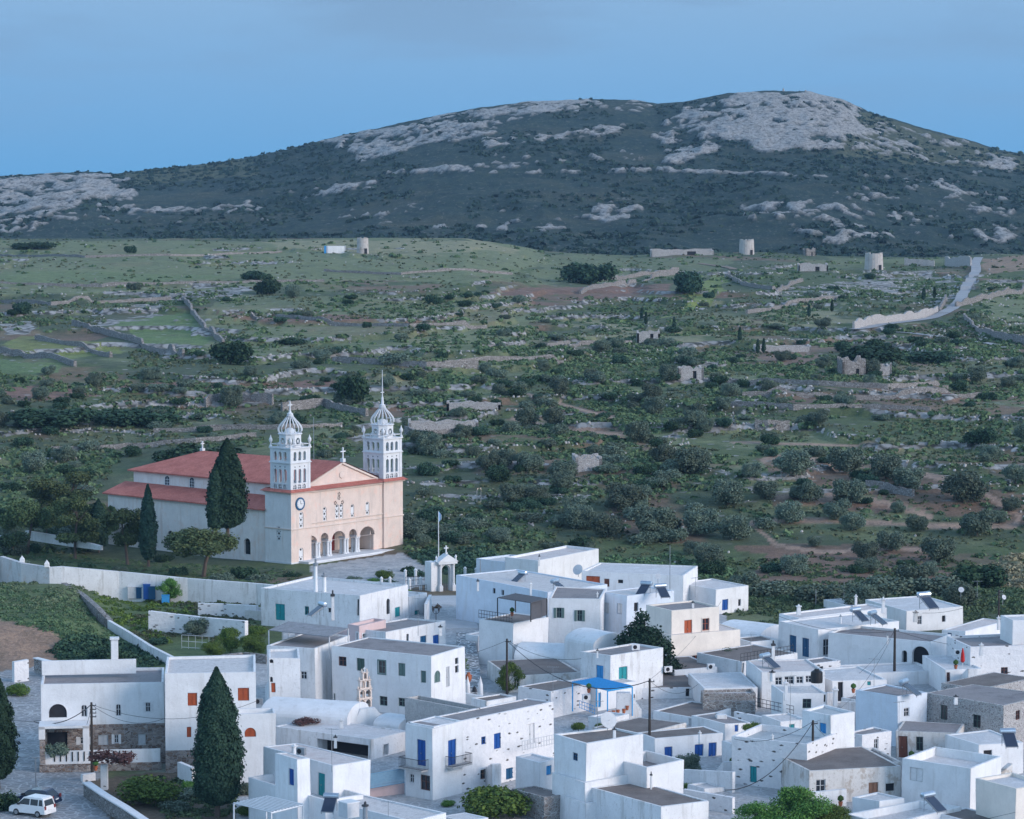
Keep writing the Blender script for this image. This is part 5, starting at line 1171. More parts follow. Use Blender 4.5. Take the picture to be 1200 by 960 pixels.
for s in range(3):
    proto('olive','olive_tree','ball',7500,.019,'olive',100+s,.4,.03,.05)
    proto('dark','evergreen_bush','low',2800,.024,'bush',200+s,.2,.02,0,2)
    proto('wide','thicket','wide',4200,.018,'bush',300+s,.12,.02,0,2)
    proto('oliveb','olive_bush','low',2800,.024,'olive',400+s,.2,.02,0,2)
for s in range(2): proto('big','garden_tree','rough',17000,.0095,'fresh',970+s,.35,.02,.05,5)
for s in range(1): proto('coni','conifer_tree','cone',12000,.014,'cypress',950,.3,.03,0,2)
for s in range(2):
    proto('fresh','broadleaf_tree','rough',9000,.0125,'fresh',500+s,.4,.022,.04); proto('umb','umbrella_pine','umbrella',12000,.012,'pine',600+s,.80,.022,.10,6); proto('irr','pine_tree','irregular',12000,.012,'pine',700+s,.75,.022,.12,6)
    proto('freshlow','green_shrub','low',5000,.017,'fresh',800+s,.2,.015,0,2); proto('dry','dry_creeper','wide',1500,.022,'dryred',900+s,.15,.01,0,4)
def plant(key,pos,sx,sz,label,cat,group=None,name=None):
    p=random.choice(VEG[key])
    if not p[1]: o=p[0]; p[1]=True
    else:
        unused=[q for q in VEG[key] if not q[1]]
        if unused: unused[0][1]=True; o=unused[0][0]
        else: o=copy_tree(p[0])
    o.location=pos; o.rotation_euler=(0,0,random.random()*6.28); o.scale=(sx,sx,sz)
    if name: o.name=name
    tag(o,label,cat,group); return o
def planth(key,px,py,wpx,hr,label,cat,group=None,z=None,name=None,full=None):
    g=G(px,py) if z is None else PZ(px,py,z); wd=wpx*g.y/F; return plant(key,(g.x,g.y,g.z-.1),wd/.95,wd*hr,label,cat,group,name)
grove=[]
OL='rows of round olive trees on the red earth terraces right of the village'
for x,y,wd in [(930,557,37),(992,554,36),(1038,561,36),(1065,574,32),(1130,588,44),(812,556,37),(853,591,36),(897,584,26),(947,588,30),(997,589,34),(862,631,33),(820,626,36),(767,629,44),(732,597,38),(712,629,34),(925,612,30),(980,608,28),(1145,627,36),(1100,657,34),(1170,612,18),(1000,621,26),(1045,645,28),(930,672,28),(955,640,15),(1185,598,20),(660,562,28),(622,552,28),(590,548,26),(880,560,20),(1190,565,26),(1160,540,24),(1075,622,24),(1015,655,26)]:
    rowi=0 if y<566 else 1 if y<600 else 2 if y<635 else 3
    grove.append((rowi,x,y,wd))
orn=['first','second','third','fourth','fifth','sixth','seventh','eighth','ninth','tenth','eleventh','twelfth']
for rowi in range(4):
    for j,(r_,x,y,wd) in enumerate(sorted(t for t in grove if t[0]==rowi)): planth('olive',x,y+1,wd*1.15,.88,'round grey green olive, '+orn[j]+' from the left in the '+['topmost','second','third','lowest'][rowi]+' row of the grove','olive tree',OL)
for key,x,y,wd,hr,lab,cat in [
 ('wide',690,333,80,.75,'broad dark thicket beside the red soil patch on the plateau','thicket'),('wide',812,343,56,1.1,'dark rounded thicket right of the red soil patch','thicket'),
 ('dark',270,427,54,.95,'large dark round bush in the middle left of the plateau below the green field','bush'),('dark',415,474,44,1.5,'dense dark evergreen tree between the two bell towers','evergreen tree'),
 ('dark',314,345,38,.9,'dark green round tree upper left, right of the rocky patch','bush'),('dark',28,369,24,1.2,'dark pointed bush at the far left above the small fields','bush'),('oliveb',460,428,40,.7,'olive green bush above and right of the spire','bush'),
 ('dark',152,297,16,1.1,'single dark tree on the left skyline of the plateau','tree'),('wide',40,292,60,.35,'low dark hedge at the left end of the plateau','hedge'),
 ('wide',300,328,50,.5,'dark shrub cluster left of the dark green round tree','thicket'),('wide',60,500,120,.45,'very wide dark thicket left of the church','thicket'),('wide',160,498,110,.45,'second dark thicket behind the church roof end','thicket'),
 ('wide',340,398+6,50,.4,'thicket on the brown strip in the middle of the plateau','thicket'),('dark',155,535,26,1,'dark ball shaped bush just left of the church roof','bush'),
 ('wide',230,545,110,.5,'dark thicket rising behind the red nave roof','thicket'),('dark',905,545-10,20,.9,'small bush on the green terrace','bush'),
 ('wide',1010,425,120,.4,'long dark hedge of trees above the ruined barn','thicket'),('wide',1090,425,90,.35,'dark shrubs right of the ruined barn','thicket'),('dark',1025,412,30,1,'dark tree below the concrete road retaining wall','evergreen tree'),
 ('dark',988,412,24,1.1,'dark tree left of the retaining wall','evergreen tree'),('dark',1150,520,44,.8,'bushy green tree on the right terraces near the edge','bush'),('dark',1125,458,22,.9,'round dark bush right of the terrace walls','bush'),
 ('dark',950,500,16,.9,'small bush among the terrace walls','bush'),('dark',800,695,40,.8,'dark bush behind the tall mast on the village roof','bush'),('oliveb',900,700,60,.6,'grey green thicket behind the small blue shuttered house','bush'),
 ('olive',1010,716,44,.9,'silvery olive behind the little white chimney of the big white house','olive tree'),('olive',870,700,40,.9,'silvery olive right of the blue shuttered edge house','olive tree'),('olive',1125,712,40,.9,'silvery olive left of the far right pole','olive tree'),('oliveb',960,706,60,.7,'grey bush left of the mushroom chimney','bush'),('oliveb',1040,700,70,.7,'bush behind the twin tank heater','bush'),('oliveb',1100,700,60,.8,'grey green bush right of the twin tank heater','bush'),('dark',1150,690,70,.8,'dark green mass of shrubs at the right behind the houses','bush')]:
    planth(key,x,y,wd,hr,lab,cat)
# scattered trees and bushes over the slopes
def density(x,y):
    d=.35
    if y<325: d=.10
    elif y<400: d=.42
    else: d=.85
    if x<620 and y<345: d*=.35
    if x<560 and 375<y<440: d*=.5
    if x>850 and y>450: d*=.55
    if x>880 and 535<y<660: d*=.35
    if x>760 and 350<y<450: d*=1.1
    if 560<x<860 and 400<y<640: d*=1.25
    return d
NOGO=[[(118,572),(148,525),(310,525),(310,500),(365,500),(365,540),(425,535),(425,480),(475,480),(475,665),(118,655)],[(120,370),(250,365),(262,408),(150,412)],[(0,392),(150,392),(150,436),(0,440)],[(600,332),(792,332),(792,349),(560,349)],
 [(985,378),(1100,362),(1120,345),(1138,300),(1160,300),(1150,345),(1115,375),(1000,395)],[(560,652),(600,645),(700,650),(870,685),(870,1000),(560,1000)],[(870,705),(1200,715),(1200,1000),(870,1000)],[(0,650),(560,650),(560,1000),(0,1000)]]
def nogo(x,y):
    X=np.array([float(x)]);Y=np.array([float(y)]); return any(inpoly(X,Y,p)[0] for p in NOGO)
cnt={'oliveb':0,'dark':0,'olive':0}; lim={'oliveb':170,'dark':190,'olive':90}
names={'oliveb':('grey green bush dotted over the shrubby hillside between the stone walls','bush','grey green bushes scattered over the hillside'),'dark':('dark evergreen bush dotted over the shrubby hillside between the stone walls','bush','dark evergreen bushes scattered over the hillside'),'olive':('small olive tree dotted over the shrubby hillside above the village','olive tree','small olive trees scattered over the hillside')}
tries=0
while sum(cnt.values())<sum(lim.values()) and tries<9000:
    tries+=1; x=random.uniform(-20,1220); y=random.uniform(318,690)
    cl_n=float(fbm(np.array(x/55),np.array(y/22),3,201))
    if random.random()>density(x,y)*min(1,max(0,(cl_n-.36)*5)) or nogo(x,y) : continue
    k=random.choices(['oliveb','dark','olive'],[.4,.42,.18 if y>420 else .02])[0]
    if cnt[k]>=lim[k]: continue
    g=G(x,y); wm=random.uniform(2.4,5.0)*(1.15 if y<420 else 1); 
    if wm*F/g.y<6: continue
    cnt[k]+=1; lab,cat,gr_=names[k]; zn=('on the plateau near its top edge' if y<345 else 'in the middle of the hillside' if y<460 else 'on the lower slope close to the village')+(' at the left' if x<400 else ' at the centre' if x<800 else ' at the right')
    plant(k,(g.x,g.y,g.z-.15),wm,wm*random.uniform(.55,.95)*(1.15 if k=='olive' else 1),lab.split(' dotted')[0]+' '+zn,cat,gr_)
for x,y in [(790,388),(757,381),(867,400),(888,415),(895,414),(1083,351),(1095,350),(948,372),(752,376),(975,366),(1082,352)]:
    g=G(x,y); e=empty('cypress_tree',g); make_cypress(500,x,.05,e,wide=.28); trunk(e,.2,.02); e.scale=(3.6,3.6,3.6)
    tag(e,'tiny thin cypress standing like a dark needle on the far slope','cypress','tiny cypresses on the far slope')
# ground scrub: uncountable low growth
def scrub(name,pts,rad,nq,leaf,m,seed,flat=.6):
    g=np.random.default_rng(seed); n=len(pts); c=np.repeat(pts,nq,0); r=np.repeat(rad,nq); d=g.normal(size=(n*nq,3)); d/=np.linalg.norm(d,axis=1)[:,None]; d[:,2]=np.abs(d[:,2])
    q=c+d*(r*(.5+.5*g.random(n*nq)))[:,None]*np.array([1,1,flat]); nr=d+g.normal(size=d.shape)*.5; nr/=np.linalg.norm(nr,axis=1)[:,None]
    V,Fq=quads(q,nr,leaf*r,g); t=np.repeat(np.clip(np.repeat(g.random(n),nq)*.7+.15+.15*g.normal(size=n*nq),0,1),4); o=arr_mesh(name,V,Fq,M[m],None,t); o['kind']='stuff'; return o
N_=90000; xs=rng.uniform(-300,1500,N_); Ys=436*np.exp(rng.random(N_)*math.log(1270/436)); 
X_=(xs-600)/F*Ys; Z_=gz(X_,Ys); px_,py_=proj(X_,Ys,Z_)
dn=np.array([density(a,b) for a,b in zip(px_,py_)]); ris=riser_mask(X_,Ys+1.0); cln=fbm(X_/16,Ys/30,3,301)
acc=rng.random(N_)<np.clip(dn*np.clip((cln-.42)*5,0,1)*.9+ris*.45,0,1)
ng=np.zeros(N_,bool)
for p_ in NOGO[:8]: ng|=inpoly(px_,py_,p_)
for pts_,wd_ in PATHS: ng|=near_line(px_,py_,pts_,wd_+1.5)
acc&=~ng; ii=np.where(acc)[0][:19000]; print('scrub',len(ii),cnt)
rad=rng.uniform(.4,1.25,len(ii))*(Ys[ii]/700)**.5
scrub('hillside_scrub',np.stack([X_[ii],Ys[ii],Z_[ii]-.1],1),rad,22,.30,'scrub',5)
def cand(n,seed):
    g=np.random.default_rng(seed); xs=g.uniform(-200,1400,n); Y_=440*np.exp(g.random(n)*math.log(1265/440)); X=(xs-600)/F*Y_; Z=gz(X,Y_); a,b=proj(X,Y_,Z); bad=np.zeros(n,bool)
    for p_ in NOGO: bad|=inpoly(a,b,p_)
    for pts_,wd_ in PATHS: bad|=near_line(a,b,pts_,wd_+1.0)
    bad|=inpoly(a,b,[(905,574),(1000,574),(1050,592),(910,592)])
    return g,X,Y_,Z,a,b,bad
g_,X_,Y_,Z_,a_,b_,bad=cand(60000,71); cl2=fbm(X_/12,Y_/25,3,303); k_=np.where(~bad&(cl2>.50)&((b_>345)|(g_.random(len(b_))<.25)))[0][:15000]
scrub('grass_tufts',np.stack([X_[k_],Y_[k_],Z_[k_]-.05],1),g_.uniform(.25,.65,len(k_))*(Y_[k_]/700)**.4,9,.42,'tuft',8,.8)
g_,X_,Y_,Z_,a_,b_,bad=cand(130000,72); rm=riser_mask(X_,Y_+.8); cl2=fbm(X_/18,Y_/18,3,305); sc2=np.zeros(len(X_))
for poly in ([(230,330),(300,335),(290,355),(215,350),(180,375),(100,385),(120,365)],[(0,375),(60,380),(30,395),(0,392)],[(760,520),(840,480),(880,460),(900,465),(850,500),(790,530)],[(985,420),(1040,420),(1035,440),(985,442)],[(870,345),(1090,318),(1140,330),(1110,360),(1000,350)],[(640,400),(760,390),(800,420),(700,430)],[(1100,320),(1200,330),(1200,430),(1080,420)]): sc2+=inpoly(a_,b_,poly)
k_=np.where(~bad&(g_.random(len(X_))<np.clip(rm*1.3*(cl2>.42)+.20*sc2*(cl2>.52)+.004,0,1)))[0][:15000]; print('stones',len(k_))
def stones(name,C_,S_,g,m):
    n=len(C_); base=np.array([(-1,-1,-.6),(1,-1,-.6),(1,1,-.6),(-1,1,-.6),(-.7,-.7,1),(.7,-.7,1),(.7,.7,1),(-.7,.7,1)]); V=base[None]*S_[:,None,None]*g.uniform(.6,1.3,(n,8,3)); th_=g.random(n)*6.28
    c,s=np.cos(th_)[:,None],np.sin(th_)[:,None]; x=V[:,:,0]*c-V[:,:,1]*s; y=V[:,:,0]*s+V[:,:,1]*c; V=np.stack([x,y,V[:,:,2]],-1)+C_[:,None,:]
    f=np.array([(4,5,6,7),(0,1,5,4),(1,2,6,5),(2,3,7,6),(3,0,4,7)]); Fq=(f[None]+8*np.arange(n)[:,None,None]).reshape(-1,4); o=arr_mesh(name,V.reshape(-1,3),Fq,m,None,np.repeat(g.random(n),8)); o['kind']='stuff'; return o
M['rub']=leafm('field_stones',(.20,.19,.18),(.50,.48,.45))
stones('field_stones',np.stack([X_[k_],Y_[k_],Z_[k_]+.1],1),g_.uniform(.10,.27,len(k_))*(Y_[k_]/700)**.5,g_,M['rub'])
N_=15000; t_=rng.random(N_); Ys=1560+1060*t_; xs=rng.uniform(-300,1500,N_)
cols=xs; ys_=np.interp(cols,SKY[:,0],SKY[:,1])
mt=bpy.data.objects['mountain'].data; co_=np.empty(len(mt.vertices)*3,np.float32); mt.vertices.foreach_get('co',co_); co_=co_.reshape(-1,3)
rkv=np.empty(len(co_),np.float32); mt.attributes['rk'].data.foreach_get('value',rkv)
sel=np.random.default_rng(3).choice(np.where((co_[:,1]<2622)&(co_[:,1]>1580))[0],26000,replace=False); cl3=fbm(co_[sel,0]/50,co_[sel,1]/90,3,401); sel=sel[(rkv[sel]<.35)&(cl3>.45)]
scrub('mountain_scrub',co_[sel].astype(float)+np.array([0,0,-.4]),np.random.default_rng(4).uniform(1.0,3.4,len(sel)),9,.42,'mscrub',6,.6)
# garden grass and weeds near the village
def weeds(poly,n,r0,r1,m,name,seed):
    g=np.random.default_rng(seed); xs=np.array([p[0] for p in poly]); ys=np.array([p[1] for p in poly]); a=g.uniform(xs.min(),xs.max(),n*3); b=g.uniform(ys.min(),ys.max(),n*3); k=inpoly(a,b,poly); a,b=a[k][:n],b[k][:n]
    P_=np.array([G(x,y) for x,y in zip(a,b)]); return scrub(name,P_-np.array([0,0,.05]),g.uniform(r0,r1,len(P_)),70,.13,m,seed)
weeds([(-10,686),(60,694),(90,705),(120,735),(160,760),(190,775),(90,785),(70,745),(-10,725)],800,.15,.7,'scrub','bank_grass',21)
weeds([(100,690),(300,700),(300,720),(180,730),(215,765),(140,735)],260,.3,.9,'fresh','garden_weeds',22)
weeds([(60,765),(90,745),(180,765),(185,780),(110,790)],220,.5,1.3,'bush','lane_shrubbery',23)
weeds([(0,655),(40,658),(110,672),(300,688),(345,690),(345,668),(120,655),(0,640)],700,.15,.5,'scrub','terrace_weeds',24)
weeds([(100,920),(130,935),(170,962),(150,962),(105,935)],90,.15,.4,'fresh','street_grass',25)
weeds([(150,915),(280,905),(280,960),(190,960)],160,.3,.8,'scrub','yard_plants',26)
weeds([(215,695),(300,697),(300,708),(215,706)],200,.5,.9,'fresh','vine_cover',27)
weeds([(1150,665),(1200,650),(1200,690),(1150,692)],90,.6,1.6,'reed','dry_reeds',28)
weeds([(870,690),(1200,690),(1200,712),(870,706)],300,.5,1.3,'scrub','valley_scrub',29)
weeds([(480,650),(570,640),(590,665),(540,680)],160,.6,1.6,'bush','gate_shrubbery',30)
weeds([(855,684),(1200,694),(1200,735),(1140,712),(870,716)],700,.25,.9,'scrub','slope_scrub',31)
weeds([(700,655),(880,690),(880,705),(860,690),(690,664)],120,.3,1.0,'scrub','edge_scrub',32)
# ---- named trees
def cyp(px,pyb,pyt,wpx,lab,seed,n=9000,Y=None,leaf=.014):
    g=G(px,pyb) if Y is None else P(px,pyb,Y); h=(pyb-pyt)*g.y/F*1.01; e=empty('cypress_tree',g); wd=wpx*g.y/F; make_cypress(n,seed,leaf,e,wide=wd/h); trunk(e,.2,.018); e.scale=(h,h,h); return tag(e,lab,'cypress')
c=cyp(255,958,780,63,'tallest foreground cypress in front of the orange shuttered house',1,42000,None,.0062)
cyp(-2,925,788,46,'dark cypress cut by the left edge of the photo',2,22000,None,.008)
cyp(174,664,568,22,'slim dark cypress between the pines before the church wall',3,10000,None,.011)
cyp(116,648,585,26,'dark slender cypress left of the pines beside the church',6,5000)
cyp(267,628,514,48,'large pointed cypress against the red church roofs',4,22000,431,.009); cyp(253,628,545,24,'smaller leaning cypress merged with the large church cypress',5,9000,429,.012)
planth('coni',752,791,90,.84,'dense dark conifer beside the cream brown shuttered house','conifer',z=1)
o=bpy.context.scene.objects[-1] if False else None
for px,py,wd,hr,key,lab,cat in [(238,676,98,.62,'umb','dark umbrella pine in front of the church side wall','pine'),(150,662,72,1.05,'irr','leaning pine with twisted trunk beside the church wall','pine'),(88,655,70,1.1,'irr','large spreading olive green pine left of the church','pine'),(32,650,68,1.0,'umb','dark pine at the left end of the church terrace','pine'),(55,640,50,1.0,'umb','dark pine with a bare trunk behind the terrace wall','pine'),
   (75,620,90,.75,'irr','broad pale green pine clump behind the terrace pines','pine'),(125,640,40,1.3,'irr','narrow pine just left of the church corner','pine')]:
    planth(key,px,py,wd,hr,lab,cat)
for px,py,wd,hr,key,lab,cat,z in [(341,684,28,1.0,'dark','round dark shrub at the foot of the clock tower','shrub',-3.4),(285,680,46,.7,'dark','dark shrub under the umbrella pine','shrub',-2.8),(190,660,26,.8,'dark','dark shrub with pale blossom before the church wall','shrub',-3.4),(15,640,40,.8,'dark','round dark shrub at the left end behind the terrace wall','shrub',-1),(62,668,26,1.0,'dark','shrubby tree behind the two wall finials','shrub',-1),
   (199,704,30,1.0,'fresh','thin green tree in front of the blue stored crates','tree',0),(270,765,36,1.0,'fresh','bright green tree left of the pink walled house','tree',0),(297,768,34,.9,'fresh','bright green tree against the corner of the white terrace house','tree',0),(232,745,34,.8,'olive','pale grey olive in front of the whitewashed garden wall','olive tree',0),
   (130,775,50,.7,'dark','dark bush by the lower garden wall','shrub',0),(100,690,40,.5,'dark','shrub at the corner under the long white wall','shrub',.5),(165,795,50,.6,'dark','dark shrub behind the flat roofs at left','shrub',0),
   (175,942,84,.7,'freshlow','dense green citrus tree in the yard by the stone street wall','tree',0),(215,935,40,.6,'oliveb','small olive shrub beside the citrus tree','shrub',0),(296,905,30,1.2,'fresh','green tree between the big cypress and the blue door cube','tree',0),(288,930,26,1.0,'oliveb','pale shrub right of the big cypress trunk','shrub',0),
   (580,958,98,.72,'freshlow','round green tree below the balcony house','tree',0),(525,945,22,.7,'freshlow','small green shrub under the balcony house corner','shrub',0),(598,812,34,1.2,'fresh','green tree on the stepped lane beside the old grey house','tree',0),(540,790,22,1.1,'fresh','green climber at the lane corner by the blue doors','shrub',2),
   (932,985,88,.80,'big','big fresh green tree at the bottom edge in front of the pocked wall','tree',0),(888,985,62,.85,'big','left one of the fresh green trees at the bottom edge','tree',0),(975,980,56,.75,'big','right and lowest of the fresh green trees at the bottom edge','tree',0),(805,908,30,1.0,'olive','small grey green tree beside the royal blue door house','tree',0),(808,925,18,.9,'freshlow','low green shrub at the foot of the white cube','shrub',0),(882,858,28,.8,'freshlow','bright green vine tree by the lane','tree',1.5),
   (678,855,20,.9,'freshlow','potted green bush on the blue terrace edge','shrub',1.0),(703,855,14,1.1,'freshlow','small green bush next to the potted one','shrub',1.0),(855,770,26,.8,'oliveb','small tree on the cream house balcony side','shrub',2),(1190,932,30,.6,'freshlow','green bush at the right edge behind the broken arch','shrub',1),
   (66,886,28,1.1,'oliveb','creeper on the stone porch column','climber',1.5),(131,893,62,.55,'dry','reddish brown dry creeper over the porch at the street corner','climber',2.6),(153,862,18,1.3,'dry','upright dry climber on the long white house','climber',2.5),(505,718,22,1.2,'dry','red flowering climber on the corner of the white teal shuttered house','climber',-.5),(361,848,36,.5,'dry','brown leafless bush in front of the barrel roof','shrub',2),
   (440,688,26,.8,'freshlow','clipped green bush before the church steps','shrub',-2.8),(425,690,20,.7,'dark','small dark bush before the church steps','shrub',-2.8),(460,690,24,.9,'dark','dark shrub by the church gate railing','shrub',-2.8),(490,680,30,.8,'dark','dark shrub right of the church forecourt','shrub',-2.8),(880,712,14,1.0,'dark','tiny dark tree behind the vaulted shed','tree',0),(20,815,34,.8,'freshlow','bright green shrub at the lane above the left cypress','shrub',0),(5,950,44,1.0,'dark','dark shrub in the bottom left corner beside the cars','shrub',0)]:
    planth(key,px,py,wd,hr,lab,cat,z=z)
def weedsY(x0,x1,Y0,Y1,n,r0,r1,m,name,seed,nogo=()):
    g=np.random.default_rng(seed); Y_=g.uniform(Y0,Y1,n); xs=g.uniform(x0,x1,n); X=(xs-600)/F*Y_; Z=gz(X,Y_); k=fbm(X/5,Y_/7,2,seed)>.42; a,b=proj(X,Y_,Z)
    for p_ in nogo: k&=~inpoly(a,b,p_)
    return scrub(name,np.stack([X,Y_,Z-.05],1)[k],g.uniform(r0,r1,n)[k],50,.16,m,seed)
weedsY(-30,105,362,394,600,.2,.7,'tuft','bank_tufts',41)
weedsY(850,1230,366,445,1500,.3,1.0,'scrub','field_scrub',42)
weedsY(560,860,405,450,700,.3,1.1,'scrub','field_scrub_upper',43)
weedsY(-30,350,400,440,900,.15,.5,'tuft','church_grass',44,[[(118,572),(148,525),(475,480),(475,665),(310,672),(118,655)]])
weedsY(150,315,352,392,700,.2,.7,'tuft','garden_grass',45)
for px,py,wd,hr,key,lab,z in [(100,668,24,.8,'dark','small dark shrub just behind the white wall corner',-1.5),(140,672,20,.8,'oliveb','grey shrub behind the white wall under the leaning pine',-2),(208,676,26,.9,'dark','dark shrub right of the slim cypress',-2.8),(262,684,30,.8,'oliveb','grey green shrub below the umbrella pine',-2.6),(305,688,34,.9,'oliveb','grey shrub before the foot of the tower side',-3.2),(322,690,22,.9,'dark','dark shrub at the tower corner',-3.2),
   (405,694,26,.8,'dark','dark shrub before the church steps, left one',-2.4),(372,697,20,.8,'freshlow','light green shrub behind the chimney pipes',-2.4),(478,672,18,1.0,'dark','dark shrub on the forecourt terrace by the side stairs',-2.6),(20,668,34,.7,'oliveb','low grey shrub at the left end of the terrace wall',-1),
   (392,690,24,.9,'dark','dark shrub below the church arches, second from the clock tower',-2.6),(415,684,20,.9,'oliveb','grey shrub below the church arches',-2.8),(450,680,26,.9,'freshlow','light green shrub on the church forecourt edge',-2.4),(432,698,34,.7,'dark','broad dark shrub behind the teal shuttered house roof',-2.0),(470,700,26,.8,'freshlow','light shrub beside the railing posts',-1.6),
   (240,912,34,.8,'dark','dark shrub in the garden left of the tall cypress',0),(205,950,40,.6,'oliveb','pale flowering shrub in the yard below the citrus tree',0),(290,955,36,.7,'freshlow','green shrub at the bottom right of the tall cypress',0),(225,925,30,.7,'freshlow','light shrub behind the citrus tree',0),
   (300,745,30,.8,'freshlow','bright shrub left of the teal shuttered annex',0),(215,738,20,.8,'oliveb','thin shrub before the garden wall, left one',0),(185,755,24,.7,'dark','dark shrub on the inner side of the white sloping wall',0),(250,770,28,.8,'fresh','small green tree by the pale post frame',0)]:
    planth(key,px,py,wd,hr,lab,'shrub',z=z)
for k in VEG.values():
    for p in k:
        if not p[1]:
            for ch_ in list(p[0].children): bpy.data.objects.remove(ch_)
            bpy.data.objects.remove(p[0])
# ---------------- walls in and round the village ----------------
def pwall(label,pts,m,th=.45,name='wall',cap=None,group=None):
    """pts: (px, py_top, py_base, zground)"""
    W=[(PZ(px,pb,z),z) for px,pt,pb,z in pts]; tops=[P(px,pt,w_[0].y).z for (px,pt,pb,z),w_ in zip(pts,W)]
    e=empty(name,(W[0][0].x,W[0][0].y,0),0,label,'wall',group); o=W[0][0]; mb=MB(); cb=MB()
    for i in range(len(W)-1):
        a,b=W[i][0]-o,W[i+1][0]-o; d=(b-a); d.z=0; d.normalize(); n=Vector((-d.y,d.x,0))*th; ta,tb=tops[i],tops[i+1]
        a0,b0=Vector((a.x,a.y,0)),Vector((b.x,b.y,0)); K=max(1,int((b0-a0).length/1.5)); pr=None
        for k in range(K):
            p=a0.lerp(b0,k/K); q=a0.lerp(b0,(k+1)/K); zp=ta+(tb-ta)*k/K; zq=ta+(tb-ta)*(k+1)/K
            jit=.05 if cap is None else 0
            A=[(p.x,p.y,-1.5),(q.x,q.y,-1.5),(q.x,q.y,zq),(p.x,p.y,zp)]; B=[(x+n.x,y+n.y,z) for x,y,z in A]
            mb.poly(A); mb.poly(B[::-1]); mb.poly([A[3],A[2],B[2],B[3]])
            if k==0: mb.poly([A[0],A[3],B[3],B[0]])
            if k==K-1: mb.poly([A[1],B[1],B[2],A[2]])
            if cap:
                m_=n*.15/th*1.0; c0=[(p.x-m_.x,p.y-m_.y,zp+.004),(q.x-m_.x,q.y-m_.y,zq+.004),(q.x+n.x+m_.x,q.y+n.y+m_.y,zq+.004),(p.x+n.x+m_.x,p.y+n.y+m_.y,zp+.004)]; c1=[(x,y,z+.12) for x,y,z in c0]
                cb.poly(c1); cb.poly(c0[::-1]); cb.poly([c0[0],c0[1],c1[1],c1[0]]); cb.poly([c0[2],c0[3],c1[3],c1[2]]); cb.poly([c0[0],c1[0],c1[3],c0[3]]); cb.poly([c0[1],c0[2],c1[2],c1[1]])
    mb.build('masonry',M[m],e)
    if cap: cb.build('coping',M[cap],e)
    return e
M['stainwall']=plaster('stained_white_wall',(.66,.64,.64),(.26,.25,.24),1,1,patch=((.52,.42,.38),.6))
pwall('tall stained white terrace wall at the left edge below the pines',[(-40,646,690,.3),(0,652,688,.3),(25,660,696,.3),(58,665,699,.3)],'stainwall',.6)
pwall('long white wall running right below the church trees to the teal shuttered house',[(58,665,699,.3),(72,664,699,.3),(140,670,699,.2),(220,678,703,0),(300,684,708,0),(345,688,712,0)],'white2',.5)
for i,(x,y) in enumerate([(26,660),(55,665)]):
    g=PZ(x,y+34,.3); k=MB(); zt=P(x,y,g.y).z; k.lathe(g.x,g.y+.25,[(.45,zt),(.42,zt+.5),(.0,zt+1.0)],4,rot=.8); tag(k.build('wall_finial',M['white2']),['first','second'][i]+' little pyramid finial from the left on the stained terrace wall','finial')
pwall('sloping dry stone wall going down from the white terrace wall corner',[(72,683,700,.3),(95,697,715,.3),(112,712,735,.2),(126,727,742,.1)],'drystone',.7)
pwall('white plastered lower end of the sloping stone wall',[(126,727,742,.1),(150,741,752,0),(175,757,770,0),(205,772,783,0)],'white2',.4)
pwall('whitewashed rubble garden wall under the green vine cover',[(174,716,741,0),(205,720,742,0),(240,724,746,0),(287,728,752,0)],'gap',.6)
pwall('second whitewashed rubble wall behind the garden wall',[(232,707,722,0),(262,708,722,0),(300,710,726,0)],'gap',.5)
pwall('low grey stone wall under the bright green trees',[(262,768,778,0),(285,765,775,0),(312,768,778,0)],'drystone',.5)
pwall('stone street wall with white coping running down to the bottom edge',[(98,918,934,0),(120,933,950,0),(145,948,966,0),(185,975,995,0)],'drystone',.5,cap='white')
pwall('rough stone and white yard wall behind the chimney house',[(17,776,800,0),(34,773,798,0)],'gap',.5); pwall('stone yard wall with white slanting coping behind the chimney house',[(40,772,788,0),(60,777,792,0),(85,786,800,0)],'stone',.4,cap='white')
pwall('whitewashed rubble pillar under the reddish creeper at the street corner',[(118,897,926,0),(126,897,926,0)],'gap',.6)
pwall('white retaining wall left of the tall foreground cypress',[(208,893,915,0),(225,900,922,0)],'white',.4)
pwall('low stone wall closing the lane corner before the long white house',[(97,908,917,0),(112,906,915,0)],'gap',.4)
pwall('pink stained yard wall under the blue fence',[(432,921,934,0),(474,914,930,0)],'pink',.4)
pwall('white parapet with pointed posts and a bell arch at the stepped lane',[(528,810,826,0),(565,816,828,0)],'white',.4)
pwall('dark rubble retaining wall right of the white rounded roof store',[(824,822,835,.5),(885,822,834,.5)],'stone',.4)
pwall('whitewashed rubble wall climbing beside the royal blue door lane',[(860,834,850,.5),(900,842,856,.5),(938,838,850,.5)],'gap',.4)
pwall('broken rubble arch wall at the bottom right',[(1138,920,938,0),(1160,912,938,0),(1178,902,936,0),(1186,895,934,0)],'old',.5)
pwall('low brown rubble wall below the broken arch',[(1132,928,940,0),(1160,930,945,0),(1186,938,950,0)],'stone',.4)
pwall('curved forecourt wall of the church beside the lane',[(345,688,704,-1.2),(420,689,700,-1.2),(470,690,700,-1.2)],'white2',.4)
pwall('white lane wall left of the little plaza climbing to the gate',[(501,708,738,0),(506,697,722,-.8)],'white2',.4)
pwall('white parapet right of the church gate',[(540,690,697,-1.2),(556,688,696,-1.2)],'white',.4)
pwall('whitewashed yard wall before the royal blue door house',[(800,902,918,0),(858,905,930,0)],'white2',.4)
pwall('grey white yard wall under the small grey green tree',[(800,925,945,0),(858,935,955,0)],'gap',.4)
pwall('long white wall before the balcony house stairs',[(600,893,915,0),(650,888,910,0)],'gap',.4)
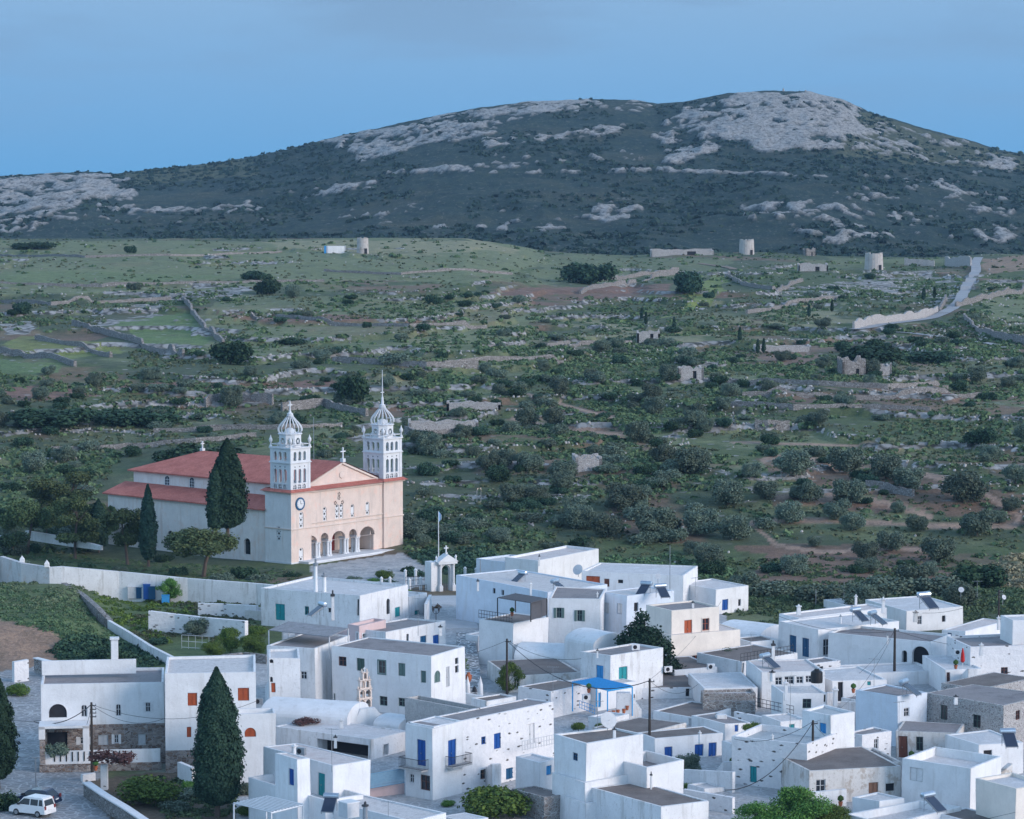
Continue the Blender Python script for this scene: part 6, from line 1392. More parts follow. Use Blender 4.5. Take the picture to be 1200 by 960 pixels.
pwall('white terrace wall under the arched white house',[(985,822,845,0),(1048,826,850,0)],'white2',.4)
pwall('thin white wall between the pocked wall house and the derelict one',[(940,930,950,0),(992,925,945,0)],'white2',.4)
pwall('white cemetery wall seen between the pine trunks left of the church',[(30,622,640,-2.5),(80,630,648,-2.5),(118,640,655,-2.8)],'white2',.5)
pwall('short white wall at the left end behind the dark shrub',[(-20,626,640,-2.5),(20,630,642,-2.5)],'white2',.5)
# ---------------- church gate, plaza steps, stepped lane ----------------
GP=PZ(513,694,-1.2); gate=empty('church_gate',(GP.x,GP.y,-1.2),R(28),'white classical church gate with arch, columns, pediment and cross','gate'); s_=GP.y/F
gw=2.55; gh=5.2
k=MB(); wall_face(k,Matrix.Identity(4),gw,0,gh-1.1,[(.62,gw-.62,.05,3.6,1)],.7,None); wall_face(k,Matrix.Translation((0,.7,0)),gw,0,gh-1.1,[(.62,gw-.62,.05,3.6,1)],.01,None); k.poly([(gw,0,0),(gw,.7,0),(gw,.7,gh-1.1),(gw,0,gh-1.1)]); k.poly([(0,0,0),(0,0,gh-1.1),(0,.7,gh-1.1),(0,.7,0)]); k.build('arch_wall',M['marble'],gate)
k=MB(); k.box(-1.0,-.02,.0,1.9,0,gh-1.1); k.build('side_wall',M['white2'],gate)
for x in (.28,gw-.28): k=MB(); k.box(x-.26,x+.26,-.55,-.02,0,.9); k.lathe(x,-.28,[(.2,.9),(.22,1.0),(.16,1.1),(.14,3.5),(.22,3.7),(.22,3.8)],10); k.build('column',M['marble'],gate)
k=MB(); k.box(-.15,gw+.15,-.62,.75,3.82,4.12); k.build('entablature',M['marble'],gate)
k=MB(); 
for y0,y1 in ((-.7,.8),): 
    A=[(-.3,y0,4.125),(gw+.3,y0,4.125),(gw/2,y0,5.15)]; B=[(x,y1,z) for x,y,z in A]; k.poly(A); k.poly(B[::-1])
    for i in range(3): j=(i+1)%3; k.poly([A[i],A[j],B[j],B[i]])
k.build('pediment',M['marble'],gate); k=MB(); k.box(gw/2-.15,gw/2+.15,-.2,.1,5.05,5.35); cross(k,gw/2,0,5.3,1.0,.08); k.build('cross',M['marble'],gate)
for x in (-.2,gw+.2): k=MB(); k.lathe(x,0,[(.15,4.15),(.1,4.5),(.2,4.7),(.02,5.0)],8); k.build('finial',M['marble'],gate)
k=MB()
for i in range(5): k.box(.66+i*.28,.69+i*.28,.3,.33,.05,2.9)
k.build('iron_door',M['iron'],gate)
def stone_steps(name,pts,wd,rise,tread,m,label):
    """pts: pixel base positions with z, climbing"""
    W=[PZ(a,b,z) for a,b,z in pts]; mb=MB(); 
    for a,b in zip(W[:-1],W[1:]):
        d=b-a; Ln=math.hypot(d.x,d.y); n=max(1,int(Ln/tread)); ang=math.atan2(d.y,d.x)
        for i in range(n):
            p=a+d*(i/n); T=Matrix.Translation((p.x,p.y,0))@Matrix.Rotation(ang,4,'Z'); mb.box(0,Ln/n+.02,-wd/2,wd/2,-3,p.z+.15,T=T)
    o=mb.build(name,M[m]); o['kind']='structure'; return o
M['flag']=rubble('flagstone_paving',[(.22,.23,.24),(.30,.31,.32),(.26,.27,.28),(.34,.34,.35)],(.62,.62,.63),1.3,.10,flat=(1,1,1))
M['plaza']=plaster('worn_plaza',(.50,.50,.51),(.30,.30,.31),.8,.3)
stone_steps('steps',[(552,812,.2),(551,785,.6),(547,760,1.0),(545,742,1.3)],2.2,.15,1.0,'flag','')
stone_steps('plaza_steps',[(534,738,.0),(532,722,-.2),(530,712,-.3),(526,700,-.9)],5.5,.15,1.6,'plaza','')
# row of white forecourt posts with iron railing
for i,(x,y) in enumerate([(447,692),(457,692),(475,683),(487,682),(500,681),(480,694),(493,692),(545,680),(558,681)]):
    g=PZ(x,y,-1.2); k=MB(); k.lathe(g.x,g.y,[(.2,-1.6),(.2,.35),(.24,.4),(.24,.5),(.0,.75)],8); tag(k.build('stone_post',M['marble']),'pale rounded stone post of the church forecourt railing','post','posts round the church forecourt')
for x0,y0,x1,y1,l in ((475,679,500,677,'upper'),(480,690,500,688,'lower'),(447,688,457,688,'short left')):
    a=PZ(x0,y0,-.6);b=PZ(x1,y1,-.6); k=MB()
    for h in (0,-.5): k.tube([(a.x,a.y,a.z+h+.3),(b.x,b.y,b.z+h+.3)],.03,4)
    for i in range(9): p=a.lerp(b,i/8); k.tube([(p.x,p.y,p.z-.5),(p.x,p.y,p.z+.35)],.02,4)
    tag(k.build('railing',M['iron']),l+' dark iron railing between the forecourt posts','railing')
g=PZ(514,680,-1.2); e=empty('flagpole',g,0,'tall white flagpole with a small flag behind the church gate','flagpole'); k=MB(); k.lathe(0,0,[(.09,0),(.05,(680-598)*g.y/F)],6); k.build('pole',M['offw'] if 'offw' in M else M['p_offw'],e)
ht=(680-598)*g.y/F; k=MB(); 
for i in range(4): k.poly([(.06+i*.09,math.sin(i*1.2)*.06,ht-1.5+.1*i),(.15+i*.09,math.sin((i+1)*1.2)*.06,ht-1.4+.1*i),(.15+i*.09,math.sin((i+1)*1.2)*.06,ht-.15-.12*i),(.06+i*.09,math.sin(i*1.2)*.06,ht-.05-.12*i)],M['p_offw'] if i%2 else M['p_skyblue'])
k.build('flag',None,e)
# lamps
def twin_lamp(px,py,z,h,label):
    g=PZ(px,py,z); e=empty('street_lamp',g,0,label,'street lamp'); k=MB(); k.lathe(0,0,[(.09,0),(.05,.3),(.04,h)],6); k.tube([(-.35,0,h-.1),(-.2,0,h-.3),(0,0,h-.35),(.2,0,h-.3),(.35,0,h-.1)],.03,5); k.build('post',M['iron'],e)
    for s in (-1,1): k=MB(); k.lathe(s*.35,0,[(.05,h-.1),(.16,h+.3),(.18,h+.32),(.02,h+.5)],6); k.build('lantern',M['iron'],e)
twin_lamp(511,737,0,2.2,'black twin lantern lamp on the plaza before the stepped lane')
g=PZ(42,924,0); e=empty('street_lamp',g,0,'thin pale street post with a flat crossbar behind the dark car','lamp post'); k=MB(); k.lathe(0,0,[(.06,0),(.05,2.8)],6); k.build('post',M['metal'],e); k=MB(); k.box(-.35,.35,-.06,.06,2.8,2.9); k.build('crossbar',M['metal'],e)
# ---------------- poles and wires ----------------
PT={}
def pole(key,px,pyb,pyt,z,label,r=.13,arms=1,m='polewood'):
    g=PZ(px,pyb,z); h=(pyb-pyt)*g.y/F; e=empty('utility_pole',(g.x,g.y,z),0,label,'utility pole'); k=MB(); k.lathe(0,0,[(r*1.2,-.5),(r*.8,h)],7); k.build('pole',M[m],e)
    if arms:
        k=MB()
        for i in range(arms): k.box(-.15,.45,-.05,.05,h-.35-.35*i,h-.27-.35*i)
        k.build('bracket',M['iron'],e); k=MB()
        for i in range(arms):
            for x in (.1,.4): k.lathe(x,0,[(.04,h-.27-.35*i),(.05,h-.15-.35*i),(.02,h-.12-.35*i)],6)
        k.build('insulator',M['metal'],e)
    PT[key]=Vector((g.x,g.y,z+h-.2)); return e
pole('a',108,908,821,0,'dark wooden utility pole in front of the long white house with stone ground floor',.13,4)
pole('b',366,822,760,0,'dark utility pole against the blank whitewashed terrace wall'); pole('c',594,822,747,0,'dark wooden pole beside the old grey house')
pole('d',761,888,793,0,'tall dark pole between the white cube and the royal blue door house'); pole('e',952,925,842,0,'dark wooden pole in front of the pocked wall house')
pole('f',1048,800,735,0,'thick dark pole before the arched white house',.15); pole('g',1170,745,690,0,'dark wooden pole at the right behind the pink edged roof',.13,3)
pole('h',785,690,638,4,'thin tall white mast on the flat roof beside the heater',.04,0,'metal'); pole('i',956,712,690,0,'short pale post behind the white back roofs',.06,0,'metal'); pole('j',989,712,682,0,'thin pale post left of the mushroom chimney',.06,0,'metal')
pole('k',563,690,655,0,'thin pale post right of the church gate',.06,0,'metal')
def wire(a,b,sag,label,r=.025):
    a,b=Vector(a),Vector(b); k=MB(); pts=[a.lerp(b,i/14)-Vector((0,0,sag*4*(i/14)*(1-i/14))) for i in range(15)]; k.tube(pts,r,4); tag(k.build('cable',M['wire']),label,'cable')
wire(PT['a'],P(40,846,279),.8,'thick cable from the left pole to the corner of the long white house',.04)
wire(PT['a'],P(193,842,275),1.0,'thin cable from the left pole to the orange shuttered house',.018)
wire(PT['a'],P(300,822,272),1.5,'long thin cable from the left pole across the orange shuttered house',.018)
wire(PT['a'],P(98,855,278.5),.5,'short slack cable dropping from the left pole to the white porch',.02)
wire(PT['d'],PT['c'],2.5,'long sagging cable between the two middle poles',.04)
wire(PT['d'],P(820,800,312),1.2,'thin cable from the tall middle pole towards the rubble house',.02)
wire(PT['e'],P(850,926,262),1.6,'heavy sagging cable from the right pole down to the green trees',.04)
wire(PT['e'],P(1010,875,286),1.0,'thin cable from the right pole to the pale shuttered house',.018); wire(PT['e'],PT['f'],2.0,'thin cable from the right pole up to the thick dark pole',.02)
wire(PT['f'],P(990,800,315),.8,'thin cable from the thick dark pole to the lane house',.02); wire(PT['f'],P(1000,725,350),.6,'thin cable from the thick dark pole to the heater roof',.02); wire(PT['f'],P(1180,760,330),.6,'thin cable from the thick dark pole to the right edge',.02)
wire(PT['b'],P(505,780,315),1.0,'thin cable from the terrace wall pole to the green shuttered house corner',.018)
wire(PT['b'],PT['c'],2.0,'thin cable crossing in front of the green shuttered house',.018)
wire(P(500,957,247),P(1190,952,244),3,'very thin cable across the whole bottom right of the photo',.015)
# ---------------- roof furniture ----------------
def heater(px,py,z,label,ang=0,s=1,tank=True,group=None):
    g=PZ(px,py,z); e=empty('solar_water_heater',g,R(ang),label,'water heater',group); k=MB()
    for x in (-.55,.55): k.tube([(x,0,0),(x,0,1.15)],.035,4); k.tube([(x,-1.5,.15),(x,0,1.1)],.03,4); k.tube([(x,-1.5,0),(x,-1.5,.2)],.03,4)
    k.tube([(-.55,0,.5),(.55,0,.9)],.02,4); k.build('frame',M['metal'],e)
    k=MB(); T=Matrix.Translation((0,-.75,.66))@Matrix.Rotation(R(33),4,'X'); k.box(-.6,.6,-.95,.9,0,.08,M['metal'],T=T); k.box(-.55,.55,-.9,.85,.081,.09,M['panel'],T=T); k.build('panel',None,e)
    k=MB(); T=Matrix.Translation((-.75,.1,1.35))@Matrix.Rotation(math.pi/2,4,'Y'); k.lathe(0,0,[(.12,0),(.27,.06),(.28,1.44),(.12,1.5)],12,T=T); k.build('tank',M['steel'],e)
    e.scale=(s,s,s); return e
zz=lambda H,par=.2:H.Z-par
heater(612,684,5.0,'solar heater with pale tank on the left of the broad plaza house roof',-50); heater(651,694,6.0,'solar heater with slanting panel rising behind the two shuttered windows',60); heater(757,697,6.3,'solar heater on the flat roof just left of the tall mast',-30); heater(774,700,6.3,'second solar heater, right beside the tall mast',20)
heater(1003,728,4.6,'left one of two solar heaters on the big white house roof',40); heater(1023,732,4.6,'right one of two solar heaters on the big white house roof',55); heater(1083,713,3.4,'large heater with stacked twin tanks on the back right roof',30,1.25)
heater(897,783,3.6,'solar heater with long thin panel on the dark railing terrace',50); heater(1060,815,5.0,'solar heater with tilted dark panel on the tall pale blue shuttered house',60); heater(388,950,4.0,'solar heater on tall legs beside the white water box at the bottom',-10,.9)
heater(1181,874,3.6,'square solar heater on the small white room at the right edge',5); heater(1088,950,2.4,'solar heater standing on the charcoal parapet terrace',40); heater(377,722,5.4,'solar heater behind the chimney pipe of the pink walled house',-60)
def dish(px,py,z,label,r=.42,ang=0):
    g=PZ(px,py,z); e=empty('satellite_dish',g,R(ang),label,'satellite dish'); k=MB(); k.lathe(0,0,[(.03,0),(.03,.8)],6); k.build('stand',M['metal'],e); k=MB(); T=Matrix.Translation((0,-.1,.9))@Matrix.Rotation(R(65),4,'X'); k.lathe(0,0,[(r,.16),(r*.7,.06),(.05,0),(.05,-.02),(r*.7,.04),(r,.14)],14,T=T); k.build('reflector',M['p_greyw'],e); k=MB(); k.tube([(0,-.15,.9),(0,-.6,1.05)],.02,4); k.build('arm',M['metal'],e); return e
dish(712,856,7.4,'large grey satellite dish on the plain cube house roof',.75,20); dish(678,676,3.5,'grey mesh dish on the roof before the garage door house',.7,-30); dish(771,684,5.5,'small dish under the tall mast',.35); dish(1126,700,4.5,'little dish at the back right roof',.35); dish(1175,684+25,4.5,'tiny dish on the far right roof',.3,30)
def chimney(px,pyb,pyt,z,label,r=.24,cap='white',m='white',name='chimney',sq=True):
    g=PZ(px,pyb,z); h=(pyb-pyt)*g.y/F; e=empty(name,g,0,label,'chimney'); k=MB(); k.lathe(0,0,[(r,-.3),(r*.85,h*.8)],4 if sq else 10,rot=.8); k.build('stack',M[m],e); k=MB(); k.lathe(0,0,[(r*1.35,h*.8+.002),(r*1.35,h*.88),(r*.5,h*.9),(r*.5,h),(.02,h+.12)],4 if sq else 10,rot=.8); k.build('cap',M[cap],e)
chimney(380,694,671,4.4,'tall white round chimney pipe on the teal shuttered house with grey top',.28,'metal','white','chimney',False); chimney(370,694,655,4.4,'taller thin white chimney pipe left of the round one',.25,'metal','white','chimney',False)
chimney(390,724,692,4.6,'brown stained chimney with pointed dark cap on the teal shuttered house',.26,'iron','white2'); chimney(622,692+10,681,5.4,'short white chimney before the red brown garage door',.2); chimney(936,718,709,4.5,'small white chimney block on the back roofs',.35); chimney(1035,716,700,3.6,'white mushroom chimney on the back right roofs',.28)
chimney(906,777,751,3.6,'tall white chimney with black pointed cap left of the blue doors',.25,'iron'); chimney(1073,726,716,3.6,'brown chimney block under the twin tank heater',.35,'wood' if 'wood' in M else 'stone','old'); chimney(1170,735,722,4.5,'small white vent chimney near the right pole',.22); chimney(428,962,940,4.0,'dark capped pipe chimney at the bottom edge',.22,'iron','metal','chimney',False)
chimney(921,818,797,3.5,'white chimney with flat cap on the pinkish house terrace',.25); chimney(979,824,805,2.5,'square white chimney on the lane house',.3); chimney(1003,700+8,697,3.6,'little white chimney on the skyline roof of the big white house',.22); chimney(632,661,650,3.4,'small lantern like vent on the topmost white building',.15,'iron')
chimney(763,928-6,905,3.4,'low vent on the step of the plain cube house',.12,'iron'); chimney(393,875-2,862,3.3,'little dark capped vent on the broad white porch roof',.2,'iron'); 
def acunit(px,py,z,label,ang=20,m='p_offw'):
    g=PZ(px,py,z); e=empty('air_conditioner',g,R(ang),label,'air conditioner'); k=MB(); k.box(-.42,.42,-.16,.16,.05,.65); k.box(-.35,-.25,-.1,.1,0,.05); k.box(.25,.35,-.1,.1,0,.05); k.build('casing',M[m],e); k=MB(); T=Matrix.Translation((-.1,-.161,.35))@Matrix.Rotation(math.pi/2,4,'X'); k.lathe(0,0,[(.22,0),(.22,.02)],12,T=T); k.build('fan_grille',M['dark'],e)
acunit(783,788,2.6,'white air conditioner beside the dense dark conifer'); acunit(833,785,2.4,'white air conditioner under the cream brown shuttered house'); acunit(687,821,2.2,'grey air conditioner on the rubble block by the blue terrace',20); acunit(353,885,6.4,'small dark unit on the roof of the front blue door cube',-30,'metal'); acunit(148,779+2,8.0,'small rusty unit on the roof of the long white house',10,'metal'); acunit(294,829,3.9,'dark unit on the terrace under the orange shutters',0,'metal'); acunit(745,762,5.4,'grey unit on the roof of the white house with the bright blue door',10); acunit(1123,768,3.5,'pair like white unit near the red umbrella',0)
acunit(303,826,3.9,'second dark unit right of the first one on the orange shutter terrace',0,'metal')
for px,pyb,pyt,z,lab in [(389,905,852,6.3,'thin tv antenna on the front blue door cube roof'),(455,957,938,4.0,'thin tv antenna on the bottom foreground roof'),(490,745,722,5,'thin antenna on the pink walled house'),(1054-30,826,770,3,'tall lattice antenna left of the tall pale blue shuttered house'),(921+5,852,790,2,'thin white mast in the lane by the bright vine'),(880,770,742,3.5,'antenna on the dark railing terrace'),(700,858,820,4,'thin antenna behind the white cube'),(1145,700,680,4,'antenna on the back right roof'),(815,700,676,5,'antenna on the cream house roof'),(648,812,780,3,'thin antenna over the rubble block'),(490,740,700,5,'thin aerial behind the white teal shuttered annex'),(1053,890,820,1,'drain mast on the corner of the tall pale blue shuttered house')]:
    g=PZ(px,pyb,z); h=(pyb-pyt)*g.y/F; e=empty('antenna',g,random.uniform(-.6,.6),lab,'antenna'); k=MB(); k.lathe(0,0,[(.03,0),(.02,h)],5); k.build('mast',M['metal'],e); k=MB()
    k.box(-.6,.6,-.01,.01,h-.12,h-.09)
    for i in range(6): k.box(-.55+i*.22,-.53+i*.22,-.25,.25,h-.089,h-.07)
    k.build('aerial',M['metal'],e)
# black and white water tanks
g=PZ(957,800,4.4); e=empty('water_tank',g,0,'black plastic water tank on the pinkish white house','water tank'); k=MB(); k.lathe(0,0,[(.6,0),(.62,.5),(.6,1.1),(.25,1.3),(.25,1.4)],14); k.build('tank',M['black'],e)
g=PZ(409,957,4.0); e=empty('water_tank',g,R(40),'white cube shaped water box beside the bottom heater','water tank'); k=MB(); k.box(-.6,.6,-.6,.6,0,1.2); k.build('tank',M['p_greyw'],e); k=MB(); k.box(-.65,.65,-.65,.65,1.201,1.28); k.build('lid',M['p_offw'],e)
# canopies and pergolas
def canopy(name,label,cat,corners,Yz,hpost,m_roof,m_post,slats=0,th=.08,posts=(0,1,2,3)):
    W=[PZ(x,y,z) for x,y,z in corners]; o=W[0]; e=empty(name,(o.x,o.y,0),0,label,cat); Q=[w_-Vector((o.x,o.y,0)) for w_ in W]
    k=MB()
    if slats:
        for i in range(slats+1):
            t=i/slats; a=Q[0].lerp(Q[3],t); b=Q[1].lerp(Q[2],t); k.tube([a+Vector((0,0,.08)),b+Vector((0,0,.08))],.065,4)
        k.tube([Q[0],Q[3]],.07,4); k.tube([Q[1],Q[2]],.07,4)
    else:
        k.poly([tuple(q+Vector((0,0,th))) for q in Q]); k.poly([tuple(q) for q in Q][::-1])
        for i in range(4): j=(i+1)%4; k.poly([tuple(Q[i]),tuple(Q[j]),tuple(Q[j]+Vector((0,0,th))),tuple(Q[i]+Vector((0,0,th)))])
    k.build('slats' if slats else 'roof_sheet',M[m_roof],e)
    for i in posts: k=MB(); q=Q[i]; k.tube([(q.x,q.y,q.z),(q.x,q.y,hpost)],.07,5); k.build('post',M[m_post],e)
    return e
M['corr']=roofm('corrugated_sheet',(.22,.22,.23),(.36,.36,.38),sc_=1.2)
canopy('porch_roof','rusty grey corrugated porch roof over the pink house terrace','porch roof',[(315,739,7.3),(386,747,7.3),(408,737,7.6),(338,729,7.6)],0,5.0,'corr','p_greyw')
canopy('canopy','charcoal fabric canopy on posts over the roof terrace','canopy',[(583,701,7.9),(622,707,7.9),(641,702,7.9),(604,696,7.9)],0,5.8,'cloth','iron'); k=MB(); a=PZ(622,727,5.8);b=PZ(641,721,5.8); k.poly([a,b,(b.x,b.y,7.8),(a.x,a.y,7.8)]); k.poly([(a.x,a.y+.08,5.8),(b.x,b.y+.08,5.8),(b.x,b.y+.08,7.8),(a.x,a.y+.08,7.8)]); tag(k.build('side_screen',M['cloth']),'charcoal side screen of the roof terrace canopy','screen')
canopy('pergola','bright blue slatted pergola over the small terrace','pergola',[(671,800,3.6),(712,810,3.6),(741,805,3.6),(699,795,3.6)],0,.6,'p_pergblue','p_pergblue',13)
canopy('pergola','white slatted pergola at the bottom left of the blue door cube','pergola',[(274,942,4.2),(318,953,4.2),(355,944,4.2),(312,934,4.2)],0,1.4,'p_offw','p_offw',10)
# railings and fences
def railing(label,p0,p1,h,m,n=12,name='railing',cat='railing',rail=3):
    a=PZ(*p0); b=PZ(*p1); k=MB()
    for i in range(n+1): p=a.lerp(b,i/n); k.tube([p,p+Vector((0,0,h))],.022,4)
    for r_ in range(rail): k.tube([a+Vector((0,0,h*(1-r_*.45))),b+Vector((0,0,h*(1-r_*.45)))],.03,4)
    return tag(k.build(name,M[m]),label,cat)
k=MB(); a=PZ(432,924,1.2); b=PZ(474,917,1.2); d=(b-a).normalized(); 
for i in range(34): p=a.lerp(b,i/34); q=a.lerp(b,(i+.82)/34); k.poly([p,q,q+Vector((0,0,1.25)),p+Vector((0,0,1.25))]); 
k.tube([a+Vector((0,0,1.27)),b+Vector((0,0,1.27))],.05,4); k.tube([a,b],.05,4); tag(k.build('slatted_fence',M['p_greyw'] if False else paint('fence_blue',(.16,.30,.42))),'grey blue slatted fence closing the yard right of the blue door cube','fence')
railing('dark railing on the charcoal canopy terrace, left part',(561,724,5.9),(600,730,5.9),.9,'iron'); railing('pale blue railing at the corner of the blue pergola terrace',(679,830,1.3),(697,837,1.3),.8,'p_pergblue',6)
railing('thin dark railing round the terrace left of the blue doors',(868,776,3.8),(930,766,3.8),.9,'iron',16); railing('second thin railing in front of the pinkish house',(885,828,1.5),(930,838,1.5),.9,'iron',10); railing('pale railing on the balcony house outside stairs',(612,880,3.2),(650,872,3.2),.9,'p_greyw',12)
railing('garden frame of thin pale posts below the garden wall',(213,760,.3),(245,762,.3),1.6,'p_greyw',4)
# iron balconies of the two storey blue door house
for nm,f,(x0,x1),yb in (('left','L',(471,506),897),('right','R',(518,549),898)):
    a_=math.cos(H9.a),math.sin(H9.a); d=Vector((a_[0],a_[1],0)) if f=='R' else Vector((-a_[1],a_[0],0)); nrm=Vector((a_[1],-a_[0],0)) if f=='R' else Vector((-a_[0],-a_[1],0))
    c0=P(507,852.7,263.7); u0,z0=plane_hit(c0.x,c0.y,(d.x,d.y),x0+4,yb); u1,_=plane_hit(c0.x,c0.y,(d.x,d.y),x1-4,yb); u0,u1=min(u0,u1),max(u0,u1); A=Vector((c0.x,c0.y,0))+d*u0; B=Vector((c0.x,c0.y,0))+d*u1; out_=nrm*.9
    e=empty('balcony',(A.x,A.y,z0-.15),0,nm+' iron balcony of the two storey house with royal blue doors','balcony'); L_=B-A; k=MB()
    def bxp(p,q,r,s,z0_,z1_,k=k):
        T=[p,q,r,s]; k.prism([(v.x,v.y) for v in T],z0_,z1_)
    Z0=Vector((0,0,0)); bxp(Z0-out_*0.0,L_,L_+out_,out_,-.0,.14); k.build('slab',M['concrete'],e); k=MB(); pts=[Z0+out_*.02,Z0+out_*.95,L_+out_*.95,L_+out_*.02]
    for p,q in zip(pts[:-1],pts[1:]):
        n=max(3,int((q-p).length/.14))
        for i in range(n+1): v=p.lerp(q,i/n); k.tube([v+Vector((0,0,.14)),v+Vector((0,0,1.05))],.013,4)
        k.tube([p+Vector((0,0,1.05)),q+Vector((0,0,1.05))],.03,4); k.tube([p+Vector((0,0,.2)),q+Vector((0,0,.2))],.02,4)
    k.build('balustrade',M['iron'],e)
# ornate stepped belfry of the low chapel
g=PZ(427,830,2.2); e=empty('chapel_belfry',g,R(35),'ornate pinkish stone belfry with three tiers of open arches','belfry'); Wd=1.35; k=MB()
for i,(w_,z0_,z1_,n) in enumerate([(1.5,0,1.0,2),(1.5,1.0,2.0,2),(1.2,2.0,2.9,2),(.6,2.9,3.7,1)]):
    hs=[(.14+j*(w_-.14)/n,.14+j*(w_-.14)/n+(w_-.14)/n-.14,z0_+.12,z1_-.12,1) for j in range(n)]
    for y in (0,.45): wall_face(k,Matrix.Translation((-w_/2,y-.22,0)),w_,z0_,z1_-.08,[(a_,b_,c_,min(d_,z1_-.1),g_) for a_,b_,c_,d_,g_ in hs],.22 if y==0 else .01,None)
    for x in (-w_/2,w_/2): k.poly([(x,-.22,z0_),(x,.23,z0_),(x,.23,z1_),(x,-.22,z1_)])
    k.box(-w_/2-.08,w_/2+.08,-.3,.3,z1_-.08,z1_)
    for x in (-w_/2,w_/2): k.lathe(x,0,[(.07,z1_),(.10,z1_+.15),(.02,z1_+.35)],6)
k.build('arcade',M['peachpale'],e); k=MB()
for x,z in ((-.38,.45),(.38,.45),(-.35,1.45),(.35,1.45)): k.lathe(x,0,[(.17,z),(.12,z+.2),(.03,z+.3)],8)
k.build('bells',M['iron'],e); k=MB(); cross(k,0,0,3.7,.5,.03); k.build('cross',M['marble'],e)
g=PZ(430,846,1.5); e=empty('pediment_wall',g,R(35),'white curved gable wall under the ornate belfry','gable'); k=MB(); k.prism([(-2.4,0),(-1.2,.9),(-.8,1.4),(.8,1.4),(1.2,.9),(2.4,0),(2.4,-2),(-2.4,-2)],-.25,.25,T=Matrix.Rotation(math.pi/2,4,'X')); k.build('wall',M['white'],e)
for i in range(6): pass
# posts with bell at the lane parapet
for i,x in enumerate((548,563)): g=PZ(x,818,.5); k=MB(); k.lathe(g.x,g.y,[(.3,.4),(.26,1.9),(.0,2.9)],8); tag(k.build('parapet_post',M['white']),['left','right'][i]+' pointed white post of the lane bell arch','post')
g=PZ(556,812,.9); k=MB(); k.lathe(g.x,g.y,[(.28,1.0),(.2,1.45),(.05,1.6)],10); tag(k.build('bell',M['iron']),'dark bell hanging between the two pointed white posts','bell')
# terracotta planters, umbrella, pots
for i,(x,y,l) in enumerate([(533,808,'left'),(538,810,'middle'),(549,800,'right')]):
    g=PZ(x,y,1.2); e=empty('terracotta_jar',g,0,l+' tall orange terracotta jar on the green shuttered house terrace','jar'); k=MB(); k.lathe(0,0,[(.16,0),(.34,.4),(.3,.8),(.16,1.0),(.2,1.1)],10); k.build('jar',M['terracotta'],e); k=MB()
    k.tube([(.15,0,.9),(.35,0,.8),(.3,0,.5)],.04,5); k.build('handle',M['terracotta'],e)
g=PZ(1128,783,3.3); e=empty('parasol',g,0,'closed bright red parasol on the terrace by the arched house','parasol'); k=MB(); k.lathe(0,0,[(.04,0),(.04,2.2)],6); k.build('pole',M['p_offw'],e); k=MB(); k.lathe(0,0,[(.10,.6),(.24,.75),(.18,1.5),(.05,2.15)],8); k.build('canopy',M['red'],e)
for i,(x,y,l) in enumerate([(714,839,'first'),(719,838,'second'),(724,837,'third'),(731,836,'fourth'),(735,832,'fifth')]):
    g=PZ(x,y,1.2); k=MB(); k.lathe(g.x,g.y,[(.14,g.z),(.2,g.z+.4),(.22,g.z+.45)],9); tag(k.build('plant_pot',M['terracotta']),l+' red flower pot from the left under the blue pergola','plant pot')
# blue stored crates by the garden
for i,(x,y,w_,h_,m_,l) in enumerate([(150,700,1.0,1.0,'p_skyblue','small sky blue crate left of the stack by the long wall'),(157,701,1.6,1.5,'p_greyw','pale grey crate stack behind the garden'),(165,701,1.2,1.4,'p_navy','dull blue crate right of the pale one'),(172,702,.9,1.9,'p_blue','tall dark blue locker beside the long white wall'),(178,702,.9,1.6,'p_navy','navy locker right of the tall blue one'),(194,706,1.0,.9,'p_skyblue','blue tarpaulin bundle in the garden')]):
    g=PZ(x,y,0); e=empty('storage_crate',g,R(8),l,'crate'); k=MB(); k.box(-w_/2,w_/2,-.4,.4,0,h_); k.build('box',M[m_],e); k=MB(); k.box(-w_/2-.04,w_/2+.04,-.44,.44,h_+.001,h_+.07); k.build('lid',M[m_],e)
# outside stairs under the blue pergola house
k=MB(); a=PZ(744,834,.8); b=PZ(729,812,3.0)
for i in range(9):
    p=a.lerp(b,i/9); k.box(p.x-.7,p.x+.7,p.y,p.y+.8,-.5,p.z+.2)
tag(k.build('stairs',M['white2']),'white outside stairs climbing to the teal door above the blue pergola','stairs')
# awning on the sky blue shutter
g=P(968,846,279.5); e=empty('awning',g,R(-48),'small pale fabric awning over the sky blue shutter','awning'); k=MB(); k.poly([(-.6,0,0),(.6,0,0),(.6,-.7,-.3),(-.6,-.7,-.3)]); k.poly([(-.6,0,-.04),(.6,0,-.04),(.6,-.7,-.34),(-.6,-.7,-.34)]); k.build('fabric',M['p_offw'],e)
# charcoal inner parapet of the bottom terrace
for q in ('cairn',): 
    for x,y,h_,l in ((918,107,3.0,'tiny cairn post on the mountain summit, left one'),(944,108,2.4,'tiny cairn post on the mountain summit, right one')):
        p=P(x,y+2,2615); k=MB(); k.lathe(p.x,p.y,[(1.4,p.z-3),(1.0,p.z+h_*.6),(.5,p.z+h_+1)],7); tag(k.build('cairn',M['stone']),l,'cairn')
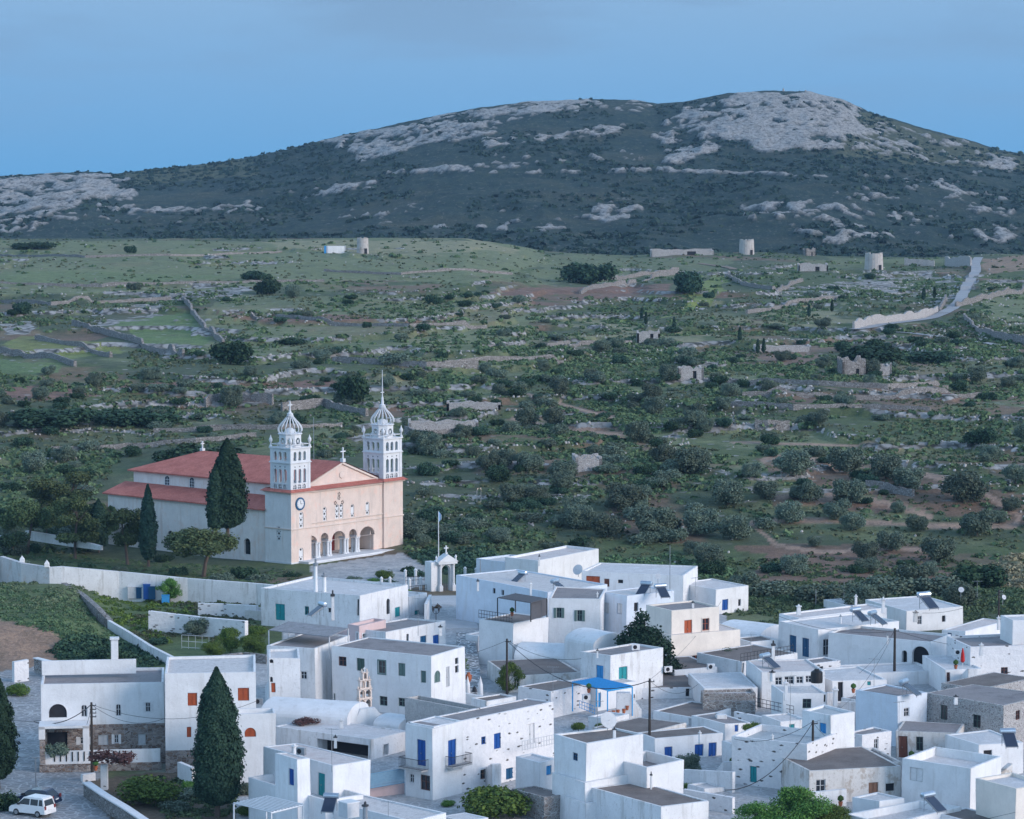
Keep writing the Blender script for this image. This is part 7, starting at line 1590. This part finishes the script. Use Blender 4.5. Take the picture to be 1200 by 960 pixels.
# ---------------- cars ----------------
def car(px,py,ang,body_m,label,Lc=4.0,Wc=1.7,Hc=1.75,kind='mpv'):
    g=PZ(px,py,.05); e=empty('parked_car',g,R(ang),label,'car'); k=MB()
    # side profile (x forward), lower body then cabin; widths taper with height
    if kind=='mpv': low=[(-Lc/2,.35),(-Lc/2-.04,.6),(-Lc/2+.02,1.0),(Lc/2-1.05,1.02),(Lc/2-.25,.86),(Lc/2,.66),(Lc/2,.3)]; cab=[(-Lc/2+.04,1.0),(-Lc/2+.22,Hc-.08),(-Lc/2+.45,Hc),(Lc/2-1.75,Hc),(Lc/2-1.5,Hc-.07),(Lc/2-.85,1.0)]
    else: low=[(-Lc/2,.35),(-Lc/2-.02,.6),(-Lc/2+.12,.92),(Lc/2-1.2,.90),(Lc/2-.3,.74),(Lc/2,.56),(Lc/2,.28)]; cab=[(-Lc/2+.15,.9),(-Lc/2+.75,Hc-.05),(-Lc/2+1.1,Hc),(Lc/2-2.0,Hc-.02),(Lc/2-1.7,Hc-.08),(Lc/2-1.0,.88)]
    def loft(k,prof,w0,w1,m=None):
        zs=[p[1] for p in prof]; zmin,zmax=min(zs),max(zs); rings=[]
        for s,f in ((-1,0.88),(-1,1),(1,1),(1,.88)):
            rings.append([(x*(1 if abs(f-1)<1e-6 else .985),s*(w0+(w1-w0)*(z-zmin)/(zmax-zmin))/2*(1 if f==1 else .97),z-(0 if f==1 else -.02)) for x,z in prof])
        R0=[(x,-(w0+(w1-w0)*(z-zmin)/(zmax-zmin))/2,z) for x,z in prof]; R1=[(x,-y,z) for x,y,z in R0]; n=len(prof)
        k.poly(R0,m); k.poly(R1[::-1],m)
        for i in range(n): j=(i+1)%n; k.poly([R0[i],R0[j],R1[j],R1[i]],m)
    loft(k,low,Wc,Wc-.04); loft(k,cab,Wc-.08,Wc-.38); b=k.build('body',M[body_m],e)
    bv=b.modifiers.new('bev','BEVEL'); bv.width=.07; bv.segments=2; bv.limit_method='ANGLE'; bv.angle_limit=R(25)
    # windows
    def sidewin(x0,x1,z0,z1,s,sl0=0,sl1=0):
        k=MB(); wz=lambda z:((Wc-.08)+(-.30)*((z-1.0)/(Hc-1.0)))/2+.012
        k.poly([(x0,s*wz(z0),z0),(x1,s*wz(z0),z0),(x1+sl1,s*wz(z1),z1),(x0+sl0,s*wz(z1),z1)]); k.poly([(x0,s*(wz(z0)-.03),z0),(x1,s*(wz(z0)-.03),z0),(x1+sl1,s*(wz(z1)-.03),z1),(x0+sl0,s*(wz(z1)-.03),z1)]); k.build('side_window',M['glass'],e)
    zb=1.06; zt=Hc-.17
    for s in (-1,1):
        if kind=='mpv': sidewin(-1.72,-1.28,zb,zt,s,.12,0); sidewin(-1.18,-.38,zb,zt,s); sidewin(-.28,.98,zb,zt,s,0,-.62)
        else: sidewin(-1.25,-.55,zb-.08,zt,s,.35,0); sidewin(-.45,.85,zb-.08,zt,s,0,-.5)
    k=MB(); x=-Lc/2
    if kind=='mpv': k.poly([(x+.03,-.66,1.06),(x+.03,.66,1.06),(x+.17,.58,Hc-.2),(x+.17,-.58,Hc-.2)]); 
    else: k.poly([(x+.18,-.66,.95),(x+.18,.66,.95),(x+.66,.56,Hc-.12),(x+.66,-.56,Hc-.12)])
    k.build('rear_window',M['glass'],e); k=MB(); xf=Lc/2
    if kind=='mpv': k.poly([(xf-.86,-.68,1.04),(xf-.86,.68,1.04),(xf-1.42,.56,Hc-.12),(xf-1.42,-.56,Hc-.12)])
    else: k.poly([(xf-.98,-.68,.93),(xf-.98,.68,.93),(xf-1.62,.56,Hc-.13),(xf-1.62,-.56,Hc-.13)])
    k.build('windscreen',M['glass'],e)
    for s in (-1,1):
        k=MB(); k.box(-Lc/2-.05,-Lc/2+.08,s*.68-.1,s*.68+.1,.75,1.05); k.build('tail_light',M['p_redbrown'],e); k=MB(); k.box(Lc/2-.22,Lc/2-.02,s*.6-.16,s*.6+.16,.58,.74); k.build('headlight',M['p_greyw'],e)
        for x in (-Lc/2+.72,Lc/2-.78):
            k=MB(); T=Matrix.Translation((x,s*(Wc/2-.10),.31))@Matrix.Rotation(math.pi/2,4,'X'); k.lathe(0,0,[(.2,-.12),(.31,-.10),(.32,0),(.31,.12),(.2,.13)],16,T=T); wv=k.build('wheel',M['black'],e); k=MB(); T=Matrix.Translation((x,s*(Wc/2+.0),.31))@Matrix.Rotation(math.pi/2,4,'X'); k.lathe(0,0,[(.19,-.04),(.17,.04)],12,T=T); k.build('rim',M['metal'],wv)
        k=MB(); k.box(.72,.92,s*(Wc/2+.0)-.0,s*(Wc/2)+s*.16,1.02,1.16); k.build('mirror',M['black'],e)
    k=MB(); k.box(-Lc/2-.06,-Lc/2-.03,-.26,.26,.62,.73); k.build('number_plate',M['p_offw'],e)
    k=MB(); k.box(-Lc/2-.09,-Lc/2+.1,-Wc/2+.06,Wc/2-.06,.34,.52); k.build('rear_bumper',M[body_m],e)
    return e
M['carwhite']=paint('car_white',(.74,.74,.75),.25,.05,spec=.5); M['carnavy']=paint('car_navy',(.012,.022,.06),.2,.1,spec=.6)
car(38,955,152,'carwhite','small white tall family car parked at the bottom left in front of the dark one',3.8); car(42,943,160,'carnavy','dark navy car parked behind the small white one',4.2,1.75,1.5,'hatch')

def stairs(px0,py0,z0,px1,py1,z1,n,wd,label):
    a=PZ(px0,py0,z0); b=PZ(px1,py1,z1); k=MB(); d=b-a; an=math.atan2(d.y,d.x); L_=math.hypot(d.x,d.y)
    for i in range(n): p=a+d*(i/n); T=Matrix.Translation((p.x,p.y,0))@Matrix.Rotation(an,4,'Z'); k.box(0,L_/n+.01,-wd/2,wd/2,-1,z0+(z1-z0)*(i+1)/n,T=T)
    tag(k.build('stairs',M['white2']),label,'stairs')
stairs(316,806,2.5,324,792,4.5,9,.9,'white outside stairs with curved side by the twin arch niches')
stairs(838,848,.5,846,838,2.2,8,1.0,'white steps beside the low dark roof near the rubble retaining wall')
stairs(965,822,1.5,975,812,3.2,8,1.0,'white steps next to the black doorway of the lane house')
stairs(558,912,.2,582,896,2.4,10,.9,'white outside stairs against the balcony house wall')
stairs(845,905,.2,855,893,1.6,7,1.2,'short white steps right of the royal blue door')
stairs(1132,792,2.0,1140,784,3.3,6,1.0,'white steps leading up by the red parasol')
for i,(x,y,z,lab) in enumerate([(516,742,5.6,'roof of the pink walled house'),(560,690,5.0,'edge of the broad plaza house roof'),(700,705,6.2,'roof beside the two shuttered windows'),(812,712,6.7,'cream house roof'),(985,728,4.3,'big white house roof'),(1040,752,4.5,'arched house roof'),(905,795,5.2,'pinkish house roof'),(1150,765,5,'rubble house roof at right'),(1120,822,4.9,'old rubble house roof'),(600,835,4.2,'grey roof of the balcony house'),(720,862,7.3,'plain cube house roof'),(820,868,3.1,'royal blue door house roof'),(905,868,4.3,'pocked wall terrace'),(1095,885,3.0,'white roof terrace at right'),(345,880,6.2,'front cube roof'),(400,850,3.3,'porch house roof'),(240,790,8,'orange shuttered house roof'),(700,768,5.3,'bright blue door house roof')]):
    chimney(x,y,y-random.choice([7,9,11]),z,'small white vent chimney standing on the '+lab,random.choice([.14,.2,.26]),random.choice(['white','iron','metal']),random.choice(['white','white2']),'vent_chimney',random.random()<.6)
for x,y,z,lab in [(1000,812,2.5,'lane house step'),(858,900,.3,'royal blue door lane'),(812,902,.3,'front of the royal blue shutters'),(508,812,1.2,'terrace of the green arched window'),(690,812,3.0,'rubble block roof'),(1068,892,.3,'brown door ruin'),(985,945,.3,'derelict house front'),(112,903,.8,'porch of the long white house'),(600,722,5.9,'charcoal canopy terrace'),(1120,784,3.3,'red parasol terrace')]:
    g=PZ(x,y,z); k=MB(); k.lathe(g.x,g.y,[(.13,z),(.2,z+.35),(.22,z+.42)],8,M['terracotta']); 
    k.lathe(g.x,g.y,[(.05,z+.42),(.3,z+.6),(.26,z+.85),(.05,z+1.0)],7,M['fresh']); tag(k.build('flower_pot',None),'green potted plant by the '+lab,'plant pot')
for a_,b_,lab in [((594,750,318),(681,772,312),'thin cable from the lane pole to the bright blue door house'),((761,797,281),(845,705,370),'long thin cable rising from the middle pole to the blue shutter house'),((952,846,262),(860,866,268),'short cable over the pocked wall terrace'),((1048,740,330),(912,722,335),'cable above the two blue doored house roof'),((1170,695,345),(1075,718,362),'cable from the right pole to the twin tank roof'),((108,826,282),(0,842,284),'cable leaving the photo at the left above the street')]:
    wire(P(*a_),P(*b_),.8,lab,.02)
